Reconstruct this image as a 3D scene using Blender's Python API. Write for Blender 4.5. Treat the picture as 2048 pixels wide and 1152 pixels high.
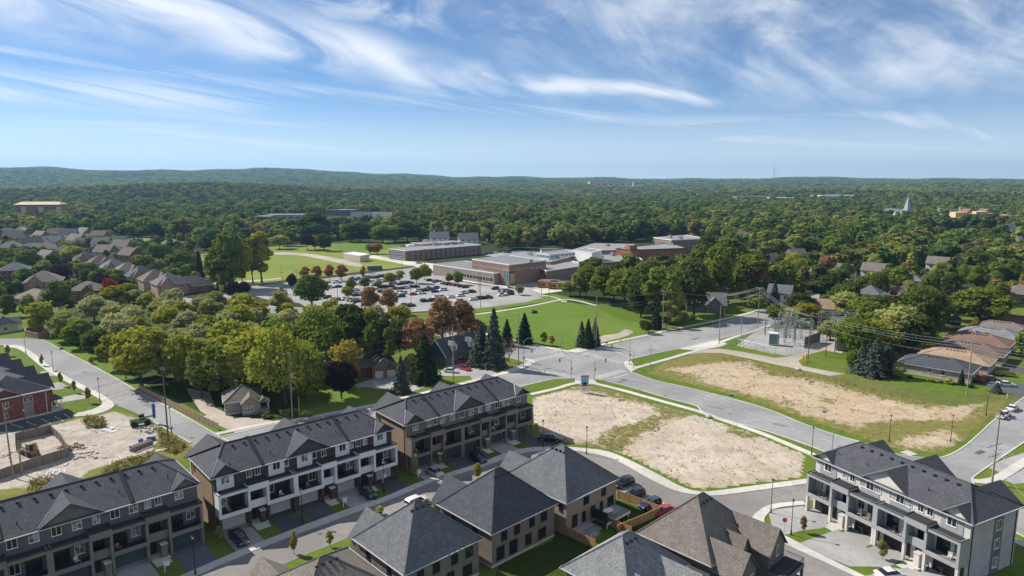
import bpy, bmesh, math, random
import numpy as np
from mathutils import Vector, Matrix, Euler, noise as mnoise

for _o in list(bpy.data.objects):
    bpy.data.objects.remove(_o)
SC = bpy.context.scene
COL = SC.collection
R = math.radians

# ---------------------------------------------------------------- camera
CAM_H = 60.0
FPX = 1365.0                      # focal length in pixels of the 2048 px wide photograph
PITCH = math.atan((576 - 358) / FPX)
cam_data = bpy.data.cameras.new('camera')
cam_data.sensor_width = 36.0
cam_data.lens = 36.0 * FPX / 2048.0
cam_data.clip_start = 1.0
cam_data.clip_end = 40000.0
cam = bpy.data.objects.new('camera', cam_data)
COL.objects.link(cam)
cam.location = (0, 0, CAM_H)
cam.rotation_euler = (math.pi / 2 - PITCH, 0, 0)
SC.camera = cam

# ---------------------------------------------------------------- light
SUN_EL, SUN_DIR = R(41.0), Vector((-0.895, 0.446, 0))      # horizontal direction towards the sun
SUN_AZ = math.atan2(SUN_DIR.x, SUN_DIR.y)                  # clockwise from +Y
world = bpy.data.worlds.new('World')
SC.world = world
world.use_nodes = True
sun_data = bpy.data.lights.new('sun', 'SUN')
sun_data.energy = 4.6
sun_data.angle = R(0.53)
sun_data.color = (1.0, 0.94, 0.84)
sun = bpy.data.objects.new('sun', sun_data)
COL.objects.link(sun)
sd = Vector((SUN_DIR.x * math.cos(SUN_EL), SUN_DIR.y * math.cos(SUN_EL), math.sin(SUN_EL))).normalized()
sun.rotation_euler = sd.to_track_quat('Z', 'Y').to_euler()
sun.location = (0, 0, 150)

def build_world():
    nt = world.node_tree
    nt.nodes.clear()
    N = nt.nodes.new
    L = nt.links.new
    out = N('ShaderNodeOutputWorld')
    bg = N('ShaderNodeBackground')
    bg.inputs['Strength'].default_value = 0.078
    sky = N('ShaderNodeTexSky')
    sky.sky_type = 'NISHITA'
    sky.sun_disc = False
    sky.sun_elevation = SUN_EL
    sky.sun_rotation = SUN_AZ
    sky.altitude = 200
    sky.air_density = 0.7
    sky.dust_density = 0.0
    sky.ozone_density = 6.0
    tc = N('ShaderNodeTexCoord')
    sep = N('ShaderNodeSeparateXYZ')
    L(tc.outputs['Generated'], sep.inputs[0])
    def math_(op, a, b=None, c=None, clamp=False):
        m = N('ShaderNodeMath'); m.operation = op; m.use_clamp = clamp
        for i, v in enumerate((a, b, c)):
            if v is None: continue
            if isinstance(v, (int, float)): m.inputs[i].default_value = v
            else: L(v, m.inputs[i])
        return m.outputs[0]
    # cirrus laid out by compass bearing u and tangent of elevation v
    hyp = math_('SQRT', math_('ADD', math_('MULTIPLY', sep.outputs['X'], sep.outputs['X']), math_('MULTIPLY', sep.outputs['Y'], sep.outputs['Y'])))
    u = math_('ARCTAN2', sep.outputs['X'], sep.outputs['Y'])
    v = math_('MINIMUM', math_('DIVIDE', sep.outputs['Z'], math_('MAXIMUM', hyp, 0.02)), 6.0)
    comb = N('ShaderNodeCombineXYZ')
    L(u, comb.inputs[0]); L(v, comb.inputs[1])
    def smooth_(val, lo, hi, a=0.0, b=1.0):
        mr = N('ShaderNodeMapRange'); mr.interpolation_type = 'SMOOTHSTEP'
        mr.inputs['From Min'].default_value = lo; mr.inputs['From Max'].default_value = hi
        mr.inputs['To Min'].default_value = a; mr.inputs['To Max'].default_value = b
        L(val, mr.inputs['Value'])
        return mr.outputs[0]
    def noise_(rot, sx, sy, detail, rough, dist, off):
        mp = N('ShaderNodeMapping'); mp.vector_type = 'TEXTURE'
        mp.inputs['Rotation'].default_value = (0, 0, R(rot)); mp.inputs['Scale'].default_value = (sx, sy, 1); mp.inputs['Location'].default_value = off
        L(comb.outputs[0], mp.inputs[0])
        nz = N('ShaderNodeTexNoise'); nz.inputs['Scale'].default_value = 1.0; nz.inputs['Detail'].default_value = detail
        nz.inputs['Roughness'].default_value = rough; nz.inputs['Distortion'].default_value = dist
        L(mp.outputs[0], nz.inputs['Vector'])
        return nz.outputs['Fac']
    def band(u0, v0, m, w, grow=0.0):
        d = math_('SUBTRACT', v, math_('ADD', math_('MULTIPLY', math_('SUBTRACT', u, u0), m), v0))
        d = math_('ADD', d, math_('MULTIPLY', math_('SUBTRACT', noise_(-8, .35, .2, 3, .5, 0, (u0, v0, 0)), .5), w * 2.2))
        ww = math_('MAXIMUM', math_('ADD', math_('MULTIPLY', math_('SUBTRACT', u, u0), grow), w), w * .25)
        q = math_('DIVIDE', d, ww)
        return math_('POWER', 2.718, math_('MULTIPLY', math_('MULTIPLY', q, q), -1.0))
    fib1 = noise_(-9, .30, .012, 9, .62, .9, (.3, .2, 0))
    fib2 = noise_(-16, .24, .055, 8, .57, 1.0, (1.3, .7, 0))
    soft = noise_(-16, .40, .15, 6, .55, .8, (2.1, .3, 0))
    curl = noise_(-24, .18, .095, 8, .58, 1.3, (4.4, .1, 0))
    b1 = math_('MULTIPLY', band(-.60, .230, -.145, .046, -.05), smooth_(fib2, .32, .66, .06, .95))
    b2 = math_('MULTIPLY', band(-.30, .250, -.10, .030, 0), smooth_(curl, .42, .72, 0, .7))
    reg = math_('MULTIPLY', smooth_(u, -.20, .22), smooth_(v, .055, .15))
    c1 = math_('MULTIPLY', reg, smooth_(math_('ADD', math_('MULTIPLY', soft, .66), math_('MULTIPLY', curl, .34)), .37, .63, .05, .90))
    b3 = math_('MULTIPLY', band(-.30, .120, -.082, .009, .006), smooth_(fib1, .30, .70, .0, .55))
    b4 = math_('MULTIPLY', math_('MULTIPLY', band(-.62, .105, -.05, .020, 0), smooth_(u, -.25, -.45)), smooth_(fib1, .3, .65, .1, .7))
    wis = math_('MULTIPLY', smooth_(fib1, .56, .78), smooth_(soft, .42, .62, 0, .35))
    low = math_('MULTIPLY', math_('MULTIPLY', smooth_(noise_(-2, .36, .026, 6, .52, .4, (6.2, .4, 0)), .42, .66), .7), smooth_(v, .115, .05))
    cov = math_('MAXIMUM', math_('MAXIMUM', b1, c1), math_('MAXIMUM', b3, b4))
    cov = math_('MAXIMUM', cov, math_('MAXIMUM', b2, wis))
    cov = math_('MAXIMUM', cov, low)
    cov = math_('MULTIPLY', math_('MINIMUM', cov, 1.0), 0.88)
    # fade where the layer meets the horizon
    el = N('ShaderNodeMapRange'); el.interpolation_type = 'SMOOTHSTEP'
    el.inputs['From Min'].default_value = 0.015
    el.inputs['From Max'].default_value = 0.10
    el.inputs['To Min'].default_value = 0.8
    L(sep.outputs['Z'], el.inputs['Value'])
    cov = math_('MULTIPLY', cov, el.outputs[0])
    cov = math_('MAXIMUM', cov, smooth_(v, .13, .0, 0, .52))
    up = math_('GREATER_THAN', sep.outputs['Z'], 0.0)
    cov = math_('MULTIPLY', cov, up)
    mix = N('ShaderNodeMix'); mix.data_type = 'RGBA'
    L(cov, mix.inputs['Factor'])
    tint = N('ShaderNodeMix'); tint.data_type = 'RGBA'; tint.blend_type = 'MULTIPLY'; tint.inputs['Factor'].default_value = 1.0
    L(sky.outputs[0], tint.inputs[6]); tint.inputs[7].default_value = (0.84, 0.91, 0.93, 1)
    L(tint.outputs[2], mix.inputs[6])
    mix.inputs[7].default_value = (8.8, 9.1, 9.5, 1)
    L(mix.outputs[2], bg.inputs['Color'])
    L(bg.outputs[0], out.inputs['Surface'])
build_world()

vs = SC.view_settings
SC.display_settings.display_device = 'sRGB'
vs.view_transform = 'Standard'
vs.look = 'None'
vs.exposure = 0.6
vs.gamma = 1.0
vs.use_curve_mapping = False
SC.render.engine = 'CYCLES'
SC.cycles.use_denoising = True
SC.cycles.use_adaptive_sampling = True
SC.cycles.max_bounces = 5
SC.cycles.diffuse_bounces = 3
SC.cycles.glossy_bounces = 2
SC.cycles.transmission_bounces = 3
SC.cycles.transparent_max_bounces = 6
SC.cycles.volume_bounces = 0
SC.cycles.caustics_reflective = False
SC.cycles.caustics_refractive = False
SC.render.film_transparent = False

# ---------------------------------------------------------------- where things stand
CT, ST = math.cos(PITCH), math.sin(PITCH)
def P(x, y, z=0.0):
    """photograph pixel (2048 wide) -> the point of the level z (metres) that is seen there"""
    cx, cy = (x - 1024) / FPX, (576 - y) / FPX
    t = (z - CAM_H) / (-ST + cy * CT)
    return Vector((cx * t, (CT + cy * ST) * t, z))
def height_at(X, Y, yt):
    """height above ground of something standing at X, Y whose top is seen in photograph row yt"""
    k = (576 - yt) / FPX
    # (Y*ST + dz*CT) / (Y*CT - dz*ST) = k
    dz = (k * Y * CT - Y * ST) / (CT + k * ST)
    return dz + CAM_H
def px_per_m(X, Y, z=0.0):
    return FPX / (Y * CT - (z - CAM_H) * ST)
def smooth(a, b, x):
    t = np.clip((x - a) / (b - a), 0, 1)
    return t * t * (3 - 2 * t)
# ---------------------------------------------------------------- mesh helpers
class MB:
    """collects boxes, prisms, tubes and quads; build() links them as one mesh object"""
    def __init__(s):
        s.v, s.f, s.m = [], [], []
    def face(s, pts, m=0):
        i = len(s.v)
        s.v += [tuple(p) for p in pts]
        s.f.append(tuple(range(i, i + len(pts)))); s.m.append(m)
        return s
    def box(s, x0, x1, y0, y1, z0, z1, m=0):
        i = len(s.v)
        s.v += [(x0,y0,z0),(x1,y0,z0),(x1,y1,z0),(x0,y1,z0),(x0,y0,z1),(x1,y0,z1),(x1,y1,z1),(x0,y1,z1)]
        for q in ((0,3,2,1),(4,5,6,7),(0,1,5,4),(1,2,6,5),(2,3,7,6),(3,0,4,7)):
            s.f.append(tuple(i + k for k in q)); s.m.append(m)
        return s
    def obox(s, c, ax, ay, hx, hy, z0, z1, m=0):
        """box with a turned footprint: centre c, unit axes ax, ay, half sizes"""
        c, ax, ay = Vector(c[:2]), Vector(ax[:2]), Vector(ay[:2])
        q = [c - ax*hx - ay*hy, c + ax*hx - ay*hy, c + ax*hx + ay*hy, c - ax*hx + ay*hy]
        return s.prism([(p.x, p.y) for p in q], z0, z1, m)
    def prism(s, poly, z0, z1, m=0, mt=None):
        n = len(poly); i = len(s.v)
        s.v += [(p[0], p[1], z0) for p in poly] + [(p[0], p[1], z1) for p in poly]
        s.f.append(tuple(i + k for k in reversed(range(n)))); s.m.append(m)
        s.f.append(tuple(i + n + k for k in range(n))); s.m.append(m if mt is None else mt)
        for k in range(n):
            k2 = (k + 1) % n
            s.f.append((i+k, i+k2, i+n+k2, i+n+k)); s.m.append(m)
        return s
    def solid(s, verts, faces, m=0):
        i = len(s.v)
        s.v += [tuple(p) for p in verts]
        for f in faces:
            s.f.append(tuple(i + k for k in f)); s.m.append(m)
        return s
    def tube(s, pts, r, n=6, m=0, cap=True):
        pts = [Vector(p) for p in pts]
        rs = r if isinstance(r, (list, tuple)) else [r] * len(pts)
        base = len(s.v)
        for k, p in enumerate(pts):
            d = (pts[min(k+1, len(pts)-1)] - pts[max(k-1, 0)]).normalized()
            a = d.cross(Vector((0, 0, 1)))
            if a.length < 1e-3: a = Vector((1, 0, 0))
            a.normalize(); b = d.cross(a)
            for j in range(n):
                t = 2 * math.pi * j / n
                s.v.append(tuple(p + a * (math.cos(t) * rs[k]) + b * (math.sin(t) * rs[k])))
        for k in range(len(pts) - 1):
            for j in range(n):
                j2 = (j + 1) % n
                s.f.append((base+k*n+j, base+k*n+j2, base+(k+1)*n+j2, base+(k+1)*n+j)); s.m.append(m)
        if cap:
            s.f.append(tuple(base + j for j in reversed(range(n)))); s.m.append(m)
            s.f.append(tuple(base + (len(pts)-1)*n + j for j in range(n))); s.m.append(m)
        return s
    def ball(s, c, r, m=0, n=8, k=5, sz=1.0):
        base = len(s.v)
        for i in range(k + 1):
            ph = math.pi * i / k
            for j in range(n):
                t = 2 * math.pi * j / n
                s.v.append((c[0]+r*math.sin(ph)*math.cos(t), c[1]+r*math.sin(ph)*math.sin(t), c[2]+r*sz*math.cos(ph)))
        for i in range(k):
            for j in range(n):
                j2 = (j + 1) % n
                s.f.append((base+i*n+j, base+(i+1)*n+j, base+(i+1)*n+j2, base+i*n+j2)); s.m.append(m)
        return s
    def mesh(s, name, mats):
        me = bpy.data.meshes.new(name)
        me.from_pydata(s.v, [], s.f)
        if not isinstance(mats, (list, tuple)): mats = [mats]
        for m in mats: me.materials.append(M[m] if isinstance(m, str) else m)
        if any(s.m): me.polygons.foreach_set('material_index', s.m)
        me.update()
        return me
    def build(s, name, mats, parent=None, loc=None, rz=0.0, smooth_=False):
        me = s.mesh(name, mats)
        if smooth_: me.polygons.foreach_set('use_smooth', [True] * len(me.polygons))
        return put(name, me, parent, loc, rz)

def put(name, me, parent=None, loc=None, rz=0.0, scale=None):
    o = bpy.data.objects.new(name, me)
    COL.objects.link(o)
    if parent is not None: o.parent = parent
    if loc is not None: o.location = loc
    if rz: o.rotation_euler = (0, 0, rz)
    if scale is not None: o.scale = scale
    return o
def tag(o, label=None, cat=None, group=None, kind=None):
    if label: o['label'] = label
    if cat: o['category'] = cat
    if group: o['group'] = group
    if kind: o['kind'] = kind
    return o
def empty(name, loc, rz=0.0, label=None, cat=None, group=None):
    o = bpy.data.objects.new(name, None)
    COL.objects.link(o)
    o.location = loc
    o.rotation_euler = (0, 0, rz)
    o.empty_display_size = 0.5
    return tag(o, label, cat, group)
KIDS = {}
def copy_tree(o, parent=None):
    c = o.copy()
    COL.objects.link(c)
    if parent is not None: c.parent = parent
    for ch in list(o.children): copy_tree(ch, c)
    return c
def struct(o): o['kind'] = 'structure'; return o
def ordinal(n):
    w = ['first','second','third','fourth','fifth','sixth','seventh','eighth','ninth','tenth','eleventh','twelfth','thirteenth',
         'fourteenth','fifteenth','sixteenth','seventeenth','eighteenth','nineteenth','twentieth']
    return w[n] if n < len(w) else str(n + 1) + 'th'

# ---------------------------------------------------------------- polylines on the ground
def catmull(pts, step=2.0, closed=False):
    pts = [Vector(p) for p in pts]
    n = len(pts); out = []
    rng = range(n if closed else n - 1)
    for i in rng:
        p0 = pts[(i-1) % n] if (closed or i > 0) else pts[0] * 2 - pts[1]
        p1, p2 = pts[i], pts[(i+1) % n]
        p3 = pts[(i+2) % n] if (closed or i + 2 < n) else pts[-1] * 2 - pts[-2]
        k = max(1, int((p2 - p1).length / step))
        for j in range(k):
            t = j / k
            out.append(0.5 * ((2*p1) + (p2-p0)*t + (2*p0-5*p1+4*p2-p3)*t*t + (3*p1-3*p2+p3-p0)*t**3))
    if not closed: out.append(pts[-1])
    return out
def px_line(pxs, step=2.0, closed=False, z=0.0):
    return [Vector((p.x, p.y, 0)) for p in catmull([P(*q) for q in pxs], step, closed)]
def offset_line(line, d):
    out = []
    for i, p in enumerate(line):
        t = (line[min(i+1, len(line)-1)] - line[max(i-1, 0)])
        t.z = 0; t.normalize()
        out.append(p + Vector((-t.y, t.x, 0)) * d)
    return out
def sheet(name, poly, z, mat, kind='structure'):
    mb = MB(); mb.face([(p[0], p[1], z) for p in poly])
    me = mb.mesh(name, mat)
    if me.polygons[0].normal.z < 0: me.flip_normals()
    o = put(name, me)
    if kind: o['kind'] = kind
    return o
def px_sheet(name, pxs, z, mat, curved=False, step=2.0):
    return sheet(name, px_line(pxs, step, True) if curved else [P(*q) for q in pxs], z, mat)
def ribbon(name, line, w0, w1, z0, z1, mat, parent=None):
    """raised strip along a line, from offset w0 to w1"""
    a, b = offset_line(line, w0), offset_line(line, w1)
    mb = MB(); n = len(line)
    for p in a: mb.v.append((p.x, p.y, z1))
    for p in b: mb.v.append((p.x, p.y, z1))
    for p in a: mb.v.append((p.x, p.y, z0))
    for p in b: mb.v.append((p.x, p.y, z0))
    for i in range(n - 1):
        mb.f += [(i, i+1, n+i+1, n+i), (2*n+i, 2*n+i+1, i+1, i), (n+i, n+i+1, 3*n+i+1, 3*n+i)]
    mb.f += [(0, n, 3*n, 2*n), (n-1, 3*n-1, 4*n-1, 2*n-1)]
    mb.m = [0] * len(mb.f)
    me = mb.mesh(name, mat)
    bm = bmesh.new(); bm.from_mesh(me); bmesh.ops.recalc_face_normals(bm, faces=bm.faces[:]); bm.to_mesh(me); bm.free()
    o = put(name, me, parent)
    return o

# ---------------------------------------------------------------- materials
M = {}
class NT:
    def __init__(s, name):
        s.mat = bpy.data.materials.new(name); s.mat.use_nodes = True
        s.nt = s.mat.node_tree; s.nt.nodes.clear()
        s.out = s.N('ShaderNodeOutputMaterial')
        M[name] = s.mat
    def N(s, t, **kw):
        n = s.nt.nodes.new(t)
        for k, v in kw.items(): setattr(n, k, v)
        return n
    def L(s, a, b): s.nt.links.new(a, b)
    def val(s, sock, v):
        if isinstance(v, (int, float)): sock.default_value = v
        elif isinstance(v, tuple): sock.default_value = v if len(v) == len(sock.default_value) else (*v, 1)
        else: s.L(v, sock)
    def math(s, op, a, b=0.0, clamp=False):
        n = s.N('ShaderNodeMath', operation=op, use_clamp=clamp)
        s.val(n.inputs[0], a); s.val(n.inputs[1], b)
        return n.outputs[0]
    def noise(s, vec, scale, detail=3.0, rough=0.55, dist=0.0):
        n = s.N('ShaderNodeTexNoise')
        s.L(vec, n.inputs['Vector'])
        n.inputs['Scale'].default_value = scale; n.inputs['Detail'].default_value = detail
        n.inputs['Roughness'].default_value = rough; n.inputs['Distortion'].default_value = dist
        return n.outputs['Fac']
    def ramp(s, v, lo, hi, a=0.0, b=1.0):
        n = s.N('ShaderNodeMapRange', interpolation_type='SMOOTHSTEP')
        s.val(n.inputs['Value'], v)
        n.inputs['From Min'].default_value = lo; n.inputs['From Max'].default_value = hi
        n.inputs['To Min'].default_value = a; n.inputs['To Max'].default_value = b
        return n.outputs[0]
    def mix(s, f, a, b, blend='MIX'):
        n = s.N('ShaderNodeMix', data_type='RGBA', blend_type=blend)
        s.val(n.inputs['Factor'], f); s.val(n.inputs[6], a); s.val(n.inputs[7], b)
        return n.outputs[2]
    def pos(s): return s.N('ShaderNodeNewGeometry').outputs['Position']
    def obj(s): return s.N('ShaderNodeTexCoord').outputs['Object']
    def mapping(s, vec, scale=(1,1,1), rot=(0,0,0)):
        n = s.N('ShaderNodeMapping'); s.L(vec, n.inputs[0])
        n.inputs['Scale'].default_value = scale; n.inputs['Rotation'].default_value = rot
        return n.outputs[0]
    def bsdf(s, color, rough=0.8, spec=0.3, metal=0.0, bump=None, bump_d=0.02, bump_s=0.5):
        b = s.N('ShaderNodeBsdfPrincipled')
        s.val(b.inputs['Base Color'], color); s.val(b.inputs['Roughness'], rough)
        s.val(b.inputs['Specular IOR Level'], spec); s.val(b.inputs['Metallic'], metal)
        if bump is not None:
            bn = s.N('ShaderNodeBump'); bn.inputs['Distance'].default_value = bump_d; bn.inputs['Strength'].default_value = bump_s
            s.L(bump, bn.inputs['Height']); s.L(bn.outputs[0], b.inputs['Normal'])
        s.L(b.outputs[0], s.out.inputs['Surface'])
        return b
def sc(c, k): return tuple(max(0, x * k) for x in c[:3])
def plain(name, c, rough=0.7, var=0.12, scale=1.2, spec=0.3, metal=0.0, bump=0.0, world=True):
    """a slightly uneven one-colour surface: blotches and fine grain"""
    t = NT(name)
    p = t.pos() if world else t.obj()
    n1 = t.noise(p, scale, 4.0, 0.6); n2 = t.noise(p, scale * 9, 2.0, 0.6)
    f = t.math('ADD', t.math('MULTIPLY', n1, 0.6), t.math('MULTIPLY', n2, 0.4))
    col = t.mix(t.ramp(f, 0.3, 0.7), sc(c, 1 - var), sc(c, 1 + var))
    t.bsdf(col, rough, spec, metal, n2 if bump else None, 0.02, bump)
    return t.mat
def brick(name, c1, c2, mortar, world_rot=0.0, bw=0.42, rh=0.15):
    """coursed masonry too fine to be seen brick by brick"""
    t = NT(name)
    o = t.obj()
    sp = t.N('ShaderNodeSeparateXYZ'); t.L(o, sp.inputs[0])
    cm = t.N('ShaderNodeCombineXYZ')
    t.L(t.math('ADD', sp.outputs[0], sp.outputs[1]), cm.inputs[0]); t.L(sp.outputs[2], cm.inputs[1])
    b = t.N('ShaderNodeTexBrick')
    t.L(cm.outputs[0], b.inputs['Vector'])
    b.inputs['Color1'].default_value = (*c1, 1); b.inputs['Color2'].default_value = (*c2, 1); b.inputs['Mortar'].default_value = (*mortar, 1)
    b.inputs['Scale'].default_value = 1.0; b.inputs['Mortar Size'].default_value = 0.012
    b.inputs['Brick Width'].default_value = bw; b.inputs['Row Height'].default_value = rh
    n = t.noise(o, 0.5, 4.0, 0.6); n2 = t.noise(o, 4.0, 2.0, 0.6)
    col = t.mix(t.ramp(n, 0.3, 0.7), sc(c1, 0.85), b.outputs['Color'])
    col = t.mix(t.ramp(n2, 0.35, 0.7, 0.0, 0.35), col, sc(c2, 1.2))
    t.bsdf(col, 0.85, 0.2, 0.0, b.outputs['Fac'], 0.01, 0.4)
def siding(name, c, pitch=0.18, vertical=False):
    t = NT(name)
    o = t.obj()
    sp = t.N('ShaderNodeSeparateXYZ'); t.L(o, sp.inputs[0])
    v = t.math('ADD', sp.outputs[0], sp.outputs[1]) if vertical else sp.outputs[2]
    fr = t.math('FRACT', t.math('MULTIPLY', v, 1 / pitch))
    n = t.noise(o, 0.8, 3.0, 0.6)
    col = t.mix(t.ramp(n, 0.3, 0.7), sc(c, 0.9), sc(c, 1.1))
    t.bsdf(col, 0.6, 0.3, 0.0, fr, 0.02, 0.6)
def shingle(name, c, speck=0.35):
    """asphalt shingles: courses following the slope, mottled granules"""
    t = NT(name)
    o = t.obj()
    sp = t.N('ShaderNodeSeparateXYZ'); t.L(o, sp.inputs[0])
    fr = t.math('FRACT', t.math('MULTIPLY', sp.outputs[2], 1 / 0.16))
    n1 = t.noise(o, 0.35, 4.0, 0.6)
    mp = t.mapping(o, (3.2, 3.2, 7.0))
    n2 = t.noise(mp, 1.0, 3.0, 0.75)
    vo = t.N('ShaderNodeTexVoronoi'); t.L(mp, vo.inputs['Vector']); vo.inputs['Scale'].default_value = 1.4
    f = t.math('ADD', t.math('MULTIPLY', n2, 0.6), t.math('MULTIPLY', vo.outputs['Color'], 0.4))
    col = t.mix(t.ramp(f, 0.25, 0.75), sc(c, 1 - speck), sc(c, 1 + speck))
    col = t.mix(t.ramp(n1, 0.38, 0.66, 0.0, 0.5), col, sc(c, 0.70))
    col = t.mix(t.ramp(t.noise(t.mapping(o, (1.4, 1.4, 0.25)), 1.0, 3.0, 0.6), 0.52, 0.7, 0.0, 0.4), col, sc(c, 1.35))
    col = t.mix(t.ramp(fr, 0.0, 0.3, 0.5, 0.0), col, sc(c, 0.40))
    t.bsdf(col, 0.9, 0.25, 0.0, fr, 0.015, 0.5)

def make_materials():
    # roofs
    shingle('shingle_charcoal', (0.079, 0.081, 0.093))
    shingle('shingle_slate', (0.135, 0.142, 0.155))
    shingle('shingle_black', (0.07, 0.077, 0.092))
    shingle('shingle_grey', (0.20, 0.205, 0.21))
    shingle('shingle_taupe', (0.185, 0.163, 0.143))
    shingle('shingle_brown', (0.15, 0.115, 0.095))
    shingle('shingle_tan', (0.34, 0.24, 0.165))
    shingle('shingle_red', (0.17, 0.085, 0.075))
    shingle('shingle_rust', (0.20, 0.125, 0.10))
    # masonry
    brick('brick_plum', (0.075, 0.048, 0.042), (0.115, 0.075, 0.062), (0.14, 0.12, 0.11))
    brick('brick_tan', (0.36, 0.245, 0.17), (0.29, 0.19, 0.13), (0.36, 0.30, 0.25))
    brick('brick_taupe', (0.18, 0.15, 0.13), (0.23, 0.19, 0.165), (0.26, 0.24, 0.22))
    brick('brick_white', (0.60, 0.55, 0.50), (0.68, 0.64, 0.60), (0.62, 0.60, 0.56))
    brick('brick_mist', (0.43, 0.375, 0.41), (0.53, 0.475, 0.505), (0.34, 0.31, 0.33))
    brick('brick_beige', (0.34, 0.27, 0.225), (0.28, 0.22, 0.18), (0.36, 0.32, 0.29))
    brick('brick_red', (0.20, 0.055, 0.040), (0.26, 0.075, 0.055), (0.28, 0.20, 0.17))
    brick('brick_school', (0.25, 0.155, 0.11), (0.31, 0.20, 0.145), (0.34, 0.28, 0.24))
    brick('brick_orange', (0.30, 0.115, 0.07), (0.36, 0.15, 0.09), (0.36, 0.25, 0.2))
    brick('brick_brown', (0.17, 0.10, 0.06), (0.22, 0.13, 0.08), (0.24, 0.19, 0.15))
    brick('stone_grey', (0.26, 0.235, 0.21), (0.33, 0.30, 0.27), (0.36, 0.33, 0.30), bw=0.6, rh=0.25)
    brick('brick_pink', (0.46, 0.35, 0.29), (0.52, 0.41, 0.35), (0.5, 0.44, 0.40))
    # claddings and trim
    siding('siding_grey', (0.140, 0.135, 0.135))
    siding('siding_dark', (0.075, 0.068, 0.066))
    siding('siding_slate', (0.16, 0.15, 0.145), 0.3, True)
    siding('siding_white', (0.72, 0.72, 0.70))
    siding('siding_beige', (0.50, 0.45, 0.37))
    plain('panel_white', (0.72, 0.73, 0.74), 0.55, 0.05, 0.5)
    plain('panel_grey', (0.34, 0.345, 0.355), 0.6, 0.06, 0.5)
    plain('panel_taupe', (0.20, 0.175, 0.16), 0.6, 0.06, 0.5)
    plain('panel_smoke', (0.20, 0.182, 0.175), 0.6, 0.06, 0.5)
    plain('panel_slate', (0.145, 0.15, 0.165), 0.6, 0.06, 0.5)
    plain('trim_white', (0.78, 0.78, 0.77), 0.45, 0.04, 1.0)
    plain('gutter_grey', (0.50, 0.50, 0.50), 0.45, 0.05, 1.0)
    plain('trim_black', (0.022, 0.022, 0.025), 0.45, 0.1, 1.0)
    plain('trim_brown', (0.075, 0.055, 0.045), 0.6, 0.1, 1.0)
    plain('membrane', (0.035, 0.036, 0.04), 0.8, 0.2, 1.0)
    plain('metal_flash', (0.62, 0.62, 0.66), 0.3, 0.05, 1.0, 0.5, 0.6)
    plain('door_white', (0.60, 0.60, 0.60), 0.5, 0.05, 1.0)
    plain('door_teal', (0.075, 0.105, 0.115), 0.5, 0.06, 1.0)
    plain('door_black', (0.022, 0.021, 0.021), 0.5, 0.06, 1.0)
    plain('door_brown', (0.12, 0.07, 0.05), 0.5, 0.06, 1.0)
    plain('roof_gravel', (0.24, 0.235, 0.23), 0.9, 0.16, 0.25)
    plain('roof_membrane_grey', (0.19, 0.195, 0.20), 0.9, 0.12, 0.2)
    plain('yellow_panel', (0.52, 0.34, 0.10), 0.6, 0.06, 0.5)
    plain('cream_wall', (0.62, 0.44, 0.27), 0.8, 0.06, 0.1)
    plain('pale_roof', (0.52, 0.44, 0.26), 0.8, 0.1, 0.1)
    t = NT('glass'); t.bsdf((0.018, 0.022, 0.028), 0.06, 0.6)
    t = NT('glass_reflect'); t.bsdf(t.mix(t.ramp(t.noise(t.pos(), 0.9, 1.0), 0.4, 0.6), (0.02, 0.02, 0.022), (0.17, 0.165, 0.165)), 0.08, 0.55)  # grey blotches in the pane colour stand in for pale reflections
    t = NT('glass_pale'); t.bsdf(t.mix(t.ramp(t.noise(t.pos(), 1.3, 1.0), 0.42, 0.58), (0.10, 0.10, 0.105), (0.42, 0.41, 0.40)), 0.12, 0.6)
    t = NT('glass_blue'); t.bsdf((0.10, 0.16, 0.21), 0.08, 0.6)
    # wood, metal, odds
    def wood(name, c, p=0.14):
        t = NT(name); o = t.obj()
        sp = t.N('ShaderNodeSeparateXYZ'); t.L(o, sp.inputs[0])
        v = t.math('MULTIPLY', sp.outputs[0], 1 / p)
        fl = t.math('FLOOR', v)
        wn = t.N('ShaderNodeTexWhiteNoise', noise_dimensions='1D'); t.L(fl, wn.inputs['W'])
        n = t.noise(t.mapping(o, (1, 1, 0.15)), 6.0, 3.0)
        col = t.mix(wn.outputs['Value'], sc(c, 0.75), sc(c, 1.2)); col = t.mix(t.ramp(n, 0.3, 0.8, 0, 0.4), col, sc(c, 0.6))
        t.bsdf(col, 0.8, 0.2, 0.0, t.math('FRACT', v), 0.01, 0.4)
    wood('wood_cedar', (0.40, 0.235, 0.125))
    wood('wood_tan', (0.42, 0.29, 0.20))
    wood('wood_grey', (0.24, 0.20, 0.165), 0.2)
    wood('wood_deck', (0.34, 0.33, 0.33), 0.14)
    plain('pole_wood', (0.30, 0.255, 0.20), 0.9, 0.2, 3.0)
    plain('pole_dark', (0.16, 0.125, 0.095), 0.9, 0.2, 3.0)
    plain('steel', (0.42, 0.43, 0.44), 0.45, 0.08, 2.0, 0.5, 0.7)
    plain('steel_dark', (0.10, 0.105, 0.11), 0.5, 0.1, 2.0)
    plain('lamp_black', (0.018, 0.018, 0.02), 0.5, 0.1, 2.0)
    plain('wire', (0.36, 0.36, 0.37), 0.4, 0.02, 1.0, 0.5)
    plain('wire_dark', (0.16, 0.16, 0.17), 0.5, 0.02, 1.0, 0.4)
    plain('signal_yellow', (0.75, 0.36, 0.03), 0.5, 0.05, 2.0)
    plain('paint_white', (0.74, 0.74, 0.72), 0.7, 0.1, 1.5)
    plain('paint_yellow', (0.72, 0.50, 0.06), 0.6, 0.1, 1.5)
    plain('paint_red', (0.50, 0.035, 0.045), 0.5, 0.08, 1.5)
    plain('paint_blue', (0.06, 0.10, 0.30), 0.5, 0.08, 1.5)
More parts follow.
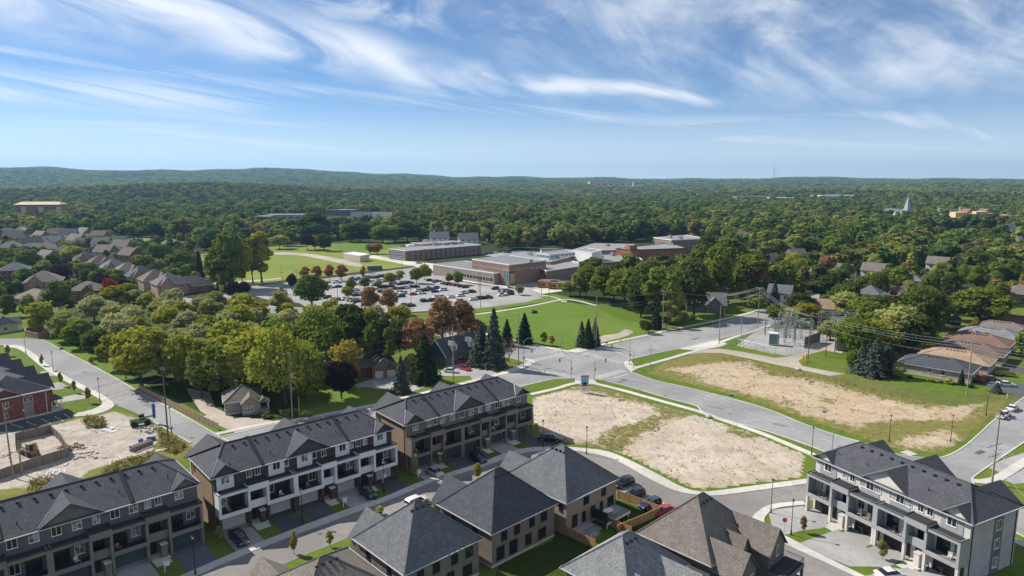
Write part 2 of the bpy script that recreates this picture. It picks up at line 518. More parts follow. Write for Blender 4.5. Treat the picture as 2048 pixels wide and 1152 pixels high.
    plain('paint_teal', (0.14, 0.42, 0.50), 0.5, 0.15, 0.8)
    plain('paint_green', (0.04, 0.24, 0.20), 0.5, 0.08, 1.5)
    plain('tractor_green', (0.19, 0.24, 0.12), 0.5, 0.1, 2.0)
    plain('digger_buff', (0.30, 0.21, 0.13), 0.6, 0.15, 2.0)
    plain('rubber', (0.02, 0.02, 0.02), 0.8, 0.1, 3.0)
    plain('rubble', (0.26, 0.19, 0.15), 0.9, 0.35, 1.5)
    plain('rock', (0.42, 0.39, 0.36), 0.9, 0.25, 1.0)
    plain('lamp_glass', (0.6, 0.58, 0.52), 0.3, 0.05, 1.0)
    plain('lead_green', (0.30, 0.36, 0.355), 0.6, 0.1, 0.1)
    # bark and soil
    plain('bark', (0.10, 0.08, 0.062), 0.95, 0.25, 2.0)
    plain('bark_pale', (0.24, 0.20, 0.17), 0.95, 0.2, 2.0)
    plain('soil', (0.10, 0.075, 0.055), 0.95, 0.25, 2.0)

    # pavements
    def road(name, c, joints=False):
        t = NT(name); p = t.pos()
        n1 = t.noise(p, 0.05, 4.0, 0.6, 0.6); n2 = t.noise(p, 0.7, 4.0, 0.65); n3 = t.noise(p, 9.0, 2.0, 0.7)
        col = t.mix(t.ramp(n1, 0.38, 0.62), sc(c, 0.82), sc(c, 1.12))
        col = t.mix(t.ramp(n2, 0.42, 0.70, 0.0, 0.6), col, sc(c, 0.74))
        col = t.mix(t.ramp(t.noise(p, 0.22, 5.0, 0.7, 1.0), 0.58, 0.68, 0.0, 0.5), col, sc(c, 0.72))
        col = t.mix(t.ramp(n3, 0.35, 0.75, 0.0, 0.30), col, sc(c, 1.3))
        vo = t.N('ShaderNodeTexVoronoi', feature='DISTANCE_TO_EDGE'); vo.inputs['Scale'].default_value = 0.075
        dn = t.N('ShaderNodeMix', data_type='VECTOR'); dn.inputs[0].default_value = 0.08
        nn = t.N('ShaderNodeTexNoise'); nn.inputs['Scale'].default_value = 0.25; t.L(p, nn.inputs['Vector'])
        vm = t.N('ShaderNodeVectorMath', operation='MULTIPLY_ADD'); t.L(nn.outputs['Color'], vm.inputs[0]); vm.inputs[1].default_value = (5, 5, 5); t.L(p, vm.inputs[2])
        t.L(vm.outputs[0], vo.inputs['Vector'])
        cr = t.ramp(vo.outputs['Distance'], 0.001, 0.0065, 0.45, 0.0)
        col = t.mix(t.math('MULTIPLY', cr, t.ramp(n1, 0.45, 0.6)), col, sc(c, 0.45))
        t.bsdf(col, 0.92, 0.2, 0.0, n3, 0.01, 0.3)
    road('road_pale', (0.27, 0.268, 0.268))
    road('road_taupe', (0.225, 0.21, 0.198))
    road('asphalt_new', (0.085, 0.09, 0.098))
    road('drive_grey', (0.33, 0.325, 0.32))
    road('lot_paving', (0.32, 0.31, 0.30))
    road('concrete', (0.52, 0.50, 0.46))
    road('path_gravel', (0.40, 0.35, 0.29))
    road('yard_gravel', (0.34, 0.33, 0.32))
    road('patch_dark', (0.20, 0.20, 0.20))
    road('paver_blue', (0.11, 0.13, 0.15))
    t = NT('road_paint'); p = t.pos()
    t.bsdf(t.mix(t.ramp(t.math('ADD', t.math('MULTIPLY', t.noise(p, 2.2, 4.0, 0.7), .6), t.math('MULTIPLY', t.noise(p, 9.0, 2.0, 0.7), .4)), 0.36, 0.58), (0.27, 0.268, 0.268), (0.56, 0.56, 0.55)), 0.85, 0.2)
    # grass
    def grass(name, c, d, y, amt=0.5, s=1.0):
        t = NT(name); p = t.pos()
        n1 = t.noise(p, 0.035 * s, 4.0, 0.6, 0.4); n2 = t.noise(p, 0.45 * s, 5.0, 0.65); n3 = t.noise(p, 7.0, 2.0, 0.75)
        col = t.mix(t.ramp(n2, 0.3, 0.72), d, c)
        col = t.mix(t.ramp(n1, 0.42, 0.72, 0.0, amt), col, y)
        col = t.mix(t.ramp(n3, 0.3, 0.8, 0.0, 0.45), col, sc(d, 0.55))
        sx = t.N('ShaderNodeSeparateXYZ'); t.L(t.mapping(p, (1, 1, 1), (0, 0, 0.7)), sx.inputs[0])
        st = t.math('SINE', t.math('ADD', t.math('MULTIPLY', sx.outputs[0], 2.2), t.math('MULTIPLY', n1, 4.0)))
        col = t.mix(t.ramp(st, -0.4, 0.4, 0.0, 0.16), col, sc(d, 0.8))
        col = t.mix(t.ramp(t.noise(p, 0.16, 5.0, 0.7, 0.6), 0.58, 0.72, 0.0, 0.45), col, y)
        t.bsdf(col, 0.95, 0.1, 0.0, n3, 0.06, 0.8)
    grass('lawn', (0.125, 0.19, 0.024), (0.085, 0.14, 0.018), (0.20, 0.20, 0.045))
    grass('lawn_field', (0.135, 0.215, 0.030), (0.10, 0.17, 0.024), (0.19, 0.235, 0.05), 0.5, 0.6)
    grass('lawn_sports', (0.20, 0.25, 0.045), (0.165, 0.215, 0.04), (0.30, 0.29, 0.08), 0.6, 0.5)
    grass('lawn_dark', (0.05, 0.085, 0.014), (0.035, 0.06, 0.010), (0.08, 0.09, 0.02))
    grass('meadow', (0.145, 0.165, 0.042), (0.10, 0.125, 0.03), (0.24, 0.205, 0.085), 0.6)
    grass('forest_floor', (0.045, 0.06, 0.018), (0.03, 0.042, 0.013), (0.07, 0.075, 0.03), 0.4, 0.4)
    # bare lots: painted weight "dirt" says how bare, noise breaks the edge into tufts
    def lot(name, dirt, dirt2, weed, weed2):
        t = NT(name); p = t.pos()
        at = t.N('ShaderNodeAttribute', attribute_name='dirt')
        n0 = t.noise(p, 0.09, 4.0, 0.65, 0.6); n1 = t.noise(p, 0.55, 6.0, 0.7, 0.3); n2 = t.noise(p, 3.2, 4.0, 0.75); n3 = t.noise(p, 12.0, 2.0, 0.7)
        f = t.math('ADD', at.outputs['Fac'], t.math('MULTIPLY', t.math('SUBTRACT', n1, 0.5), 1.7))
        f = t.math('ADD', f, t.math('MULTIPLY', t.math('SUBTRACT', n2, 0.5), 1.0))
        f = t.ramp(f, 0.30, 0.70)
        tuft = t.math('MULTIPLY', t.ramp(t.noise(p, 1.6, 5.0, 0.7, 0.4), 0.56, 0.66), t.ramp(n0, 0.36, 0.60))
        f = t.math('MULTIPLY', f, t.math('SUBTRACT', 1.0, t.math('MULTIPLY', tuft, 0.75)))
        n4 = t.noise(p, 0.28, 6.0, 0.72, 0.8)
        n5 = t.noise(t.mapping(p, (1.0, 0.10, 1.0), (0, 0, 0.62)), 1.3, 5.0, 0.65, 0.6)
        dc = t.mix(t.ramp(n0, 0.38, 0.60), dirt, dirt2)
        dc = t.mix(t.ramp(n4, 0.44, 0.66, 0.0, 0.85), dc, sc(dirt, 0.66))
        dc = t.mix(t.ramp(t.noise(p, 0.17, 4.0, 0.6, 1.5), 0.56, 0.70, 0.0, 0.8), dc, (0.43, 0.40, 0.37))
        dc = t.mix(t.ramp(n5, 0.52, 0.66, 0.0, 0.6), dc, sc(dirt, 0.68))
        dc = t.mix(t.ramp(n2, 0.46, 0.68, 0.0, 0.75), dc, sc(dirt, 0.55))
        dc = t.mix(t.ramp(n3, 0.45, 0.72, 0.0, 0.55), dc, sc(dirt2, 1.3))
        wc = t.mix(t.ramp(n1, 0.35, 0.65), weed, weed2)
        wc = t.mix(t.ramp(n3, 0.35, 0.75, 0.0, 0.5), wc, sc(weed, 0.5))
        t.bsdf(t.mix(f, wc, dc), 0.95, 0.1, 0.0, n2, 0.10, 0.7)
    lot('lot_sand', (0.45, 0.372, 0.285), (0.535, 0.465, 0.385), (0.155, 0.15, 0.042), (0.21, 0.18, 0.07))
    lot('lot_clay', (0.44, 0.33, 0.215), (0.50, 0.405, 0.29), (0.15, 0.16, 0.04), (0.24, 0.20, 0.07))
    lot('lot_yard', (0.39, 0.34, 0.285), (0.48, 0.435, 0.385), (0.15, 0.17, 0.035), (0.22, 0.19, 0.06))

    # foliage
    def leaf(name, c, c2, var=0.35, accent=None):
        t = NT(name)
        oi = t.N('ShaderNodeObjectInfo')
        o = t.obj()
        n = t.noise(o, 0.45, 2.0, 0.6); n2 = t.noise(o, 2.5, 1.0)
        col = t.mix(t.ramp(t.math('ADD', t.math('MULTIPLY', n, 0.65), t.math('MULTIPLY', n2, 0.35)), 0.32, 0.68), c, c2)
        if accent: col = t.mix(t.ramp(n, 0.56, 0.70), col, accent)
        hs = t.N('ShaderNodeHueSaturation')
        t.L(t.math('ADD', t.math('MULTIPLY', oi.outputs['Random'], var), 1.0 - var * 0.5), hs.inputs['Value'])
        t.L(t.math('ADD', t.math('MULTIPLY', t.math('FRACT', t.math('MULTIPLY', oi.outputs['Random'], 7.31)), 0.022), 0.491), hs.inputs['Hue'])
        t.L(col, hs.inputs['Color'])
        d = t.N('ShaderNodeBsdfDiffuse'); t.L(hs.outputs[0], d.inputs['Color'])
        tr = t.N('ShaderNodeBsdfTranslucent'); t.L(hs.outputs[0], tr.inputs['Color'])
        mx = t.N('ShaderNodeMixShader'); mx.inputs[0].default_value = 0.42
        t.L(d.outputs[0], mx.inputs[1]); t.L(tr.outputs[0], mx.inputs[2])
        t.L(mx.outputs[0], t.out.inputs['Surface'])
    leaf('leaf_green', (0.127, 0.179, 0.030), (0.243, 0.284, 0.049))
    leaf('leaf_mid', (0.106, 0.146, 0.033), (0.190, 0.230, 0.049))
    leaf('leaf_dark', (0.063, 0.092, 0.026), (0.116, 0.146, 0.036))
    leaf('leaf_lime', (0.273, 0.296, 0.039), (0.410, 0.391, 0.059))
    leaf('leaf_olive', (0.283, 0.293, 0.085), (0.416, 0.398, 0.142))
    leaf('leaf_sage', (0.322, 0.340, 0.142), (0.473, 0.464, 0.227))
    leaf('leaf_gold', (0.3, 0.23, 0.04), (0.42, 0.32, 0.06), 0.3, (0.24, 0.24, 0.05))
    leaf('leaf_rust', (0.30, 0.165, 0.078), (0.42, 0.25, 0.125), 0.25, (0.23, 0.19, 0.075))
    leaf('leaf_orange', (0.4, 0.17, 0.075), (0.48, 0.23, 0.1), 0.25, (0.28, 0.19, 0.06))
    leaf('leaf_red', (0.26, 0.035, 0.03), (0.34, 0.05, 0.04), 0.2)
    leaf('leaf_purple', (0.040, 0.025, 0.028), (0.074, 0.046, 0.046), 0.3)
    leaf('needle_blue', (0.080, 0.105, 0.078), (0.135, 0.165, 0.125), 0.25)
    leaf('needle_dark', (0.031, 0.053, 0.028), (0.059, 0.084, 0.040), 0.25)
    leaf('leaf_brown', (0.232, 0.147, 0.085), (0.326, 0.217, 0.132), 0.25)
    leaf('leaf_weed', (0.24, 0.22, 0.075), (0.34, 0.28, 0.1), 0.4)
    # the far wood: every tree its own tone, a few of them turned
    t = NT('leaf_forest')
    oi = t.N('ShaderNodeObjectInfo'); o = t.obj()
    n = t.noise(o, 0.4, 2.0, 0.6)
    cr = t.N('ShaderNodeValToRGB'); e = cr.color_ramp.elements
    cr.color_ramp.interpolation = 'LINEAR'
    stops = [(0.0, (0.072, 0.119, 0.035)), (0.20, (0.104, 0.156, 0.040)), (0.42, (0.150, 0.212, 0.047)), (0.64, (0.215, 0.276, 0.057)), (0.82, (0.309, 0.323, 0.069)),
             (0.90, (0.230, 0.242, 0.080)), (0.945, (0.115, 0.095, 0.059)), (0.968, (0.244, 0.168, 0.072)), (0.985, (0.388, 0.323, 0.084)), (1.0, (0.093, 0.141, 0.043))]
    e[0].position, e[0].color = 0.0, (*stops[0][1], 1); e[1].position, e[1].color = 1.0, (*stops[-1][1], 1)
    for ps, c in stops[1:-1]:
        q = e.new(ps); q.color = (*c, 1)
    t.L(oi.outputs['Random'], cr.inputs[0])
    col = t.mix(t.ramp(n, 0.4, 0.75, 0.0, 0.4), cr.outputs[0], (0.06, 0.09, 0.03))
    d = t.N('ShaderNodeBsdfDiffuse'); t.L(col, d.inputs['Color'])
    tr = t.N('ShaderNodeBsdfTranslucent'); t.L(col, tr.inputs['Color'])
    mx = t.N('ShaderNodeMixShader'); mx.inputs[0].default_value = 0.38
    t.L(d.outputs[0], mx.inputs[1]); t.L(tr.outputs[0], mx.inputs[2]); t.L(mx.outputs[0], t.out.inputs['Surface'])
    # car paints
    for n, c in {'car_white': (0.72, 0.72, 0.72), 'car_silver': (0.42, 0.43, 0.44), 'car_grey': (0.13, 0.135, 0.145), 'car_black': (0.012, 0.013, 0.016),
                 'car_navy': (0.022, 0.035, 0.075), 'car_red': (0.42, 0.014, 0.022), 'car_maroon': (0.10, 0.014, 0.026), 'car_blue': (0.03, 0.08, 0.26), 'car_teal': (0.10, 0.17, 0.17),
                 'car_purple': (0.055, 0.020, 0.055)}.items():
        t = NT(n); b = t.bsdf(c, 0.28, 0.5, 0.15)
        b.inputs['Coat Weight'].default_value = 0.6; b.inputs['Coat Roughness'].default_value = 0.08
    t = NT('car_glass'); t.bsdf((0.012, 0.015, 0.018), 0.05, 0.7)
    plain('car_lamp', (0.65, 0.65, 0.62), 0.2, 0.05, 1.0, 0.6)
    plain('car_tail', (0.35, 0.01, 0.01), 0.3, 0.05, 1.0, 0.6)
    plain('rim', (0.40, 0.40, 0.41), 0.3, 0.05, 2.0, 0.5, 0.6)
make_materials()
# ---------------------------------------------------------------- terrain
def TZ(x, y):
    """ground height: level town, ridges far off, higher towards the left"""
    x = np.asarray(x, float); y = np.asarray(y, float)
    r = np.hypot(x, y); az = np.degrees(np.arctan2(x, np.maximum(y, 1e-3)))
    left = smooth(6, -22, az) if np.ndim(az) else float(smooth(6, -22, np.array(az)))
    z = 46 * smooth(1500, 8200, r)
    z = z + left * 84 * smooth(3200, 6200, r)
    z = z + left * 22 * smooth(1300, 2300, r) * (1 - smooth(2500, 3300, r))
    z = z + smooth(700, 2600, r) * (9 * np.sin(x / 310 + 1.3) * np.sin(y / 420 + .4) + 6 * np.sin(x / 147 + y / 260))
    z = z + smooth(3800, 6500, r) * (8 * np.sin(az / 3.4 + .6) + 4 * np.sin(az / 1.3 + 2) + 2.5 * np.sin(az / .55))
    z = z - 40 * smooth(8400, 12000, r)
    return z
def build_terrain():
    azs = np.concatenate([np.arange(-180, -48, 6.0), np.arange(-48, 48, 0.6), np.arange(48, 180, 6.0)])
    rs = np.concatenate([[0.5, 30], np.geomspace(60, 12500, 90)])
    A, RR = np.meshgrid(np.radians(azs), rs)
    X, Y = RR * np.sin(A), RR * np.cos(A)
    r_, c_ = X.shape
    Z = TZ(X, Y)
    verts = np.stack([X, Y, Z], -1).reshape(-1, 3)
    faces = []
    for i in range(r_ - 1):
        for j in range(c_):
            j2 = (j + 1) % c_
            faces.append((i*c_+j, i*c_+j2, (i+1)*c_+j2, (i+1)*c_+j))
    me = bpy.data.meshes.new('ground')
    me.from_pydata(verts.tolist(), [], faces)
    me.flip_normals() if me.polygons[len(faces)//2].normal.z < 0 else None
    me.materials.append(M['forest_floor'])
    me.polygons.foreach_set('use_smooth', [True] * len(faces))
    struct(put('ground', me))
build_terrain()

struct(sheet('lawn', [(-330, 20), (330, 20), (420, 300), (330, 372), (60, 330), (-60, 300), (-150, 340), (-330, 300)], 0.010, 'lawn'))
px_sheet('lawn_field', [(952,628),(1122,602),(1193,613),(1240,640),(1335,653),(1320,663),(1206,690),(1165,701),(1137,700),(1000,671),(955,655),(930,640)], 0.024, 'lawn_field')
px_sheet('lawn_strip', [(950,617),(1078,599),(1083,590),(1110,588),(1190,606),(1122,599),(952,625)], 0.028, 'lawn_field')
px_sheet('lawn_garden', [(735,815),(812,797),(760,775),(640,772),(600,800),(600,838)], 0.024, 'lawn_field')
px_sheet('lawn_verge', [(95,682),(122,698),(194,735),(278,782),(440,868),(455,882),(470,872),(440,856),(285,765),(200,715),(110,672)], 0.024, 'lawn_field')
px_sheet('playing_field', [(398,560),(402,508),(470,500),(560,492),(640,488),(700,486),(770,488),(840,500),(850,520),(826,532),(650,552),(520,566)], 0.03, 'lawn_sports')
px_sheet('running_track', [(545,505),(600,506),(660,514),(720,527),(712,533),(650,520),(600,511),(548,509)], 0.045, 'path_gravel', True)
px_sheet('running_track', [(398,566),(480,562),(560,556),(566,558),(480,566),(398,570)], 0.045, 'path_gravel')
px_sheet('park_lawn', [(216,480),(300,476),(302,488),(225,492)], 0.05, 'lawn_sports')
px_sheet('park_lawn', [(610,466),(700,455),(720,468),(640,478)], 0.05, 'lawn_field')
px_sheet('soccer_lawn', [(640,492),(700,484),(770,482),(815,488),(770,500),(700,505)], 0.05, 'lawn_field')
px_sheet('gravel_patch', [(1196,685),(1204,672),(1235,667),(1250,659),(1265,662),(1262,668),(1240,676)], 0.035, 'path_gravel', True, 1.0)
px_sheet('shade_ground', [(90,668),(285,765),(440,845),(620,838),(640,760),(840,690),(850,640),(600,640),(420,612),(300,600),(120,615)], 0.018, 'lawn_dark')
px_sheet('meadow', [(1330,722),(1400,703),(1440,706),(1550,731),(1612,740),(1700,752),(1800,772),(1900,790),(2060,782),(2048,800),(1985,842),(1900,820),(1700,790)], 0.020, 'meadow')

# ---------------------------------------------------------------- roads
ZR = 0.034
E_FAR = px_line([(380,892),(441,875),(553,849),(811,797),(1005,750),(1062,737)])
E_FAR2 = px_line([(1169,703),(1224,690),(1323,667),(1406,656),(1476,636),(1527,621),(1640,588)])
E_NEAR2 = px_line([(1640,616),(1527,653),(1432,680),(1362,696),(1275,715),(1253,722),(1250,730),(1263,745)], 1.0)
E_NEAR = px_line([(1187,760),(1143,757),(1106,759),(1059,769),(800,832),(600,884),(480,917),(380,947)])
sheet('main_road', E_FAR + E_FAR2 + E_NEAR2 + E_NEAR, ZR, 'road_pale')
C_FAR = px_line([(1263,745),(1312,762),(1375,776),(1512,811.5),(1611,850),(1686,875),(1736,889),(1789,908),(1815,913)])
C_FAR2 = px_line([(1952,975),(1987,990),(2048,1015),(2140,1055)])
C_NEAR = px_line([(2140,1118),(2048,1073),(2023,1060),(1900,1008),(1780,956),(1647,902),(1587,880),(1536,863),(1484,849),(1440,836),(1408,825),(1396,813),(1385,809),(1338,797),(1260,774),(1198,759),(1187,760)], 1.5)
sheet('side_road', C_FAR + C_FAR2 + C_NEAR, ZR + .004, 'road_pale')
D_L = px_line([(1815,913),(1850,917),(1878,917),(1904,909),(1931,893),(1956,872),(1991,840),(2048,796),(2150,722)], 1.5)
D_R = px_line([(2150,812),(2048,883),(1990,922),(1950,950),(1942,959),(1945,968),(1952,975)], 1.5)
sheet('branch_road', D_L + D_R, ZR + .008, 'road_pale')
H_NEAR = px_line([(1062,737),(1049,724),(1005,711),(930,687),(860,667),(760,648),(640,634),(430,616),(300,600),(100,583)], 1.5)
H_FAR = px_line([(100,574),(300,588),(430,604),(620,622),(760,632),(860,647),(930,664),(1000,684),(1062,691),(1135,703),(1169,703)], 1.5)
sheet('school_road', H_NEAR + H_FAR, ZR + .012, 'road_pale')
F_R = px_line([(-80,676),(0,678),(60,678),(89,682),(122,700),(194,737),(278,784),(361,829),(455,883),(480,897)], 1.5)
F_L = px_line([(480,940),(440,915),(383,886),(308,843),(262,822),(228,808),(205,790),(155,765),(106,737),(50,696),(8,690),(-80,691)], 1.5)
sheet('left_street', F_R + F_L, ZR + .006, 'road_pale')
# the townhouse street
A_OUT = px_line([(330,1166),(440,1118),(512,1088),(672,1027),(762,997),(832,967.5),(882,951),(960,926),(1012,906),(1050,897),(1086,894),(1120,893.5),(1152,895.5),(1210,902),(1253,918),(1312,947),(1365,975),(1405,984),(1456,979),(1512,971.5),(1607,959),(1680,950)], 1.5)
A_IN = px_line([(330,1180),(512,1101),(687,1035),(799,992),(869,962.5),(908,952),(976,930),(1038,909),(1080,902),(1120,901),(1150,902),(1177,906),(1218,916),(1253,932),(1304,961),(1355,984),(1395,990.5),(1436,992),(1512,982),(1607,969),(1680,960)], 1.5)
def world_line(px): return px_line(px, 1.5)
A_NEAR = px_line([(1680,996),(1604,1003),(1545,1009),(1519,1021),(1504,1038),(1520,1062),(1565,1086),(1660,1130),(1720,1158),(1800,1200)], 1.5)
A_NEAR2 = px_line([(1680,1200),(1603,1152),(1540,1120),(1480,1085),(1440,1050),(1400,1035),(1360,1022),(1330,1009),(1291,992),(1251,970),(1180,948),(1100,935),(1010,950),(900,993),(800,1033),(687,1080),(600,1115),(480,1170)], 1.5)
sheet('townhouse_street', A_IN + A_NEAR + A_NEAR2, ZR + .002, 'road_taupe')
# pavements
px_sheet('car_park', [(500,590),(560,580),(650,566),(730,555),(835,541),(868,546),(905,560),(960,570),(1020,577),(1050,579),(1083,589),(1080,597),(1050,604),(950,617),(880,621),(800,625),(700,622),(620,619),(598,606),(552,604)], 0.04, 'lot_paving')
px_sheet('school_drive', [(400,600),(430,590),(499,573),(650,557),(740,546),(827,535),(850,530),(905,537),(870,548),(835,543),(660,564),(560,581),(500,592),(470,604),(430,610)], 0.045, 'road_pale')
px_sheet('school_plaza', [(830,533),(735,515),(745,510),(800,520),(865,527),(940,540),(1012,566),(1016,577),(960,568),(900,558)], 0.048, 'concrete')
px_sheet('school_yard', [(1016,572),(1040,565),(1150,552),(1150,572),(1090,578),(1050,582)], 0.044, 'lot_paving')
px_sheet('yellow_hut_path', [(1060,580),(1090,574),(1160,575),(1120,583),(1085,588)], 0.05, 'concrete')
px_sheet('substation_yard', [(1473,690),(1490,678),(1513,660),(1527,655),(1573,658),(1696,664),(1696,687),(1648,696),(1600,705),(1573,712),(1527,702)], 0.03, 'yard_gravel')
px_sheet('gravel_lane', [(1345,712),(1400,699),(1440,697.5),(1487,704),(1549,716),(1574,714),(1596,705),(1649,693),(1690,690),(1684,707),(1648,701),(1612,711),(1597,722),(1604,732),(1650,741),(1690,748),(1660,752),(1612,742),(1590,737),(1549,729),(1502,718),(1440,706),(1400,706)], 0.036, 'path_gravel')
px_sheet('drive_apron', [(1356,698),(1420,682),(1436,680),(1455,688),(1440,694),(1398,701)], 0.05, 'concrete')
px_sheet('brick_house_parking', [(-40,864),(-40,838),(60,829),(127,822),(150,834),(117,846),(29,861)], 0.042, 'asphalt_new')
for a, b in (((20,847),(45,856)), ((52,843),(74,852)), ((84,838),(101,847)), ((108,833),(126,842)), ((128,828),(140,836))):
    A, B = P(*a), P(*b); t = (B - A).normalized(); n = Vector((-t.y, t.x, 0)) * .07
    sheet('stall_line', [A-n, A+n, B+n, B-n], 0.05, 'paint_white')
px_sheet('stone_house_drive', [(400,835),(425,826),(470,834),(530,838),(560,846),(500,862),(470,866),(440,852)], 0.03, 'path_gravel')
px_sheet('stone_house_yard', [(370,775),(420,785),(430,815),(470,835),(440,848),(400,822)], 0.026, 'path_gravel')
px_sheet('brown_house_drive', [(700,772),(770,750),(830,742),(870,755),(862,770),(815,786),(780,778)], 0.03, 'drive_grey')
px_sheet('dormer_house_drive', [(870,752),(905,722),(935,728),(990,744),(1000,752),(948,764),(940,752)], 0.03, 'drive_grey')

# raised kerbs and footways
def kerb(line, side=1, w=0.32, h=0.13, name='kerb'):
    o = ribbon(name, line, 0.0 if side > 0 else -w, w if side > 0 else 0.0, 0.0, h, 'concrete'); o['kind'] = 'structure'
for ln in (C_FAR, C_FAR2, D_L, D_R, E_FAR, E_FAR2, E_NEAR2, H_FAR, H_NEAR, F_R, E_NEAR, C_NEAR):
    kerb(ln, 1)
kerb(px_line([(205,790),(155,765),(106,737),(50,696),(8,690),(-80,691)][::-1]), -1)
kerb(px_line([(383,886),(308,843)]), 1)
kerb(px_line([(1680,1200),(1603,1152),(1560,1130)][::-1]), -1)
kerb(px_line([(1251,970),(1291,992),(1329,1009.5)]), 1)
kerb(px_line([(835,542),(650,563),(560,579),(500,590)]), 1, .3, .12)
kerb(px_line([(950,617.5),(1050,604.5),(1080,597),(1083,589),(1050,579)]), -1, .35, .12)
def footway(name, line, w, z=0.11, side=0):
    o = ribbon(name, line, -w/2, w/2, 0.0, z, 'concrete'); o['kind'] = 'structure'; return o
footway('footway', px_line([(1062,789),(1110,778),(1150,767),(1187,767)]), 1.7)
footway('footway', px_line([(1150,762),(1187,767),(1245,781),(1310,799),(1400,824),(1430,835),(1500,859),(1536,872),(1617,906),(1660,925)]), 1.7, .115)
footway('footway', px_line([(1262,738),(1275,735),(1340,717),(1385,704),(1440,690)]), 1.7)
footway('footway', px_line([(1440,685),(1470,674),(1512,661),(1540,650)]), 1.9)
footway('footway', px_line([(1140,704),(1168,697),(1206,689),(1300,669),(1338,660),(1406,647),(1476,632),(1530,617)]), 1.7)
footway('footway', px_line([(860,640),(930,657),(1000,675),(1040,683),(1090,694),(1140,704)]), 1.7)
footway('footway', px_line([(952,629),(1000,622),(1060,612),(1122,600),(1150,601),(1193,611)]), 1.8, .06)
footway('footway', px_line([(1083,590),(1110,595),(1122,600)]), 1.6, .062)
footway('footway', px_line([(430,869),(496,855),(553,844),(592,840),(728,814),(811,795),(1005,747),(1050,733),(1066,722),(1050,718)]), 1.7)
footway('footway', px_line([(1066,722),(1056,728),(1030,738),(1005,747)]), 2.6, .112)
footway('footway', px_line([(400,596),(430,605),(620,618),(700,622)]), 1.5, .06)
px_sheet('corner_pad', [(1247,724),(1250,733),(1262,744),(1275,738),(1270,733),(1262,722)], 0.118, 'concrete')
px_sheet('corner_pad', [(1150,757),(1187,760),(1196,768),(1150,768)], 0.119, 'concrete')
px_sheet('corner_pad', [(1132,702),(1150,706),(1166,704),(1185,698),(1160,696)], 0.117, 'concrete')
footway('footway', px_line([(1808,903),(1828,911)]), 2.4, .12)
# right of the branch road: footway, drives, verge
footway('footway', px_line([(1945,962),(1965,964),(1990,960),(2048,925),(2150,862)]), 2.0)
footway('footway', px_line([(2022,1078),(2048,1090),(2100,1112)]), 1.6)
px_sheet('right_drive', [(1975,935),(2000,945),(2030,940),(2048,915),(2048,905),(2000,922)], 0.03, 'drive_grey')
px_sheet('right_drive', [(2000,958),(2030,948),(2060,930),(2060,965),(2030,968)], 0.031, 'drive_grey')

def slabs(name, a, b, n, z, mat='concrete'):
    """footway laid as separate slabs between two edge lines"""
    def resample(l, n):
        L_ = [0]
        for i in range(1, len(l)): L_.append(L_[-1] + (l[i]-l[i-1]).length)
        out = []; j = 0
        for k in range(n + 1):
            s = L_[-1] * k / n
            while j < len(l) - 2 and L_[j+1] < s: j += 1
            f = (s - L_[j]) / max(1e-6, L_[j+1] - L_[j]); out.append(l[j].lerp(l[j+1], f))
        return out
    A, B = resample(a, n), resample(b, n)
    bed = MB()
    for i in range(n):
        bed.face([(A[i].x,A[i].y,z-.03),(A[i+1].x,A[i+1].y,z-.03),(B[i+1].x,B[i+1].y,z-.03),(B[i].x,B[i].y,z-.03)])
    me = bed.mesh(name, 'drive_grey')
    if me.polygons[0].normal.z < 0: me.flip_normals()
    root = struct(put(name, me))
    rr = random.Random(5)
    for i in range(n):
        q = [A[i], A[i+1], B[i+1], B[i]]
        c = (q[0]+q[1]+q[2]+q[3]) / 4
        q = [c + (p - c) * 0.985 for p in q]
        if (q[1]-q[0]).cross(q[2]-q[0]).z < 0: q.reverse()
        mb = MB().prism([(p.x, p.y) for p in q], 0.0, z + rr.uniform(-.006, .006))
        mb.build('slab', mat, root)
slabs('footway_slabs', A_OUT, A_IN, 96, 0.12)
B_UP = px_line([(1612,1010),(1558,1016),(1538,1026),(1528,1043),(1540,1058),(1574,1074),(1660,1118.7),(1728,1152),(1790,1184)], 1.0)
B_LO = px_line([(1606,1002.6),(1545,1009),(1519,1021),(1504,1038),(1520,1062),(1565,1086),(1660,1130),(1720,1158),(1780,1188)], 1.0)
slabs('footway_slabs', B_UP, B_LO, 42, 0.12)
FS_A = px_line([(8,690),(50,696),(106,737),(155,765),(205,790),(228,808),(222,818),(194,829),(150,834)], 1.0)
FS_B = px_line([(8,695),(40,700),(88,738),(140,768),(186,791),(205,805),(200,812),(180,821),(146,828)], 1.0)
slabs('footway_slabs', FS_A, FS_B, 48, 0.12)
# footway joining the front of the right-hand row and its drives
def drives_right():
    px_sheet('forecourt', [(1536,1022),(1560,1018),(1607,1012),(1660,1052),(1640,1057),(1600,1062),(1570,1070),(1545,1056)], 0.03, 'drive_grey')
    px_sheet('forecourt', [(1600,1086),(1672,1060),(1705,1075),(1755,1110),(1790,1128),(1775,1134),(1700,1133),(1660,1117)], 0.031, 'drive_grey')
    px_sheet('forecourt', [(1730,1152),(1815,1135),(1880,1160),(1860,1200),(1790,1190)], 0.032, 'drive_grey')
drives_right()

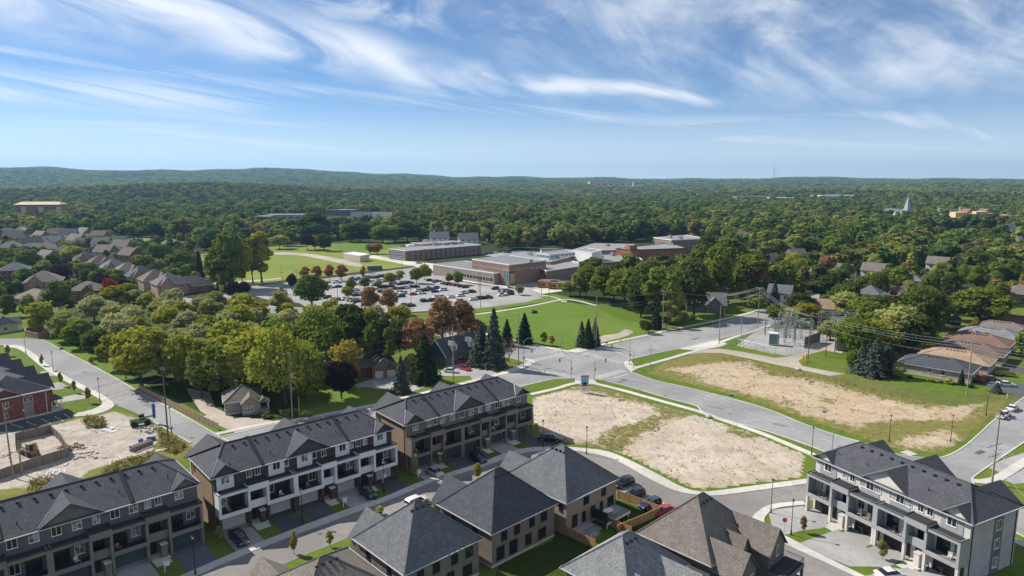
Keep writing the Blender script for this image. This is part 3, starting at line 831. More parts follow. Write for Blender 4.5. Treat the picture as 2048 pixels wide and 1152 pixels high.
# ---------------------------------------------------------------- painted lines
def stripe(a, b, w, name='road_marking', z=0.055, m='road_paint'):
    A, B = Vector((a.x, a.y, 0)), Vector((b.x, b.y, 0)); t = (B - A).normalized(); n = Vector((-t.y, t.x, 0)) * (w/2)
    return sheet(name, [A-n, A+n, B+n, B-n], z, m)
def crosswalk(a, b, n, w=3.0, th=0.55):
    A, B = P(*a), P(*b); t = (B - A).normalized(); q = Vector((-t.y, t.x, 0)) * (w/2)
    for i in range(n):
        c = A.lerp(B, (i + .5) / n)
        stripe(c - q, c + q, th, 'crosswalk_bar')
crosswalk((1062,722), (1130,708), 11)
crosswalk((1092,741), (1148,755), 10)
crosswalk((1191,756), (1248,741), 11)
crosswalk((1168,706), (1243,727), 11)
stripe(P(1228,756), P(1258,748), .45)
stripe(P(1079,737), P(1105,752), .45)
stripe(P(1120,697), P(1100,706), .4)
stripe(P(1262,717), P(1225,700), .45)
def dashes(pts, on=3.0, off=5.0, w=.16):
    ln = px_line(pts, 1.0)
    d = 0; seg = None
    for i in range(len(ln) - 1):
        ph = d % (on + off)
        if ph < on and seg is None: seg = ln[i]
        if ph >= on and seg is not None: stripe(seg, ln[i], w, 'lane_dash'); seg = None
        d += (ln[i+1] - ln[i]).length
dashes([(1262,757),(1330,776),(1420,800),(1520,833),(1610,866),(1700,897),(1800,935),(1900,975),(2030,1030)], 3, 4.5, .2)
dashes([(1300,758),(1380,782),(1510,820),(1600,856),(1700,890)], 3, 6, .18)
dashes([(1245,712),(1330,688),(1420,668),(1500,644)], 3, 6, .2)
dashes([(1225,700),(1320,677),(1420,657)], 3, 7, .16)
stripe(P(1245,708), P(1300,694), .16)
stripe(P(1408,828), P(1484,850), .2)
stripe(P(1060,752), P(985,772), .18)
stripe(P(1075,744), P(1000,762), .14)
for a, b in (((560,590),(600,584)),):
    pass

# ---------------------------------------------------------------- bare lots
def seg_dist(pts, poly):
    d = np.full(len(pts), 1e9)
    n = len(poly)
    for i in range(n):
        a, b = poly[i], poly[(i+1) % n]
        ab = b - a; t = np.clip(((pts - a) @ ab) / max(1e-9, ab @ ab), 0, 1)
        d = np.minimum(d, np.hypot(*(pts - (a + t[:, None] * ab)).T))
    return d
def inside(pts, poly):
    x, y = pts[:, 0], pts[:, 1]; r = np.zeros(len(pts), bool); n = len(poly); j = n - 1
    for i in range(n):
        xi, yi = poly[i]; xj, yj = poly[j]
        c = ((yi > y) != (yj > y)) & (x < (xj - xi) * (y - yi) / (yj - yi + 1e-12) + xi)
        r ^= c; j = i
    return r
def np_poly(px): return np.array([[p.x, p.y] for p in (P(*q) for q in px)])
def sdist(pts, poly):
    d = seg_dist(pts, poly); return np.where(inside(pts, poly), d, -d)
def lot_grid(name, outer, z, mat, dirt, weeds, cell=0.9, mound=0.25, w0=-0.3):
    op = np_poly(outer)
    x0, y0 = op.min(0); x1, y1 = op.max(0)
    xs = np.arange(x0, x1 + cell, cell); ys = np.arange(y0, y1 + cell, cell)
    X, Y = np.meshgrid(xs, ys); pts = np.stack([X.ravel(), Y.ravel()], 1)
    sd_ = sdist(pts, op)
    w = np.full(len(pts), w0)
    for poly, soft in dirt:
        w = np.maximum(w, w0 + (1.15 - w0) * smooth(-soft, soft, sdist(pts, np_poly(poly))))
    for poly, soft, k in weeds:
        w = w - k * smooth(-soft, soft, sdist(pts, np_poly(poly)))
    hz = np.array([mnoise.noise(Vector((p[0]*.12, p[1]*.12, 3))) + .5*mnoise.noise(Vector((p[0]*.5, p[1]*.5, 7))) for p in pts])
    Z = z + np.maximum(0, (hz + .55)) * mound * smooth(0.3, 3.0, sd_)
    keep = sd_ > -cell * .2
    nx = len(xs); idx = -np.ones(len(pts), int); sel = np.nonzero(keep)[0]; idx[sel] = np.arange(len(sel))
    faces = []
    for j in range(len(ys) - 1):
        for i in range(nx - 1):
            q = (j*nx+i, j*nx+i+1, (j+1)*nx+i+1, (j+1)*nx+i)
            if all(idx[k] >= 0 for k in q): faces.append(tuple(int(idx[k]) for k in q))
    me = bpy.data.meshes.new(name)
    me.from_pydata([(float(X.ravel()[k]), float(Y.ravel()[k]), float(Z[k])) for k in sel], [], faces)
    at = me.attributes.new('dirt', 'FLOAT', 'POINT'); at.data.foreach_set('value', w[sel].astype(np.float32))
    me.materials.append(M[mat]); me.polygons.foreach_set('use_smooth', [True] * len(faces))
    return struct(put(name, me))
lot_grid('corner_lot', [(1064,795),(1150,773),(1187,771),(1240,785),(1330,812),(1400,831),(1500,864),(1616,911),(1606,956),(1512,968),(1456,975),(1405,980),(1367,972),(1314,944),(1255,914),(1212,898),(1150,891),(1112,884),(1075,868),(1070,846)],
    0.03, 'lot_sand',
    [([(1070,799),(1130,783),(1182,788),(1234,803),(1296,813),(1308,828),(1262,846),(1221,850),(1197,870),(1187,882),(1148,878),(1073,851)], 4.0),
     ([(1336,846),(1411,834),(1512,861),(1604,907),(1600,949),(1450,969),(1395,974),(1372,962),(1310,930),(1258,903),(1296,875)], 4.5)],
    [([(1420,905),(1470,895),(1500,915),(1450,925)], 3.0, .45), ([(1330,905),(1400,900),(1390,915),(1330,920)], 2.0, .4),
     ([(1440,930),(1540,920),(1560,940),(1470,955)], 2.0, .45), ([(1455,850),(1520,872),(1510,885),(1450,868)], 2.0, .9), ([(1150,830),(1200,820),(1220,835),(1180,845)], 2, .45)], .9, .3, .30)
lot_grid('bare_lot', [(1290,747),(1330,722),(1400,705),(1440,707),(1550,731),(1630,748),(1700,768),(1800,792),(1900,812),(1990,802),(2020,803),(1985,838),(1950,866),(1925,886),(1900,900),(1876,908),(1830,906),(1790,900),(1740,882),(1690,866),(1611,840),(1512,804),(1375,768),(1312,754)],
    0.034, 'lot_clay',
    [([(1325,740),(1425,727),(1500,724),(1536,752),(1600,756),(1650,766),(1730,791),(1860,818),(1955,808),(1935,832),(1880,850),(1918,876),(1902,892),(1850,897),(1800,893),(1700,851),(1611,831),(1540,800),(1400,765)], 7.0)],
    [([(1730,848),(1800,838),(1890,845),(1860,872),(1780,882),(1735,868)], 3.0, 1.0), ([(1630,790),(1680,800),(1670,812),(1640,806)], 2.5, .8), ([(1330,745),(1480,742),(1500,760),(1400,760)], 4, .5), ([(1560,790),(1680,820),(1660,830),(1570,805)], 3, .6)], 1.1, .25, -.12)
lot_grid('building_yard', [(152,836),(194,831),(225,819),(262,826),(306,845),(384,888),(400,905),(350,930),(300,955),(180,985),(-60,1020),(-60,868),(29,862),(117,848)],
    0.030, 'lot_yard',
    [([(-60,868),(117,848),(160,838),(230,824),(310,850),(330,880),(310,905),(240,925),(180,945),(140,975),(-60,985)], 1.6)],
    [([(165,842),(205,840),(210,858),(175,862)], 1.2, 1.1), ([(315,862),(375,895),(350,915),(310,905)], 2, .9), ([(225,925),(310,905),(300,935),(200,958)], 1.5, .7)], .8, .35)

# repairs and covers in the road surface
for i, (px, w, l, a) in enumerate([((1178,712), 3.0, .8, 35), ((1243,762), 4.2, 1.2, 60), ((1120,722), 3.2, .5, 10), ((1165,690), 2.4, .7, 20), ((1430,815), 5, 1.0, -33), ((1560,850), 3.4, 1.6, -33), ((700,852), 4, 1.4, 42), ((300,812), 5, 1.6, -38), ((170,745), 3.5, 1.2, -38), ((1960,905), 3.0, 1.2, 30), ((1400,1004), 3.2, 1.2, 10), ((1690,895), 3.4, 1.2, -33), ((1390,678), 4, 1.0, 32), ((1300,700), 3, 1.2, 32)]):
    p = P(*px); c, s_ = math.cos(R(a)), math.sin(R(a))
    sheet('road_patch', [(p.x + x*c - y*s_, p.y + x*s_ + y*c) for x, y in ((-w/2,-l/2),(w/2,-l/2),(w/2,l/2),(-w/2,l/2))], .0525, 'patch_dark' if i % 3 else 'asphalt_new')
for px in ((214,792), (1200,735), (1330,792), (1175,921), (1460,828), (1700,915), (900,966), (640,1068), (1420,1012), (1280,945), (2000,900)):
    p = P(*px); sheet('manhole_cover', [(p.x + .4*math.cos(R(36*k)), p.y + .4*math.sin(R(36*k))) for k in range(10)], .058, 'steel_dark')
# ---------------------------------------------------------------- windows and doors (shared meshes)
_WC = {}
def window(parent, x, y, z, w, h, face=0.0, frame='trim_white', pane='glass', style='cross', name='window'):
    """window centred at x,y with its sill at z; face 0 looks to local -y"""
    k = (round(w, 2), round(h, 2), frame, pane, style)
    if k not in _WC:
        a = MB(); t = 0.07
        hw = w / 2
        a.box(-hw-t, -hw, -.06, .02, -t, h+t); a.box(hw, hw+t, -.06, .02, -t, h+t)
        a.box(-hw, hw, -.06, .02, h, h+t); a.box(-hw-t-.04, hw+t+.04, -.10, .02, -t-.05, -t+.0)
        a.box(-hw, hw, -.06, .02, -t, 0)
        if style in ('cross', 'split'): a.box(-.03, .03, -.05, .01, 0, h)
        if style == 'grid':
            for i in (1, 2): a.box(-hw + w*i/3 - .03, -hw + w*i/3 + .03, -.05, .01, 0, h)
        if style == 'grid' or style == 'cross': a.box(-hw, hw, -.045, .008, h*.68-.03, h*.68+.03)
        b = MB().box(-hw, hw, -.025, .005, 0, h)
        _WC[k] = (a.mesh('window', frame), b.mesh('pane', pane))
    fr, pn = _WC[k]
    o = put(name, fr, parent, (x, y, z), face)
    put('pane', pn, o)
    return o
_GC = {}
def garage_door(parent, x, y, z, w, h, mat, lights=True, face=0.0):
    k = (round(w, 2), round(h, 2), mat, lights)
    if k not in _GC:
        a = MB(); n = 4
        for i in range(n):
            a.box(-w/2, w/2, -.05, .0, h*i/n + .015, h*(i+1)/n - .015)
        a.box(-w/2, w/2, -.03, .0, 0, h)
        fr = MB(); fr.box(-w/2-.12, -w/2, -.08, .02, 0, h+.12); fr.box(w/2, w/2+.12, -.08, .02, 0, h+.12); fr.box(-w/2, w/2, -.08, .02, h, h+.12)
        g = MB().box(-w*.052, w*.052, -.062, -.045, h*.82, h*.93)
        _GC[k] = (a.mesh('garage_door', mat), fr.mesh('door_frame', 'trim_black' if mat != 'door_white' else 'trim_brown'), g.mesh('pane', 'glass') if lights else None)
    d, fr, g = _GC[k]
    o = put('garage_door', d, parent, (x, y, z), face)
    put('door_frame', fr, o)
    if g:
        for i in range(6): put('pane', g, o, (-w/2 + w*(i+.5)/6, 0, 0))
    return o
def vent_mesh():
    a = MB(); a.box(-.17, .17, -.15, .15, -.25, .1); a.box(-.22, .22, -.19, .18, .1, .19); return a.mesh('roof_vent', 'trim_black')
VENT = vent_mesh()
PIPE = MB().tube([(0,0,-.2),(0,0,.5)], .07, 6).mesh('vent_pipe', 'trim_black')

def hip_solid(mb, x0, x1, y0, y1, z, zr, run0, run1, along='x', m=0, yr=None):
    """hipped roof over a rectangle; runN: how far each end slopes back (0: gable end)"""
    if along == 'x':
        ym = (y0 + y1) / 2 if yr is None else yr
        v = [(x0,y0,z),(x1,y0,z),(x1,y1,z),(x0,y1,z),(x0+run0,ym,zr),(x1-run1,ym,zr)]
    else:
        xm = (x0 + x1) / 2
        v = [(x1,y0,z),(x1,y1,z),(x0,y1,z),(x0,y0,z),(xm,y0+run0,zr),(xm,y1-run1,zr)]
    mb.solid(v, [(0,1,5,4),(1,2,5),(2,3,4,5),(3,0,4),(3,2,1,0)], m)
    return [(v[4], v[5])] + ([(v[0], v[4]), (v[3], v[4])] if run0 > .1 else []) + ([(v[1], v[5]), (v[2], v[5])] if run1 > .1 else [])
def ridge_caps(parent, lines, mat):
    for a, b in lines:
        if (Vector(a) - Vector(b)).length > .3: MB().tube([(a[0], a[1], a[2]+.02), (b[0], b[1], b[2]+.02)], .13, 5).build('ridge_cap', mat, parent)
def gable_front(mb, wallmb, xc, w, yf, z, r, yb, o=0.45, wall_y=None, th=.16, m=0, wm=0):
    """gable roof whose ridge runs in from the facade (yf) to yb, at height z + r; thin slopes, closed front"""
    s = 1 if yb > yf else -1
    k = r / (w / 2)
    ex = 0.35
    zl = z - ex * k
    a = [(xc - w/2 - ex, yf, zl), (xc, yf, z + r), (xc, yb, z + r), (xc - w/2 - ex, yf + s*.9, zl)]
    b = [(xc + w/2 + ex, yf, zl), (xc, yf, z + r), (xc, yb, z + r), (xc + w/2 + ex, yf + s*.9, zl)]
    for q in (a, b):
        top = [Vector(p) + Vector((0, 0, th)) for p in q]
        bot = [Vector(p) for p in q]
        mb.solid(top + bot, [(0,1,2,3),(7,6,5,4),(0,4,5,1),(1,5,6,2),(2,6,7,3),(3,7,4,0)], m)
    if wallmb is not None:
        wy = wall_y if wall_y is not None else yf + s*.45
        wallmb.solid([(xc-w/2+.05, wy, z+.02), (xc+w/2-.05, wy, z+.02), (xc, wy, z+r-.05*k), (xc-w/2+.05, wy+s*.15, z+.02), (xc+w/2-.05, wy+s*.15, z+.02), (xc, wy+s*.15, z+r-.05*k)],
                     [(0,1,2),(5,4,3),(0,3,4,1),(1,4,5,2),(2,5,3,0)], wm)

# ---------------------------------------------------------------- rows of townhouses
BW, LW, SW = 5.35, 2.9, 2.3
Z1, Z2, ZE, ZRG = 3.35, 7.3, 9.9, 13.1
def townhouse_row(label, loc, rz, mods, st, D=12.6, cars=None, scale_x=1.0):
    """one row: garages below, framed balconies, a top storey and a long roof with cross gables"""
    root = empty('townhouse_row', loc, rz, label, 'townhouses')
    wd = {'B': BW * scale_x, 'L': LW * scale_x, 'l': SW * scale_x}
    xs = [0]
    for m in mods: xs.append(xs[-1] + wd[m])
    L_ = xs[-1]
    gr = random.Random(int(abs(loc[0])*10)); gl = lambda: gr.choice(['glass_reflect', 'glass_pale', 'glass', 'glass_pale'])
    w = MB(); w.box(0, L_, 0, D, 0, ZE); w.build('wall', st['wall'], root)
    # shell pieces
    for i, m in enumerate(mods):
        a, b = xs[i], xs[i+1]; c = (a + b) / 2; wdt = b - a
        if m == 'B':
            # ground floor
            garage_door(root, c + .1, -.02, 0, 4.3, 2.45, st['garage'], st.get('lights', True))
            for x0 in (a + .02, b - .42):
                MB().box(x0, x0 + .4, -2.1, -1.6, 0, Z1-.3).build('pier', st['pier'], root)
            f = MB()
            f.box(a, b, -2.16, -1.78, Z1-.35, Z1+.32); f.box(a, b, -2.16, -1.78, Z2-.55, Z2)
            f.box(a, a+.42, -2.16, -1.78, Z1+.32, Z2-.55); f.box(b-.42, b, -2.16, -1.78, Z1+.32, Z2-.55)
            f.box(a+.003, a+.3, -1.78, -.0, Z1-.3, Z2-.003); f.box(b-.3, b-.003, -1.78, -.0, Z1-.3, Z2-.003)
            f.build('balcony_frame', st['frame'], root)
            s = MB(); s.box(a+.3, b-.3, -1.78, -.0, Z1-.25, Z1); s.build('balcony_floor', st.get('floor', 'membrane'), root)
            s = MB(); s.box(a+.02, b-.02, -2.08, 0, Z2-.20, Z2-.12); s.box(a-.04, b+.04, -2.24, -2.08, Z2, Z2+.10); s.box(a-.04, a+.10, -2.08, 0, Z2, Z2+.1); s.box(b-.1, b+.04, -2.08, 0, Z2, Z2+.1)
            s.build('balcony_roof', 'membrane', root)
            r = MB(); r.box(a+.42, b-.42, -2.02, -1.96, Z1+1.02, Z1+1.08); r.box(a+.42, b-.42, -2.02, -1.96, Z1+.40, Z1+.44)
            n = 13
            for k in range(n + 1):
                x = a + .45 + (wdt - .9) * k / n; r.box(x-.014, x+.014, -2.005, -1.975, Z1+.34, Z1+1.02)
            r.build('railing', 'trim_black', root)
            # balcony back wall: window and sliding door
            flip = (i % 2 == 0)
            x1, x2 = (a + 1.35, b - 1.75) if flip else (b - 1.35, a + 1.75)
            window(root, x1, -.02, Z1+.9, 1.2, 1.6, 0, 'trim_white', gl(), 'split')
            window(root, x2, -.02, Z1+.12, 1.9, 2.35, 0, 'trim_black', 'glass', 'split', 'sliding_door')
            # top storey
            if st.get('panel') and i in st['panel_mods']:
                pn = MB(); pn.box(c-1.45 if i else a+.5, c+1.45 if i else a+3.4, -.10, 0, Z2+.0, ZE-.25); pn.build('wall_panel', st['panel'], root)
                window(root, c if i else a+1.95, -.11, Z2+1.0, 1.25, 1.35, 0, st['win'], gl(), 'split')
                if i not in (0, len(mods) - 1):
                    window(root, b - .75, -.02, Z2+1.05, .7, 1.2, 0, st['win'], gl(), 'one')
            else:
                for dx in ((-1.3, 1.3) if i not in (0, len(mods)-1) else (-.2,)):
                    window(root, c+dx, -.02, Z2+.95, 1.15, 1.4, 0, st['win'], gl(), 'split')
            if st.get('bump') and i in st['bump']:
                pn = MB(); pn.box(c-1.7, c+1.7, -.07, 0, Z2, ZE-.05); pn.build('wall_panel', st['bump_mat'], root)
                window(root, c, -.08, Z2+.95, 1.3, 1.4, 0, st['win'], 'glass', 'split')
            ld = MB(); ld.box(c-.1, c+.1, -.2, 0, 2.68, 2.95); ld.build('wall_lamp', 'lamp_glass', root)
        else:
            # porch: door, brick pillar, step; solid parapet above; a raised canopy box
            d = MB(); d.box(c-.95, c-.0, -.06, .0, .35, 2.55); d.build('door', st.get('door', 'door_black'), root)
            sp_ = MB(); sp_.box(a+.1, b-.1, -2.6, 0, 0, .18); sp_.box(a+.3, b-.5, -3.3, -2.6, 0, .10); sp_.build('step', 'concrete', root)
            pl = MB(); pl.box(c+.15, c+1.05, -2.2, -1.2, .18, 2.3); pl.box(c+.08, c+1.12, -2.27, -1.13, 2.3, 2.45, 1); pl.build('brick_pillar', [st['pier'], 'concrete'], root)
            f = MB(); f.box(a+.002, b-.002, -1.55, -1.2, Z1-.3, Z1+1.05); f.box(a+.002, b-.002, -1.2, 0, Z1-.25, Z1); f.build('parapet', st['frame'], root)
            cn = MB(); cn.box(a-.35, b+.35, -2.30, -.0, Z2-.75, Z2+.42); cn.build('canopy', st['frame'], root)
            ct = MB(); ct.box(a-.42, b+.42, -2.38, -2.2, Z2+.42, Z2+.58); ct.box(a-.42, a-.2, -2.2, 0, Z2+.42, Z2+.58); ct.box(b+.2, b+.42, -2.2, 0, Z2+.42, Z2+.58); ct.box(a-.2, b+.2, -2.2, 0, Z2+.42, Z2+.46)
            ct.build('canopy_roof', 'membrane', root)
            window(root, c, -.02, Z1+.3, 1.5, 2.1, 0, 'trim_black', 'glass', 'split', 'glazed_door')
            for dx in ((-.75, .75) if m == 'L' else (0,)):
                window(root, c+dx, -.02, Z2+1.0, .85, 1.3, 0, st['win'], gl(), 'split')
    # roof
    o = .55
    rf = MB()
    hr = 4.6
    rl_ = hip_solid(rf, -o, L_+o, -o, D+o, ZE, ZRG, hr, hr)
    k_main = (ZRG - ZE) / (D/2 + o)
    for (xc, wdt, r) in st['gables']:
        gw = MB(); gable_front(rf, gw, xc * L_ if xc <= 1 else xc, wdt, -o-.02, ZE+.02, r, -o + r / k_main + .1, wall_y=-.12); gw.build('gable_wall', st['gable_mat'], root)
    for (xc, wdt, r) in st['rear']:
        gw = MB(); gable_front(rf, gw, xc * L_ if xc <= 1 else xc, wdt, D+o+.02, ZE+.02, r, D/2 if r > 2.4 else D + o - r/k_main - .1, wall_y=D+.12); gw.build('gable_wall', st['gable_mat'], root)
    roof = rf.build('roof', st['roof'], root); ridge_caps(roof, rl_, st['roof'])
    gt = MB()
    gt.box(-o-.06, L_+o+.06, -o-.12, -o+.02, ZE-.11, ZE+.03); gt.box(-o-.08, -o+.02, -o+.02, D+o, ZE-.11, ZE+.03); gt.box(L_+o-.02, L_+o+.08, -o+.02, D+o, ZE-.11, ZE+.03)
    gt.build('gutter', 'gutter_grey', root)
    # fire walls: dark bands proud of the slope
    for xf in st['fire']:
        x = xf * L_; fw = MB()
        for (ya, yb, za, zb) in ((-o, D/2, ZE, ZRG), (D+o, D/2, ZE, ZRG)):
            v = [(x-.22, ya, za+.05), (x+.22, ya, za+.05), (x+.22, yb, zb+.05), (x-.22, yb, zb+.05), (x-.22, ya, za+.28), (x+.22, ya, za+.28), (x+.22, yb, zb+.28), (x-.22, yb, zb+.28)]
            fw.solid(v, [(0,1,2,3),(4,5,6,7),(0,1,5,4),(1,2,6,5),(2,3,7,6),(3,0,4,7)])
        fw.build('fire_wall', 'trim_black', roof)
    for (xc, wdt, r) in st['gables']:
        x = xc * L_ if xc <= 1 else xc
        fl = MB(); fl.tube([(x - wdt/2 - .1, -o+.25, ZE+.28), (x, -o + r/k_main, ZE + r + .22)], .06, 4); fl.build('valley_flashing', 'metal_flash', roof)
    rr = random.Random(int(L_*7) + len(mods))
    n = int(L_ / 2.6)
    for i in range(n):
        x = 5.2 + i * (L_ - 10.4) / (n - 1)
        y = D/2 - 1.1; z = ZE + k_main * (y + o)
        put('roof_vent', VENT, roof, (x, y, z + .1))
    for i in range(5):
        x = L_ * (i + .5) / 5 + rr.uniform(-1, 1); y = rr.uniform(.8, 2.4)
        put('vent_pipe', PIPE, roof, (x, y, ZE + k_main * (y + o) + .05))
    # ends: downpipes, and a clad strip with windows on the right-hand end
    for y in (.5, D - .6):
        for x0 in (-.11, L_ + .036): MB().box(x0, x0 + .1, y-.06, y+.06, 0, ZE-.2).build('downpipe', 'trim_black', root)
    if st.get('end'):
        e = MB(); e.box(L_, L_+.07, D*.48, D*.68, 0, ZE-.3); e.build('end_panel', st['end'], root)
        for z in (1.0, Z1+.8, Z2-.1):
            window(root, L_+.08, D*.58, z, 1.15, 1.5, math.pi/2, st['win'], gl(), 'split')
    if st.get('end_wall'):
        e = MB(); e.box(L_, L_+.035, .02, D-.02, 0.02, ZE-.25); e.build('end_wall', st['end_wall'], root)
    if st.get('start_wall'):
        e = MB(); e.box(-.035, 0, .02, D-.02, 0.02, ZE-.25); e.build('end_wall', st['start_wall'], root)
    # rear windows
    for i in range(len(mods)):
        c = (xs[i] + xs[i+1]) / 2
        for z in (1.0, Z1+.9, Z2+.9):
            window(root, c, D+.02, z, 1.2, 1.4, math.pi, st['win'], 'glass', 'split')
    return root, xs

def row_at(px, x_local, rz, y_local=-2.16):
    """origin of a row whose local point (x_local, y_local) stands at the pixel"""
    p = P(*px); c, s = math.cos(rz), math.sin(rz)
    return Vector((p.x - (x_local*c - y_local*s), p.y - (x_local*s + y_local*c), 0))
M5 = ['B','L','B','B','l','B','L','B']
G_STD = [(2.0, 4.4, 1.75), (.487, 8.2, 2.6), (.945, 3.9, 1.5)]
REAR_STD = [(3.4, 8.2, 3.0), (.52, 7.6, 2.7), (.93, 5.6, 2.0)]
st_white = dict(wall='brick_plum', pier='brick_plum', frame='panel_white', garage='door_white', win='trim_white', roof='shingle_charcoal', gable_mat='siding_dark',
    panel='panel_white', panel_mods=(0, 2, 3, 5, 7), gables=G_STD, rear=REAR_STD, fire=(.24, .72), start_wall='brick_tan', end_wall='brick_plum')
st_taupe = dict(wall='brick_taupe', pier='brick_taupe', frame='panel_taupe', garage='door_teal', win='trim_white', roof='shingle_charcoal', gable_mat='siding_dark',
    gables=G_STD, rear=REAR_STD, fire=(.24, .72), lights=False, start_wall='brick_tan')
st_grey = dict(wall='siding_grey', pier='brick_taupe', frame='panel_smoke', garage='door_teal', win='trim_white', roof='shingle_charcoal', gable_mat='siding_slate',
    gables=G_STD, rear=REAR_STD, fire=(.24, .72), lights=False)
st_right = dict(wall='brick_white', pier='brick_white', frame='panel_grey', garage='door_black', win='trim_white', roof='shingle_charcoal', gable_mat='brick_white',
    gables=[(1.9, 4.0, 1.5), (.5, 8.0, 2.6), (.925, 4.0, 1.6)], rear=[(.14, 6.0, 2.2), (.5, 8.0, 3.0), (.88, 7.0, 2.6)], fire=(), lights=False, end='panel_slate', floor='wood_deck',
    bump=(0, 2, 3, 5), bump_mat='panel_grey', end_wall='brick_mist')
RZ = R(41.0)
L5 = 5*BW + 2*LW + SW
ROW2, _ = townhouse_row('three-storey townhouse row with white balcony frames and plum brick, middle of the street', row_at((442,1074), 0, RZ), RZ, M5, st_white)
ROW3, _ = townhouse_row('taupe three-storey townhouse row at the street bend beside the bare corner lot', row_at((824,947), 0, R(40)), R(40), M5, st_taupe, scale_x=.96)
ROW1, _ = townhouse_row('grey-sided three-storey townhouse row cut off at the lower left corner', row_at((411,1088), L5, R(43)), R(43), M5, st_grey)
M4 = ['B','L','B','B','L','B']
ROW4, _ = townhouse_row('pale brick townhouse row with grey balcony frames at lower right', row_at((1609,1020), 0, R(-63.5)), R(-63.5), M4, st_right, D=12.4)

# drives, lawns and paths in front of the rows
def row_front(root, mods, sx=1.0, depth=8.6, paver_at=None, dm=None):
    wd = {'B': BW*sx, 'L': LW*sx, 'l': SW*sx}; x = 0
    mw = root.matrix_world
    def g(name, x0, x1, y0, y1, z, m):
        c, s = math.cos(root.rotation_euler.z), math.sin(root.rotation_euler.z)
        q = [(x0,y0),(x1,y0),(x1,y1),(x0,y1)]
        sheet(name, [(root.location.x + a*c - b*s, root.location.y + a*s + b*c) for a, b in q], z, m)
    for i, m in enumerate(mods):
        if m == 'B':
            g('driveway', x + .35, x + wd[m] - .2, -depth - 2, 0, 0.022, dm or 'paver_blue' if (dm or i == paver_at) else ('asphalt_new' if i not in (0, 5) else 'drive_grey'))
        else:
            g('front_path', x + .2, x + wd[m] - .3, -4.2, -2.4, 0.026, 'concrete')
        x += wd[m]
row_front(ROW1, M5, 1.0, 8.0, paver_at=7)
row_front(ROW2, M5, 1.0, 8.0)
row_front(ROW3, M5, .96, 8.0)
row_front(ROW4, M4, 1.0, 5.0, None, 'drive_grey')

# balcony furniture
def patio_set(root, x, lb, mat='trim_black'):
    c, s_ = math.cos(root.rotation_euler.z), math.sin(root.rotation_euler.z); y = -.9
    o = empty('patio_chair', (root.location.x + x*c - y*s_, root.location.y + x*s_ + y*c, Z1), root.rotation_euler.z + .4, lb, 'chair', 'balcony chairs')
    MB().box(-.3, .3, -.3, .3, .38, .45).build('seat', mat, o); MB().box(-.3, .3, .25, .32, .45, 1.0).build('backrest', mat, o)
    for a, b in ((-.27,-.27),(.27,-.27),(-.27,.27),(.27,.27)): MB().box(a-.03, a+.03, b-.03, b+.03, 0, .38).build('leg', mat, o)
for root, nm, xs_ in ((ROW2, 'white-framed row', (2.0, 10.2, 11.3, 16.4, 24.0, 32.5)), (ROW4, 'pale brick row', (1.6, 3.2, 10.0, 11.6, 16.2, 25.2)), (ROW1, 'grey row', (22.5, 31.8, 17.0)), (ROW3, 'taupe row', (2.2, 15.6, 22.6))):
    for i, x in enumerate(xs_): patio_set(root, x, 'patio chair on a balcony of the %s, %s from its left end' % (nm, ordinal(i)), ('wood_tan', 'trim_black', 'panel_white')[i % 3])
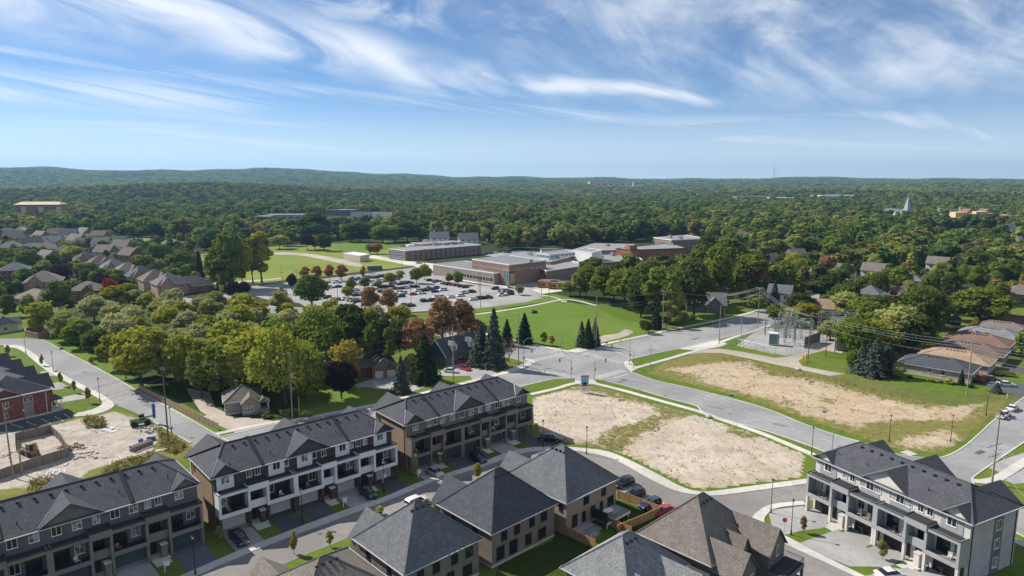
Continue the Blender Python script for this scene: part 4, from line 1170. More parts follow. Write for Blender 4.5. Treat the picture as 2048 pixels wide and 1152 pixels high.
# ---------------------------------------------------------------- detached houses
def wall_face(root, w, d, face, u, z, ww, hh, frame='trim_white', pane='glass', style='split', name='window', out=.02):
    """put a window on a face: 0 front (-y), 1 right (+x), 2 back (+y), 3 left (-x); u runs along the face"""
    if face == 0: return window(root, u, -out, z, ww, hh, 0, frame, pane, style, name)
    if face == 1: return window(root, w+out, u, z, ww, hh, math.pi/2, frame, pane, style, name)
    if face == 2: return window(root, u, d+out, z, ww, hh, math.pi, frame, pane, style, name)
    return window(root, -out, u, z, ww, hh, -math.pi/2, frame, pane, style, name)
def hip_house(label, corner, rz, w, d, h, rise, wall, roof, cat='house', o=.45, run=None, along=None, wings=(), wins=(), base=True, gutter=True, chimney=None, group=None,
              vents=4, wall2=None, trim='gutter_grey', name='house', frame='trim_black'):
    """hipped house; corner = its local (0,0); wings: (x0,x1,y0,y1,h,rise,dir,wallmat) gabled parts, dir 'front'/'back'/'right'/'left'"""
    root = empty(name, corner, rz, label, cat, group)
    MB().box(0, w, 0, d, 0, h).build('wall', wall, root)
    if base: MB().box(-.03, w+.03, -.03, d+.03, 0, .45).build('foundation', 'concrete', root)
    rf = MB()
    along = along or ('x' if w >= d else 'y')
    run = run if run is not None else min(w, d) / 2 + o
    rl_ = hip_solid(rf, -o, w+o, -o, d+o, h, h+rise, run, run, along)
    roof_o = rf.build('roof', roof, root)
    if base: ridge_caps(roof_o, rl_, roof)
    if gutter:
        g = MB(); g.box(-o-.1, w+o+.1, -o-.1, -o+.02, h-.10, h+.02); g.box(-o-.1, w+o+.1, d+o-.02, d+o+.1, h-.10, h+.02)
        g.box(-o-.1, -o+.02, -o+.02, d+o-.02, h-.10, h+.02); g.box(w+o-.02, w+o+.1, -o+.02, d+o-.02, h-.10, h+.02)
        g.build('gutter', trim, root)
    for (x0, x1, y0, y1, wh, wr, di, wm) in wings:
        MB().box(x0, x1, y0, y1, 0, wh).build('wing_wall', wm or wall, root)
        a = MB(); e = .35; th = .14
        if di in ('front', 'back'):
            xm = (x0+x1)/2; ya, yb = y0-e, y1+e
            P4 = lambda s: [(xm + s*((x1-x0)/2+e), ya, wh - e*wr/((x1-x0)/2)), (xm, ya, wh+wr), (xm, yb, wh+wr), (xm + s*((x1-x0)/2+e), yb, wh - e*wr/((x1-x0)/2))]
            tri = [[(x0, y0+.02, wh), (x1, y0+.02, wh), (xm, y0+.02, wh+wr)], [(x0, y1-.02, wh), (x1, y1-.02, wh), (xm, y1-.02, wh+wr)]]
        else:
            ym = (y0+y1)/2; xa, xb = x0-e, x1+e
            P4 = lambda s: [(xa, ym + s*((y1-y0)/2+e), wh - e*wr/((y1-y0)/2)), (xa, ym, wh+wr), (xb, ym, wh+wr), (xb, ym + s*((y1-y0)/2+e), wh - e*wr/((y1-y0)/2))]
            tri = [[(x0+.02, y0, wh), (x0+.02, y1, wh), (x0+.02, ym, wh+wr)], [(x1-.02, y0, wh), (x1-.02, y1, wh), (x1-.02, ym, wh+wr)]]
        for s in (-1, 1):
            q = P4(s); top = [(p[0], p[1], p[2]+th) for p in q]
            a.solid(top + q, [(0,1,2,3),(7,6,5,4),(0,4,5,1),(1,5,6,2),(2,6,7,3),(3,7,4,0)])
        a.build('wing_roof', roof, root)
        for t in tri: MB().face(t).build('gable_wall', wm or wall, root)
    for k, wn in enumerate(wins):
        face, u, z, ww, hh = wn[:5]; st = wn[5] if len(wn) > 5 else 'split'
        wall_face(root, w, d, face, u, z, ww, hh, frame, 'glass', st)
    if vents:
        k = rise / (run if along == 'x' else run)
        for i in range(vents):
            if along == 'x':
                x = w/2 + (i - (vents-1)/2) * 1.0; y = d/2 - 1.0; z = h + rise * (y + o) / (d/2 + o)
            else:
                x = w/2 - 1.0; y = d/2 + (i - (vents-1)/2) * 1.0; z = h + rise * (x + o) / (w/2 + o)
            put('roof_vent', VENT, roof_o, (x, y, z + .06))
    if chimney:
        cx, cy, cz = chimney
        MB().box(cx-.4, cx+.4, cy-.4, cy+.4, h*.5, cz).box(cx-.46, cx+.46, cy-.46, cy+.46, cz, cz+.15).build('chimney', 'brick_brown', root)
    return root
def eave_corner(px, zeave, rz, o=.45):
    p = P(px[0], px[1], zeave); c, s = math.cos(rz), math.sin(rz)
    return Vector((p.x + o*c - o*s, p.y + o*s + o*c, 0))
RH = R(43.5)
bw = [(0, 2.6, 3.9, 1.1, 1.4), (0, 5.4, 3.9, 1.1, 1.4), (0, 8.8, 3.9, 1.1, 1.4), (0, 11.6, 3.9, 1.3, 1.4), (0, 1.8, 1.0, 1.5, 2.0), (0, 4.6, .9, 1.6, 2.1), (0, 8.0, 1.1, 1.2, 1.7), (0, 11.2, 1.0, 1.6, 1.6), (3, 4.0, 4.0, .9, 1.3), (3, 9.5, 4.0, .9, 1.3)]
hip_house('grey hip-roofed house with beige brick back wall in the bottom centre foreground', eave_corner((808,1152), 6, RH), RH, 13.5, 12.9, 6.0, 6.2, 'brick_taupe', 'shingle_slate',
    wings=[(.6, 7.0, 10.5, 15.6, 5.2, 3.4, 'back', None)], wins=bw)
hip_house('dark steep-roofed brick house behind the grey hip roof in the foreground', eave_corner((983,1070), 6, RH), RH, 14.2, 13.0, 6.0, 6.3, 'brick_taupe', 'shingle_black',
    wings=[(.6, 7.2, 10.5, 15.8, 5.4, 3.6, 'back', None)], wins=bw)
H4 = hip_house('hip-roofed brick house with a back deck beside the street bend', eave_corner((1133,1008), 6, RH), RH, 13.6, 14.6, 6.0, 6.2, 'brick_beige', 'shingle_slate',
    wings=[(.4, 6.6, 12.0, 17.6, 5.2, 3.6, 'back', None), (8.6, 13.0, 12.0, 16.6, 4.2, 2.6, 'back', None)],
    wins=[(0, 2.2, .9, 1.2, 2.0), (0, 4.6, 1.0, .8, 1.7), (0, 7.2, 1.0, .8, 1.9), (0, 9.4, 1.0, .8, 1.9), (0, 12.0, 1.0, 1.6, 2.0), (0, 5.2, 4.0, 1.3, 1.3), (0, 10.0, 4.0, 1.2, 1.2), (3, 1.2, 4.0, .7, 1.2), (3, 8, 4.0, .9, 1.3)])
hip_house('brown-roofed low house cut off at the bottom edge', (-26.4, 76.2, 0), RH, 14.5, 13.4, 4.6, 4.7, 'brick_beige', 'shingle_taupe',
    wings=[(.4, 6.4, 11.0, 17.5, 3.4, 2.4, 'back', None)], wins=[(0, 3, 1, 1.4, 1.4), (0, 7, 1, 1.4, 1.4), (0, 11, 1, 1.4, 1.4)])
def taupe_house():
    c, s = math.cos(RH), math.sin(RH)
    p = P(1272, 1068, 6)                       # eave corner at local (0, d)
    w, d = 13.6, 12.0
    org = Vector((p.x + .45*c + .45*s + s*d, p.y + .45*s - .45*c - c*d, 0))
    r = hip_house('large taupe-roofed house with three front gables beside the street corner', org, RH, w, d, 6.2, 6.2, 'brick_taupe', 'shingle_taupe',
        wings=[(.2, 5.4, -4.2, 3.0, 5.6, 2.9, 'front', 'siding_slate'), (8.4, 13.4, -4.6, 4.0, 6.4, 3.0, 'front', 'siding_slate'), (5.9, 8.0, -1.6, 3.6, 6.6, 1.7, 'front', 'siding_slate')],
        wins=[(1, 3.0, 3.8, 1.2, 1.4), (1, 8.0, 3.8, 1.2, 1.4), (1, 4, 1, 1.4, 1.6)])
    for x in (1.6, 2.8, 4.0): window(r, x, -4.24, 2.6, .9, 2.2, 0, 'trim_white', 'glass', 'grid')
    window(r, 10.9, -4.64, 5.2, .5, 1.5, 0, 'trim_white', 'glass', 'one'); window(r, 10.2, -4.64, 1.0, 1.2, 1.8, 0, 'trim_white', 'glass', 'split')
    MB().box(8.2, 13.8, -7.4, -4.6, 3.6, 3.9).build('porch_roof', 'membrane', r)
    MB().box(8.1, 13.9, -7.5, -7.2, 3.25, 3.85).box(8.1, 8.4, -7.2, -4.6, 3.25, 3.85).box(13.6, 13.9, -7.2, -4.6, 3.25, 3.85).build('porch_beam', 'siding_slate', r)
    for x in (8.3, 11.0, 13.7): MB().box(x-.18, x+.18, -7.45, -7.1, 0, 3.25).build('porch_post', 'siding_slate', r)
    rl = MB()
    rl.box(8.2, 13.8, -7.42, -7.36, 4.75, 4.81); rl.box(13.72, 13.78, -7.36, -4.6, 4.75, 4.81); rl.box(8.22, 8.28, -7.36, -4.6, 4.75, 4.81)
    for i in range(24):
        x = 8.2 + 5.6 * i / 23; rl.box(x-.015, x+.015, -7.405, -7.375, 3.9, 4.75)
    for i in range(12):
        y = -7.36 + 2.76 * i / 11; rl.box(13.735, 13.765, y-.015, y+.015, 3.9, 4.75)
    rl.build('railing', 'trim_black', r)
    MB().box(5.6, 8.2, -1.8, 0, 0, 2.7).build('entry', 'siding_slate', r)
taupe_house()
def grey_house():
    c, s = math.cos(RH), math.sin(RH)
    p = P(1120, 1135, 6); w, d = 13.0, 11.2
    org = Vector((p.x + .45*c + .45*s + s*d, p.y + .45*s - .45*c - c*d, 0))
    hip_house('light grey hip-roofed house at the bottom edge beside the taupe roof', org, RH, w, d, 6.0, 5.0, 'brick_taupe', 'shingle_grey',
        wings=[(1.0, 6.0, -4, 3.0, 5.4, 2.4, 'front', None), (7.5, 12.0, -4.4, 4.0, 5.4, 2.4, 'front', None)], wins=[(3, 4, 4, .9, 1.3), (3, 8, 4, .9, 1.3)], vents=3)
grey_house()

# backyard: fences, deck, patio table
_PAN = {}
def board_fence(label, pts, h=1.75, mat='wood_cedar', step=2.4, zb=0.0, cat='fence'):
    """fence of board panels between posts; every panel and post a part"""
    pts = [Vector((p[0], p[1], 0)) for p in pts]
    root = empty('board_fence', (pts[0].x, pts[0].y, zb), 0, label, cat)
    for a, b in zip(pts[:-1], pts[1:]):
        n = max(1, round((b-a).length / step)); t = (b-a)/n; l = t.length; ang = math.atan2(t.y, t.x)
        k = (round(l, 2), h, mat)
        if k not in _PAN:
            m = MB(); nb = int(l / .28)
            for i in range(nb):
                x = .06 + (l-.12) * i / nb
                m.box(x+.008, x + (l-.12)/nb - .008, -.02 + .012*(i % 2), .02, .06, h - .16 + .02*((i*7) % 3 == 0))
            m.box(.05, l-.05, -.045, -.021, h*.25, h*.25+.1); m.box(.05, l-.05, -.045, -.021, h*.7, h*.7+.1); m.box(.03, l-.03, -.06, .05, h-.14, h-.09)
            _PAN[k] = (m.mesh('panel', mat), MB().box(-.06, .06, -.06, .06, 0, h).box(-.075, .075, -.075, .075, h, h+.05).mesh('post', mat))
        for i in range(n):
            q = a + t*i - pts[0]
            put('panel', _PAN[k][0], root, (q.x, q.y, 0), ang); put('post', _PAN[k][1], root, (q.x, q.y, 0), ang)
        q = b - pts[0]; put('post', _PAN[k][1], root, (q.x, q.y, 0), ang)
    return root
board_fence('cedar board fence round the deck garden of the hip-roofed brick house', [P(1236,997), P(1280,1013), P(1322,1030), P(1278,1050), P(1235,1068)])
board_fence('cedar fence between two back gardens, running away from the deck', [P(1183,1038), P(1210,1050), P(1248,1066), P(1262,1072)])
board_fence('shaded cedar fence between the dark-roofed house and its neighbour', [P(1104,1058), P(1135,1073), P(1190,1098)])
board_fence('tan board fence along the left street in front of the stone bungalow', [P(279,781), P(308,797), P(350,818), P(390,838), P(437,861)], 1.9, 'wood_tan', 2.5)
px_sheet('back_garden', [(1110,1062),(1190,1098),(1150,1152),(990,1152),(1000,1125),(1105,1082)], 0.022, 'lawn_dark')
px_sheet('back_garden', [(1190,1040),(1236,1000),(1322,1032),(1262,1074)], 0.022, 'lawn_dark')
px_sheet('house_drive', [(1240,972),(1252,970),(1330,1009),(1345,1020),(1322,1030),(1236,996)], 0.024, 'drive_grey')
def back_deck():
    c, s = math.cos(RH), math.sin(RH)
    o = H4.location
    def w(x, y): return (o.x + x*c - y*s, o.y + x*s + y*c)
    dk = empty('back_deck', (*w(9.6, -1.8), 0), RH, 'grey raised timber deck with black railing behind the hip-roofed brick house', 'deck')
    MB().box(-3.0, 3.4, -1.9, 1.75, 1.0, 1.18).build('deck_boards', 'wood_deck', dk)
    MB().box(-3.05, 3.45, -1.98, -1.9, .85, 1.2).box(3.4, 3.48, -1.9, 1.75, .85, 1.2).build('fascia', 'trim_white', dk)
    for x, y in ((-2.8,-1.7),(0.2,-1.7),(3.2,-1.7)): MB().box(x-.08, x+.08, y-.08, y+.08, 0, 1.0).build('post', 'trim_white', dk)
    rl = MB(); rl.box(-3.0, 3.4, -1.88, -1.82, 2.1, 2.16); rl.box(3.32, 3.38, -1.82, 1.7, 2.1, 2.16)
    for i in range(22): x = -3 + 6.4*i/21; rl.box(x-.015, x+.015, -1.865, -1.835, 1.18, 2.1)
    for i in range(12): y = -1.8 + 3.5*i/11; rl.box(3.335, 3.365, y-.015, y+.015, 1.18, 2.1)
    rl.build('railing', 'trim_black', dk)
    MB().box(-3.1, -2.98, -1.9, 1.75, 1.18, 3.0).build('privacy_screen', 'trim_black', dk)
    tb = empty('patio_table', (*w(9.3, -1.7), 1.18), RH, 'oval patio table with a pale cover on the back deck', 'table')
    top = [(1.15*math.cos(t*math.pi/8), .7*math.sin(t*math.pi/8)) for t in range(16)]
    MB().prism(top, .70, .78).build('tabletop', 'paint_white', tb)
    for x, y in ((-.6,-.35),(.6,-.35),(-.6,.35),(.6,.35)): MB().box(x-.04, x+.04, y-.04, y+.04, 0, .7).build('leg', 'steel_dark', tb)
    st = empty('patio_step', (*w(3.4, -1.6), 0), RH, 'pale stone patio step with black railing at the brick house back door', 'patio')
    MB().box(-2.2, 2.4, -1.4, 1.55, 0, .5).box(-1.2, 1.2, -2.2, -1.4, 0, .28).build('slab', 'drive_grey', st)
    rl = MB(); rl.box(-2.2, 2.4, -1.38, -1.33, 1.4, 1.46)
    for i in range(14): x = -2.2 + 4.6*i/13; rl.box(x-.015, x+.015, -1.37, -1.34, .5, 1.4)
    rl.build('railing', 'trim_black', st)
back_deck()

# ---------------------------------------------------------------- older houses round the crossing
def stone_bungalow():
    rz = R(24)
    p = P(451, 831)
    r = hip_house('small grey-brown stone bungalow with hipped roof behind the tan fence', (p.x, p.y, 0), rz, 8.8, 9.6, 3.3, 3.0, 'stone_grey', 'shingle_taupe', along='y', vents=0, chimney=(3.2, 6.0, 7.2),
        wings=[(4.0, 8.0, -2.2, 3, 3.2, 1.7, 'front', None)], wins=[(3, 2.2, 1.0, .8, 1.3), (3, 4.4, .3, .9, 2.1), (3, 6.6, 1.0, .8, 1.2)], frame='trim_white')
    window(r, 5.6, -2.24, .9, 2.3, 1.5, 0, 'trim_white', 'glass_blue', 'grid')
    MB().box(8.0, 10.6, -1.6, 1.2, 0, 1.0).build('porch_base', 'stone_grey', r)
    for x, y in ((8.2,-1.4),(10.4,-1.4),(10.4,1.0)): MB().box(x-.1, x+.1, y-.1, y+.1, 1.0, 2.8).build('porch_post', 'trim_white', r)
    m = MB(); hip_solid(m, 7.7, 10.9, -1.9, 1.5, 2.8, 3.9, .6, .6, 'y'); m.build('porch_roof', 'shingle_taupe', r)
stone_bungalow()
def brown_house():
    rz = R(20); p = P(622, 767)
    r = empty('house', (p.x, p.y, 0), rz, 'brown brick house with garage wing and skylights behind the purple tree', 'house')
    MB().box(0, 12, 0, 8, 0, 5.2).build('wall', 'brick_brown', r)
    m = MB(); hip_solid(m, -.5, 12.5, -.5, 8.5, 5.2, 6.6, .0, .0); m.build('roof', 'shingle_brown', r)
    MB().box(12, 18, 1, 8, 0, 3.2).build('link_wall', 'brick_red', r)
    m = MB(); hip_solid(m, 11.9, 18.4, .4, 8.6, 3.2, 5.2, 0, 0); m.build('link_roof', 'shingle_brown', r)
    MB().box(18, 25.5, -1.2, 11, 0, 3.4).build('garage_wall', 'brick_orange', r)
    m = MB(); hip_solid(m, 17.5, 26.0, -1.8, 11.6, 3.4, 6.4, 0, 0, 'y'); g = m.build('garage_roof', 'shingle_taupe', r)
    MB().face([(18,-1.21,3.4),(25.5,-1.21,3.4),(21.75,-1.21,6.2)]).build('gable_wall', 'brick_orange', r)
    for y in (2.0, 5.0):
        k = MB(); sl = 3.0/4.25
        q = [(18.8,y,3.4+1.3*sl),(20.6,y,3.4+3.1*sl),(20.6,y+.7,3.4+3.1*sl),(18.8,y+.7,3.4+1.3*sl)]
        k.solid([(a,b,c+.05) for a,b,c in q]+[(a,b,c+.22) for a,b,c in q], [(3,2,1,0),(4,5,6,7),(0,1,5,4),(1,2,6,5),(2,3,7,6),(3,0,4,7)]); k.build('skylight', 'paint_white', r)
    for x in (20.0, 23.6): garage_door(r, x, -1.22, 0, 2.5, 2.2, 'door_white', False)
    for x, z in ((2, 3), (6, 3), (10, 3), (3, .8), (8, .8)): window(r, x, -.03, z, 1.3, 1.3, 0, 'trim_brown', 'glass')
    garage_door(r, 15, .97, 0, 3.2, 2.2, 'door_brown', False)
brown_house()
def dormer_house():
    rz = R(47); p = P(892, 733)
    r = empty('house', (p.x, p.y, 0), rz, 'white-trimmed house with two dormers on its dark roof near the crossing', 'house')
    w, d, h, rs = 17.0, 9.6, 3.0, 5.2
    MB().box(0, w, 0, d, 0, h).build('wall', 'panel_slate', r)
    m = MB(); hip_solid(m, -.4, w+.4, -.5, d+.5, h, h+rs, 0, 0); m.build('roof', 'shingle_black', r)
    for x in (-.03, w+.03): MB().face([(x,0,h),(x,d,h),(x,d/2,h+rs*.93)]).build('gable_wall', 'panel_slate', r)
    for x in (-.42, w+.36):
        for (ya, yb) in ((-.5, d/2), (d+.5, d/2)):
            MB().solid([(x,ya,h-.2),(x+.1,ya,h-.2),(x+.1,yb,h+rs-.2),(x,yb,h+rs-.2),(x,ya,h+.1),(x+.1,ya,h+.1),(x+.1,yb,h+rs+.1),(x,yb,h+rs+.1)], [(0,1,2,3),(4,5,6,7),(0,1,5,4),(1,2,6,5),(2,3,7,6),(3,0,4,7)]).build('barge_board', 'trim_white', r)
    for xc in (4.6, 12.2):
        MB().box(xc-1.2, xc+1.2, .9, 3.6, h, 6.2).build('dormer', 'trim_white', r)
        a = MB()
        for s_ in (-1, 1):
            q = [(xc+s_*1.55, .5, 5.95), (xc, .5, 7.3), (xc, 4.4, 7.3), (xc+s_*1.55, 4.0, 5.95)]
            a.solid([(x,y,z+.12) for x,y,z in q]+q, [(0,1,2,3),(7,6,5,4),(0,4,5,1),(1,5,6,2),(2,6,7,3),(3,7,4,0)])
        a.build('dormer_roof', 'shingle_slate', r)
        MB().face([(xc-1.2,.88,6.2),(xc+1.2,.88,6.2),(xc,.88,7.2)]).build('gable_wall', 'trim_white', r)
        window(r, xc, .86, 4.5, 1.0, 1.4, 0, 'trim_white', 'glass')
    for x in (3, 6.5, 13, 15.2): window(r, x, -.03, .9, 1.3, 1.4, 0, 'trim_white', 'glass', 'grid')
    MB().box(8.6, 10.4, -1.4, 0, 0, .3).build('step', 'concrete', r)
    MB().box(9.0, 10.0, -.06, 0, .3, 2.4).build('door', 'door_brown', r)
    MB().box(14.6, 15.5, 4.4, 5.2, 6, 9.4).build('chimney', 'brick_brown', r)
dormer_house()
def red_brick_row():
    rz = R(51); p = P(104, 826)
    w, d, h = 15.0, 44.0, 6.6
    c, s = math.cos(rz), math.sin(rz)
    r = empty('townhouse_row', (p.x - w*c, p.y - w*s, 0), rz, 'red brick townhouse row with grey gabled roofs at the left edge', 'townhouses')
    MB().box(0, w, 0, d, 0, h).build('wall', 'brick_red', r)
    MB().box(-.05, w+.05, -.05, d+.05, 0, .5).build('foundation', 'concrete', r)
    m = MB(); hip_solid(m, -.6, w+.6, -.6, d+.6, h, h+4.2, 6.0, 0, 'y'); rf = m.build('roof', 'shingle_charcoal', r)
    g = MB(); g.box(-.7, w+.7, -.72, -.58, h-.25, h+.04); g.box(w+.58, w+.72, -.58, d+.6, h-.25, h+.04); g.build('gutter', 'trim_white', r)
    # the shallow gable over the end wall
    gm = MB(); gwl = MB(); gable_front(gm, gwl, 5.2, 6.4, -.75, h+.02, 2.0, 2.6, wall_y=-.1); gm.build('end_gable', 'shingle_charcoal', r); gwl.build('gable_wall', 'brick_red', r)
    # cross gables facing the street, one per house
    for k in range(4):
        y0 = 1.2 + k*11.0; ym = y0 + 3.6; hw = 3.6
        a = MB(); xf = w + 1.5; rr = 3.0
        for s_ in (-1, 1):
            q = [(xf, ym+s_*(hw+.4), h-.35), (xf, ym, h+rr), (w/2+1.0, ym, h+rr), (w-1.2, ym+s_*(hw+.4), h-.35)]
            a.solid([(x,y,z+.15) for x,y,z in q]+q, [(0,1,2,3),(7,6,5,4),(0,4,5,1),(1,5,6,2),(2,6,7,3),(3,7,4,0)])
        a.build('cross_gable', 'shingle_charcoal', r)
        MB().box(w, w+1.0, ym-hw, ym+hw, 0, h-.1).build('bay', 'brick_red', r)
        MB().face([(w+1.02,ym-hw,h-.1),(w+1.02,ym+hw,h-.1),(w+1.02,ym,h+rr-.3)]).build('gable_wall', 'siding_beige', r)
        window(r, w+1.03, ym, 4.0, 2.0, 1.6, math.pi/2, 'trim_white', 'glass', 'grid')
        for v in (ym-1.2, ym+1.0): put('roof_vent', VENT, rf, (w/2-2.0, v, h+2.9))
    MB().box(9.0, 11.2, -.08, 0, .5, 5.0).build('stone_strip', 'stone_grey', r)
    for x in (9.5, 10.7): window(r, x, -.09, 4.4, .6, 1.4, 0, 'trim_white', 'glass', 'one')
    for x, z, ww in ((2.2, 3.9, 1.5), (5.4, 3.9, 1.2), (5.2, 1.4, .8), (1.5, 1.2, .9)): window(r, x, -.03, z, ww, 1.4, 0, 'trim_white', 'glass', 'cross')
    for x in (14.0,): MB().box(x, x+.12, -.12, 0, 0, h-.2).build('downpipe', 'trim_white', r)
    # corner porch
    MB().box(w, w+2.6, .2, 4.2, 0, .7).build('porch_floor', 'concrete', r)
    for x, y in ((w+2.4,.4),(w+2.4,4.0),(w+.3,.4)): MB().box(x-.09, x+.09, y-.09, y+.09, .7, 3.2).build('porch_post', 'trim_white', r)
    m = MB(); hip_solid(m, w-.1, w+3.0, -.2, 4.6, 3.2, 4.2, .3, 1.2); m.build('porch_roof', 'shingle_charcoal', r)
    rl = MB()
    rl.box(w+.3, w+2.4, .35, .41, 1.6, 1.66)
    for i in range(12): x = w+.35+2.0*i/11; rl.box(x-.02, x+.02, .36, .40, .7, 1.6)
    rl.build('railing', 'trim_white', r)
    return r
red_brick_row()
# drives and lawns between that row and the street
for k, (a, b) in enumerate((((100,818),(205,806)), ((96,800),(178,786)), ((95,790),(160,774)), ((85,768),(138,762)), ((60,735),(98,738)))):
    pass
px_sheet('front_drive', [(118,806),(186,794),(170,785),(112,797)], 0.024, 'drive_grey')
px_sheet('front_drive', [(104,781),(140,775),(120,764),(96,768)], 0.024, 'drive_grey')
px_sheet('front_drive', [(88,755),(112,750),(95,741),(80,744)], 0.024, 'drive_grey')
hip_house('grey-roofed house with a porch at the left edge beside the timber enclosure', (*P(-6,668)[:2], 0), R(55), 7, 16, 3.0, 3.2, 'siding_beige', 'shingle_slate', vents=2,
    wings=[(2.0, 9.0, 1.0, 7.0, 2.8, 2.0, 'right', 'trim_white')], wins=[(1, 9, .8, 1.2, 1.4), (0, 3, .8, 1.2, 1.4)], frame='trim_white')
def timber_pen():
    pts = [P(51,672), P(75,678), P(97,672), P(82,663), P(53,666)]
    r = empty('timber_enclosure', (pts[0].x, pts[0].y, 0), 0, 'open-topped tan timber enclosure at the end of the left street', 'enclosure')
    for a, b in zip(pts, pts[1:] + pts[:1]):
        t = (b-a); q = a - pts[0]; l = t.length
        m = MB(); m.box(0, l, -.1, .1, 0, 2.1, 0); m.box(-.05, l+.05, -.16, .16, 2.1, 2.25, 1)
        m.build('wall', ['wood_cedar', 'wood_tan'], r, (q.x, q.y, 0), math.atan2(t.y, t.x))
timber_pen()

# ---------------------------------------------------------------- bungalows at the right
B_LIST = [((1878,713), 'shingle_black', 'charcoal', 'brick_pink'), ((1914,699), 'shingle_tan', 'tan', 'brick_pink'), ((1943,684), 'shingle_brown', 'dark brown', 'brick_tan'), ((1958,667), 'shingle_rust', 'reddish brown', 'brick_tan'),
          ((1985,655), 'shingle_grey', 'pale grey', 'brick_orange'), ((2005,643), 'shingle_taupe', 'grey-brown', 'brick_pink'), ((2024,630), 'shingle_red', 'dark red', 'brick_tan')]
for i, (px, rm, cn, wm) in enumerate(B_LIST):
    rz = R(-44); w, d = 19.5, 12.6
    p = P(px[0], px[1], 5.4); c, s = math.cos(rz), math.sin(rz)
    org = (p.x - w*.5*c + d*.5*s, p.y - w*.5*s - d*.5*c, 0)
    hip_house('%s hip-roofed brick bungalow, %s of the row at the right edge' % (cn, 'nearest' if i == 0 else ordinal(i)), org, rz, w, d, 3.0, 2.5, wm, rm, vents=6, frame='trim_white', group=None,
        wins=[(0, 2.2, .5, .9, .6), (0, 9.0, 1.6, .8, .9), (0, 12.5, 1.2, .9, 1.4), (1, 3, .9, 1.6, 1.3), (1, 8, .2, .9, 2.1)])
px_sheet('bungalow_drive', [(1950,765),(1990,755),(2060,772),(2060,800),(2020,790)], 0.03, 'asphalt_new')
px_sheet('bungalow_drive', [(2000,735),(2020,728),(2060,738),(2060,752)], 0.03, 'asphalt_new')

# ---------------------------------------------------------------- suburb at the left
def far_house(label, px, rz, w, d, h, rise, wall, roof, kind='hip', gx=None, group='suburb houses at the left'):
    if w < 25: w, d, h, rise = w*1.16, d*1.16, h*1.06, rise*1.2
    p = P(*px); rz = R(rz); c, s = math.cos(rz), math.sin(rz)
    org = (p.x - w*.5*c, p.y - w*.5*s, 0)
    wins = []
    for z in ((.9, 3.7) if h > 4.5 else (.9,)):
        for u in (.2, .5, .8): wins.append((0, w*u, z, 1.5, 1.4, 'split'))
        for u in (.3, .7): wins.append((3, d*u, z, 1.3, 1.3, 'split')); wins.append((1, d*u, z, 1.3, 1.3, 'split'))
    wings = []
    if gx is not None: wings.append((gx*w-w*.2, gx*w+w*.2, -1.2, d*.5, h*.98, rise*.72, 'front', None))
    return hip_house(label, org, rz, w, d, h, rise, wall, roof, wings=wings, wins=wins, vents=0, run=0.01 if kind == 'gable' else None, group=group, base=False, frame='trim_white')
FH = [
 ('big taupe-roofed brick house with blank side wall in the left suburb', (88,592), 28, 14, 13, 7.0, 4.2, 'brick_tan', 'shingle_taupe', 'hip', .3),
 ('dark brick house with hipped roof just behind the yellow-green grove', (168,606), 8, 12, 10, 5.8, 3.2, 'brick_brown', 'shingle_taupe', 'hip', .68),
 ('low grey-roofed bungalow behind the grove at the far left', (50,612), -25, 16, 11, 3.2, 3.4, 'siding_beige', 'shingle_taupe', 'hip', None),
 ('grey hip-roofed house partly hidden by trees at the left edge', (30,560), 30, 13, 11, 5.6, 3.4, 'brick_brown', 'shingle_slate', 'hip', None),
 ('grey house with two pale gables at the left edge', (20,510), 20, 14, 10, 5.6, 3.8, 'brick_brown', 'shingle_grey', 'hip', .7),
 ('white steep-gabled house in the left suburb', (103,499), 25, 12, 11, 5.6, 4.6, 'siding_white', 'shingle_grey', 'gable', .3),
 ('long brown-roofed terrace behind the left suburb trees', (75,513), 20, 24, 11, 5.4, 3.8, 'brick_tan', 'shingle_taupe', 'hip', .2),
 ('grey-roofed house beside the yellowing round tree', (158,500), 25, 13, 11, 5.6, 3.8, 'brick_tan', 'shingle_slate', 'hip', .5),
 ('pale brick house next to the small park lawn', (206,496), 30, 12, 11, 5.4, 3.6, 'brick_beige', 'shingle_taupe', 'hip', .6),
 ('slate-roofed house in the middle of the left suburb', (127,516), 25, 12, 11, 5.0, 3.6, 'brick_tan', 'shingle_slate', 'hip', None),
 ('small dark house by the park lawn', (247,494), 20, 9, 9, 5.0, 3.2, 'brick_brown', 'shingle_charcoal', 'hip', None),
 ('small grey gabled house right of the dark one by the park', (270,497), 20, 8, 9, 5.0, 3.2, 'siding_beige', 'shingle_slate', 'gable', None),
 ('grey hip-roofed bungalow beside the playground', (338,497), 10, 15, 12, 3.6, 3.4, 'brick_beige', 'shingle_grey', 'hip', None),
 ('dark long-roofed bungalow at the end of the terrace by the school road', (384,586), 32, 19, 12, 3.4, 4.0, 'brick_brown', 'shingle_charcoal', 'hip', None),
 ('white-gabled brick house at the far left corner', (12,478), 22, 16, 11, 5.6, 4.2, 'brick_red', 'shingle_slate', 'hip', .35),
 ('pale roofed house half hidden left of the hedge trees', (45,470), 22, 14, 10, 5.0, 3.6, 'brick_beige', 'shingle_taupe', 'hip', None),
]
for a in FH: far_house(*a)
T_COL = ['taupe', 'grey', 'brown', 'slate', 'charcoal', 'taupe', 'brown', 'grey']
for i in range(8):
    f = i / 7
    px = (148 + (348-148)*f, 528 + (590-528)*f)
    far_house('gabled brick terrace house with porch, %s from the left in the curving suburb terrace' % ordinal(i), px, 35 + 6*f, 13.0, 12, 5.6, 4.4, 'brick_tan' if i % 2 else 'brick_beige',
              ['shingle_taupe','shingle_charcoal','shingle_brown','shingle_slate'][i % 4], 'hip', .3 if i % 2 else .65, group='curving suburb terrace')
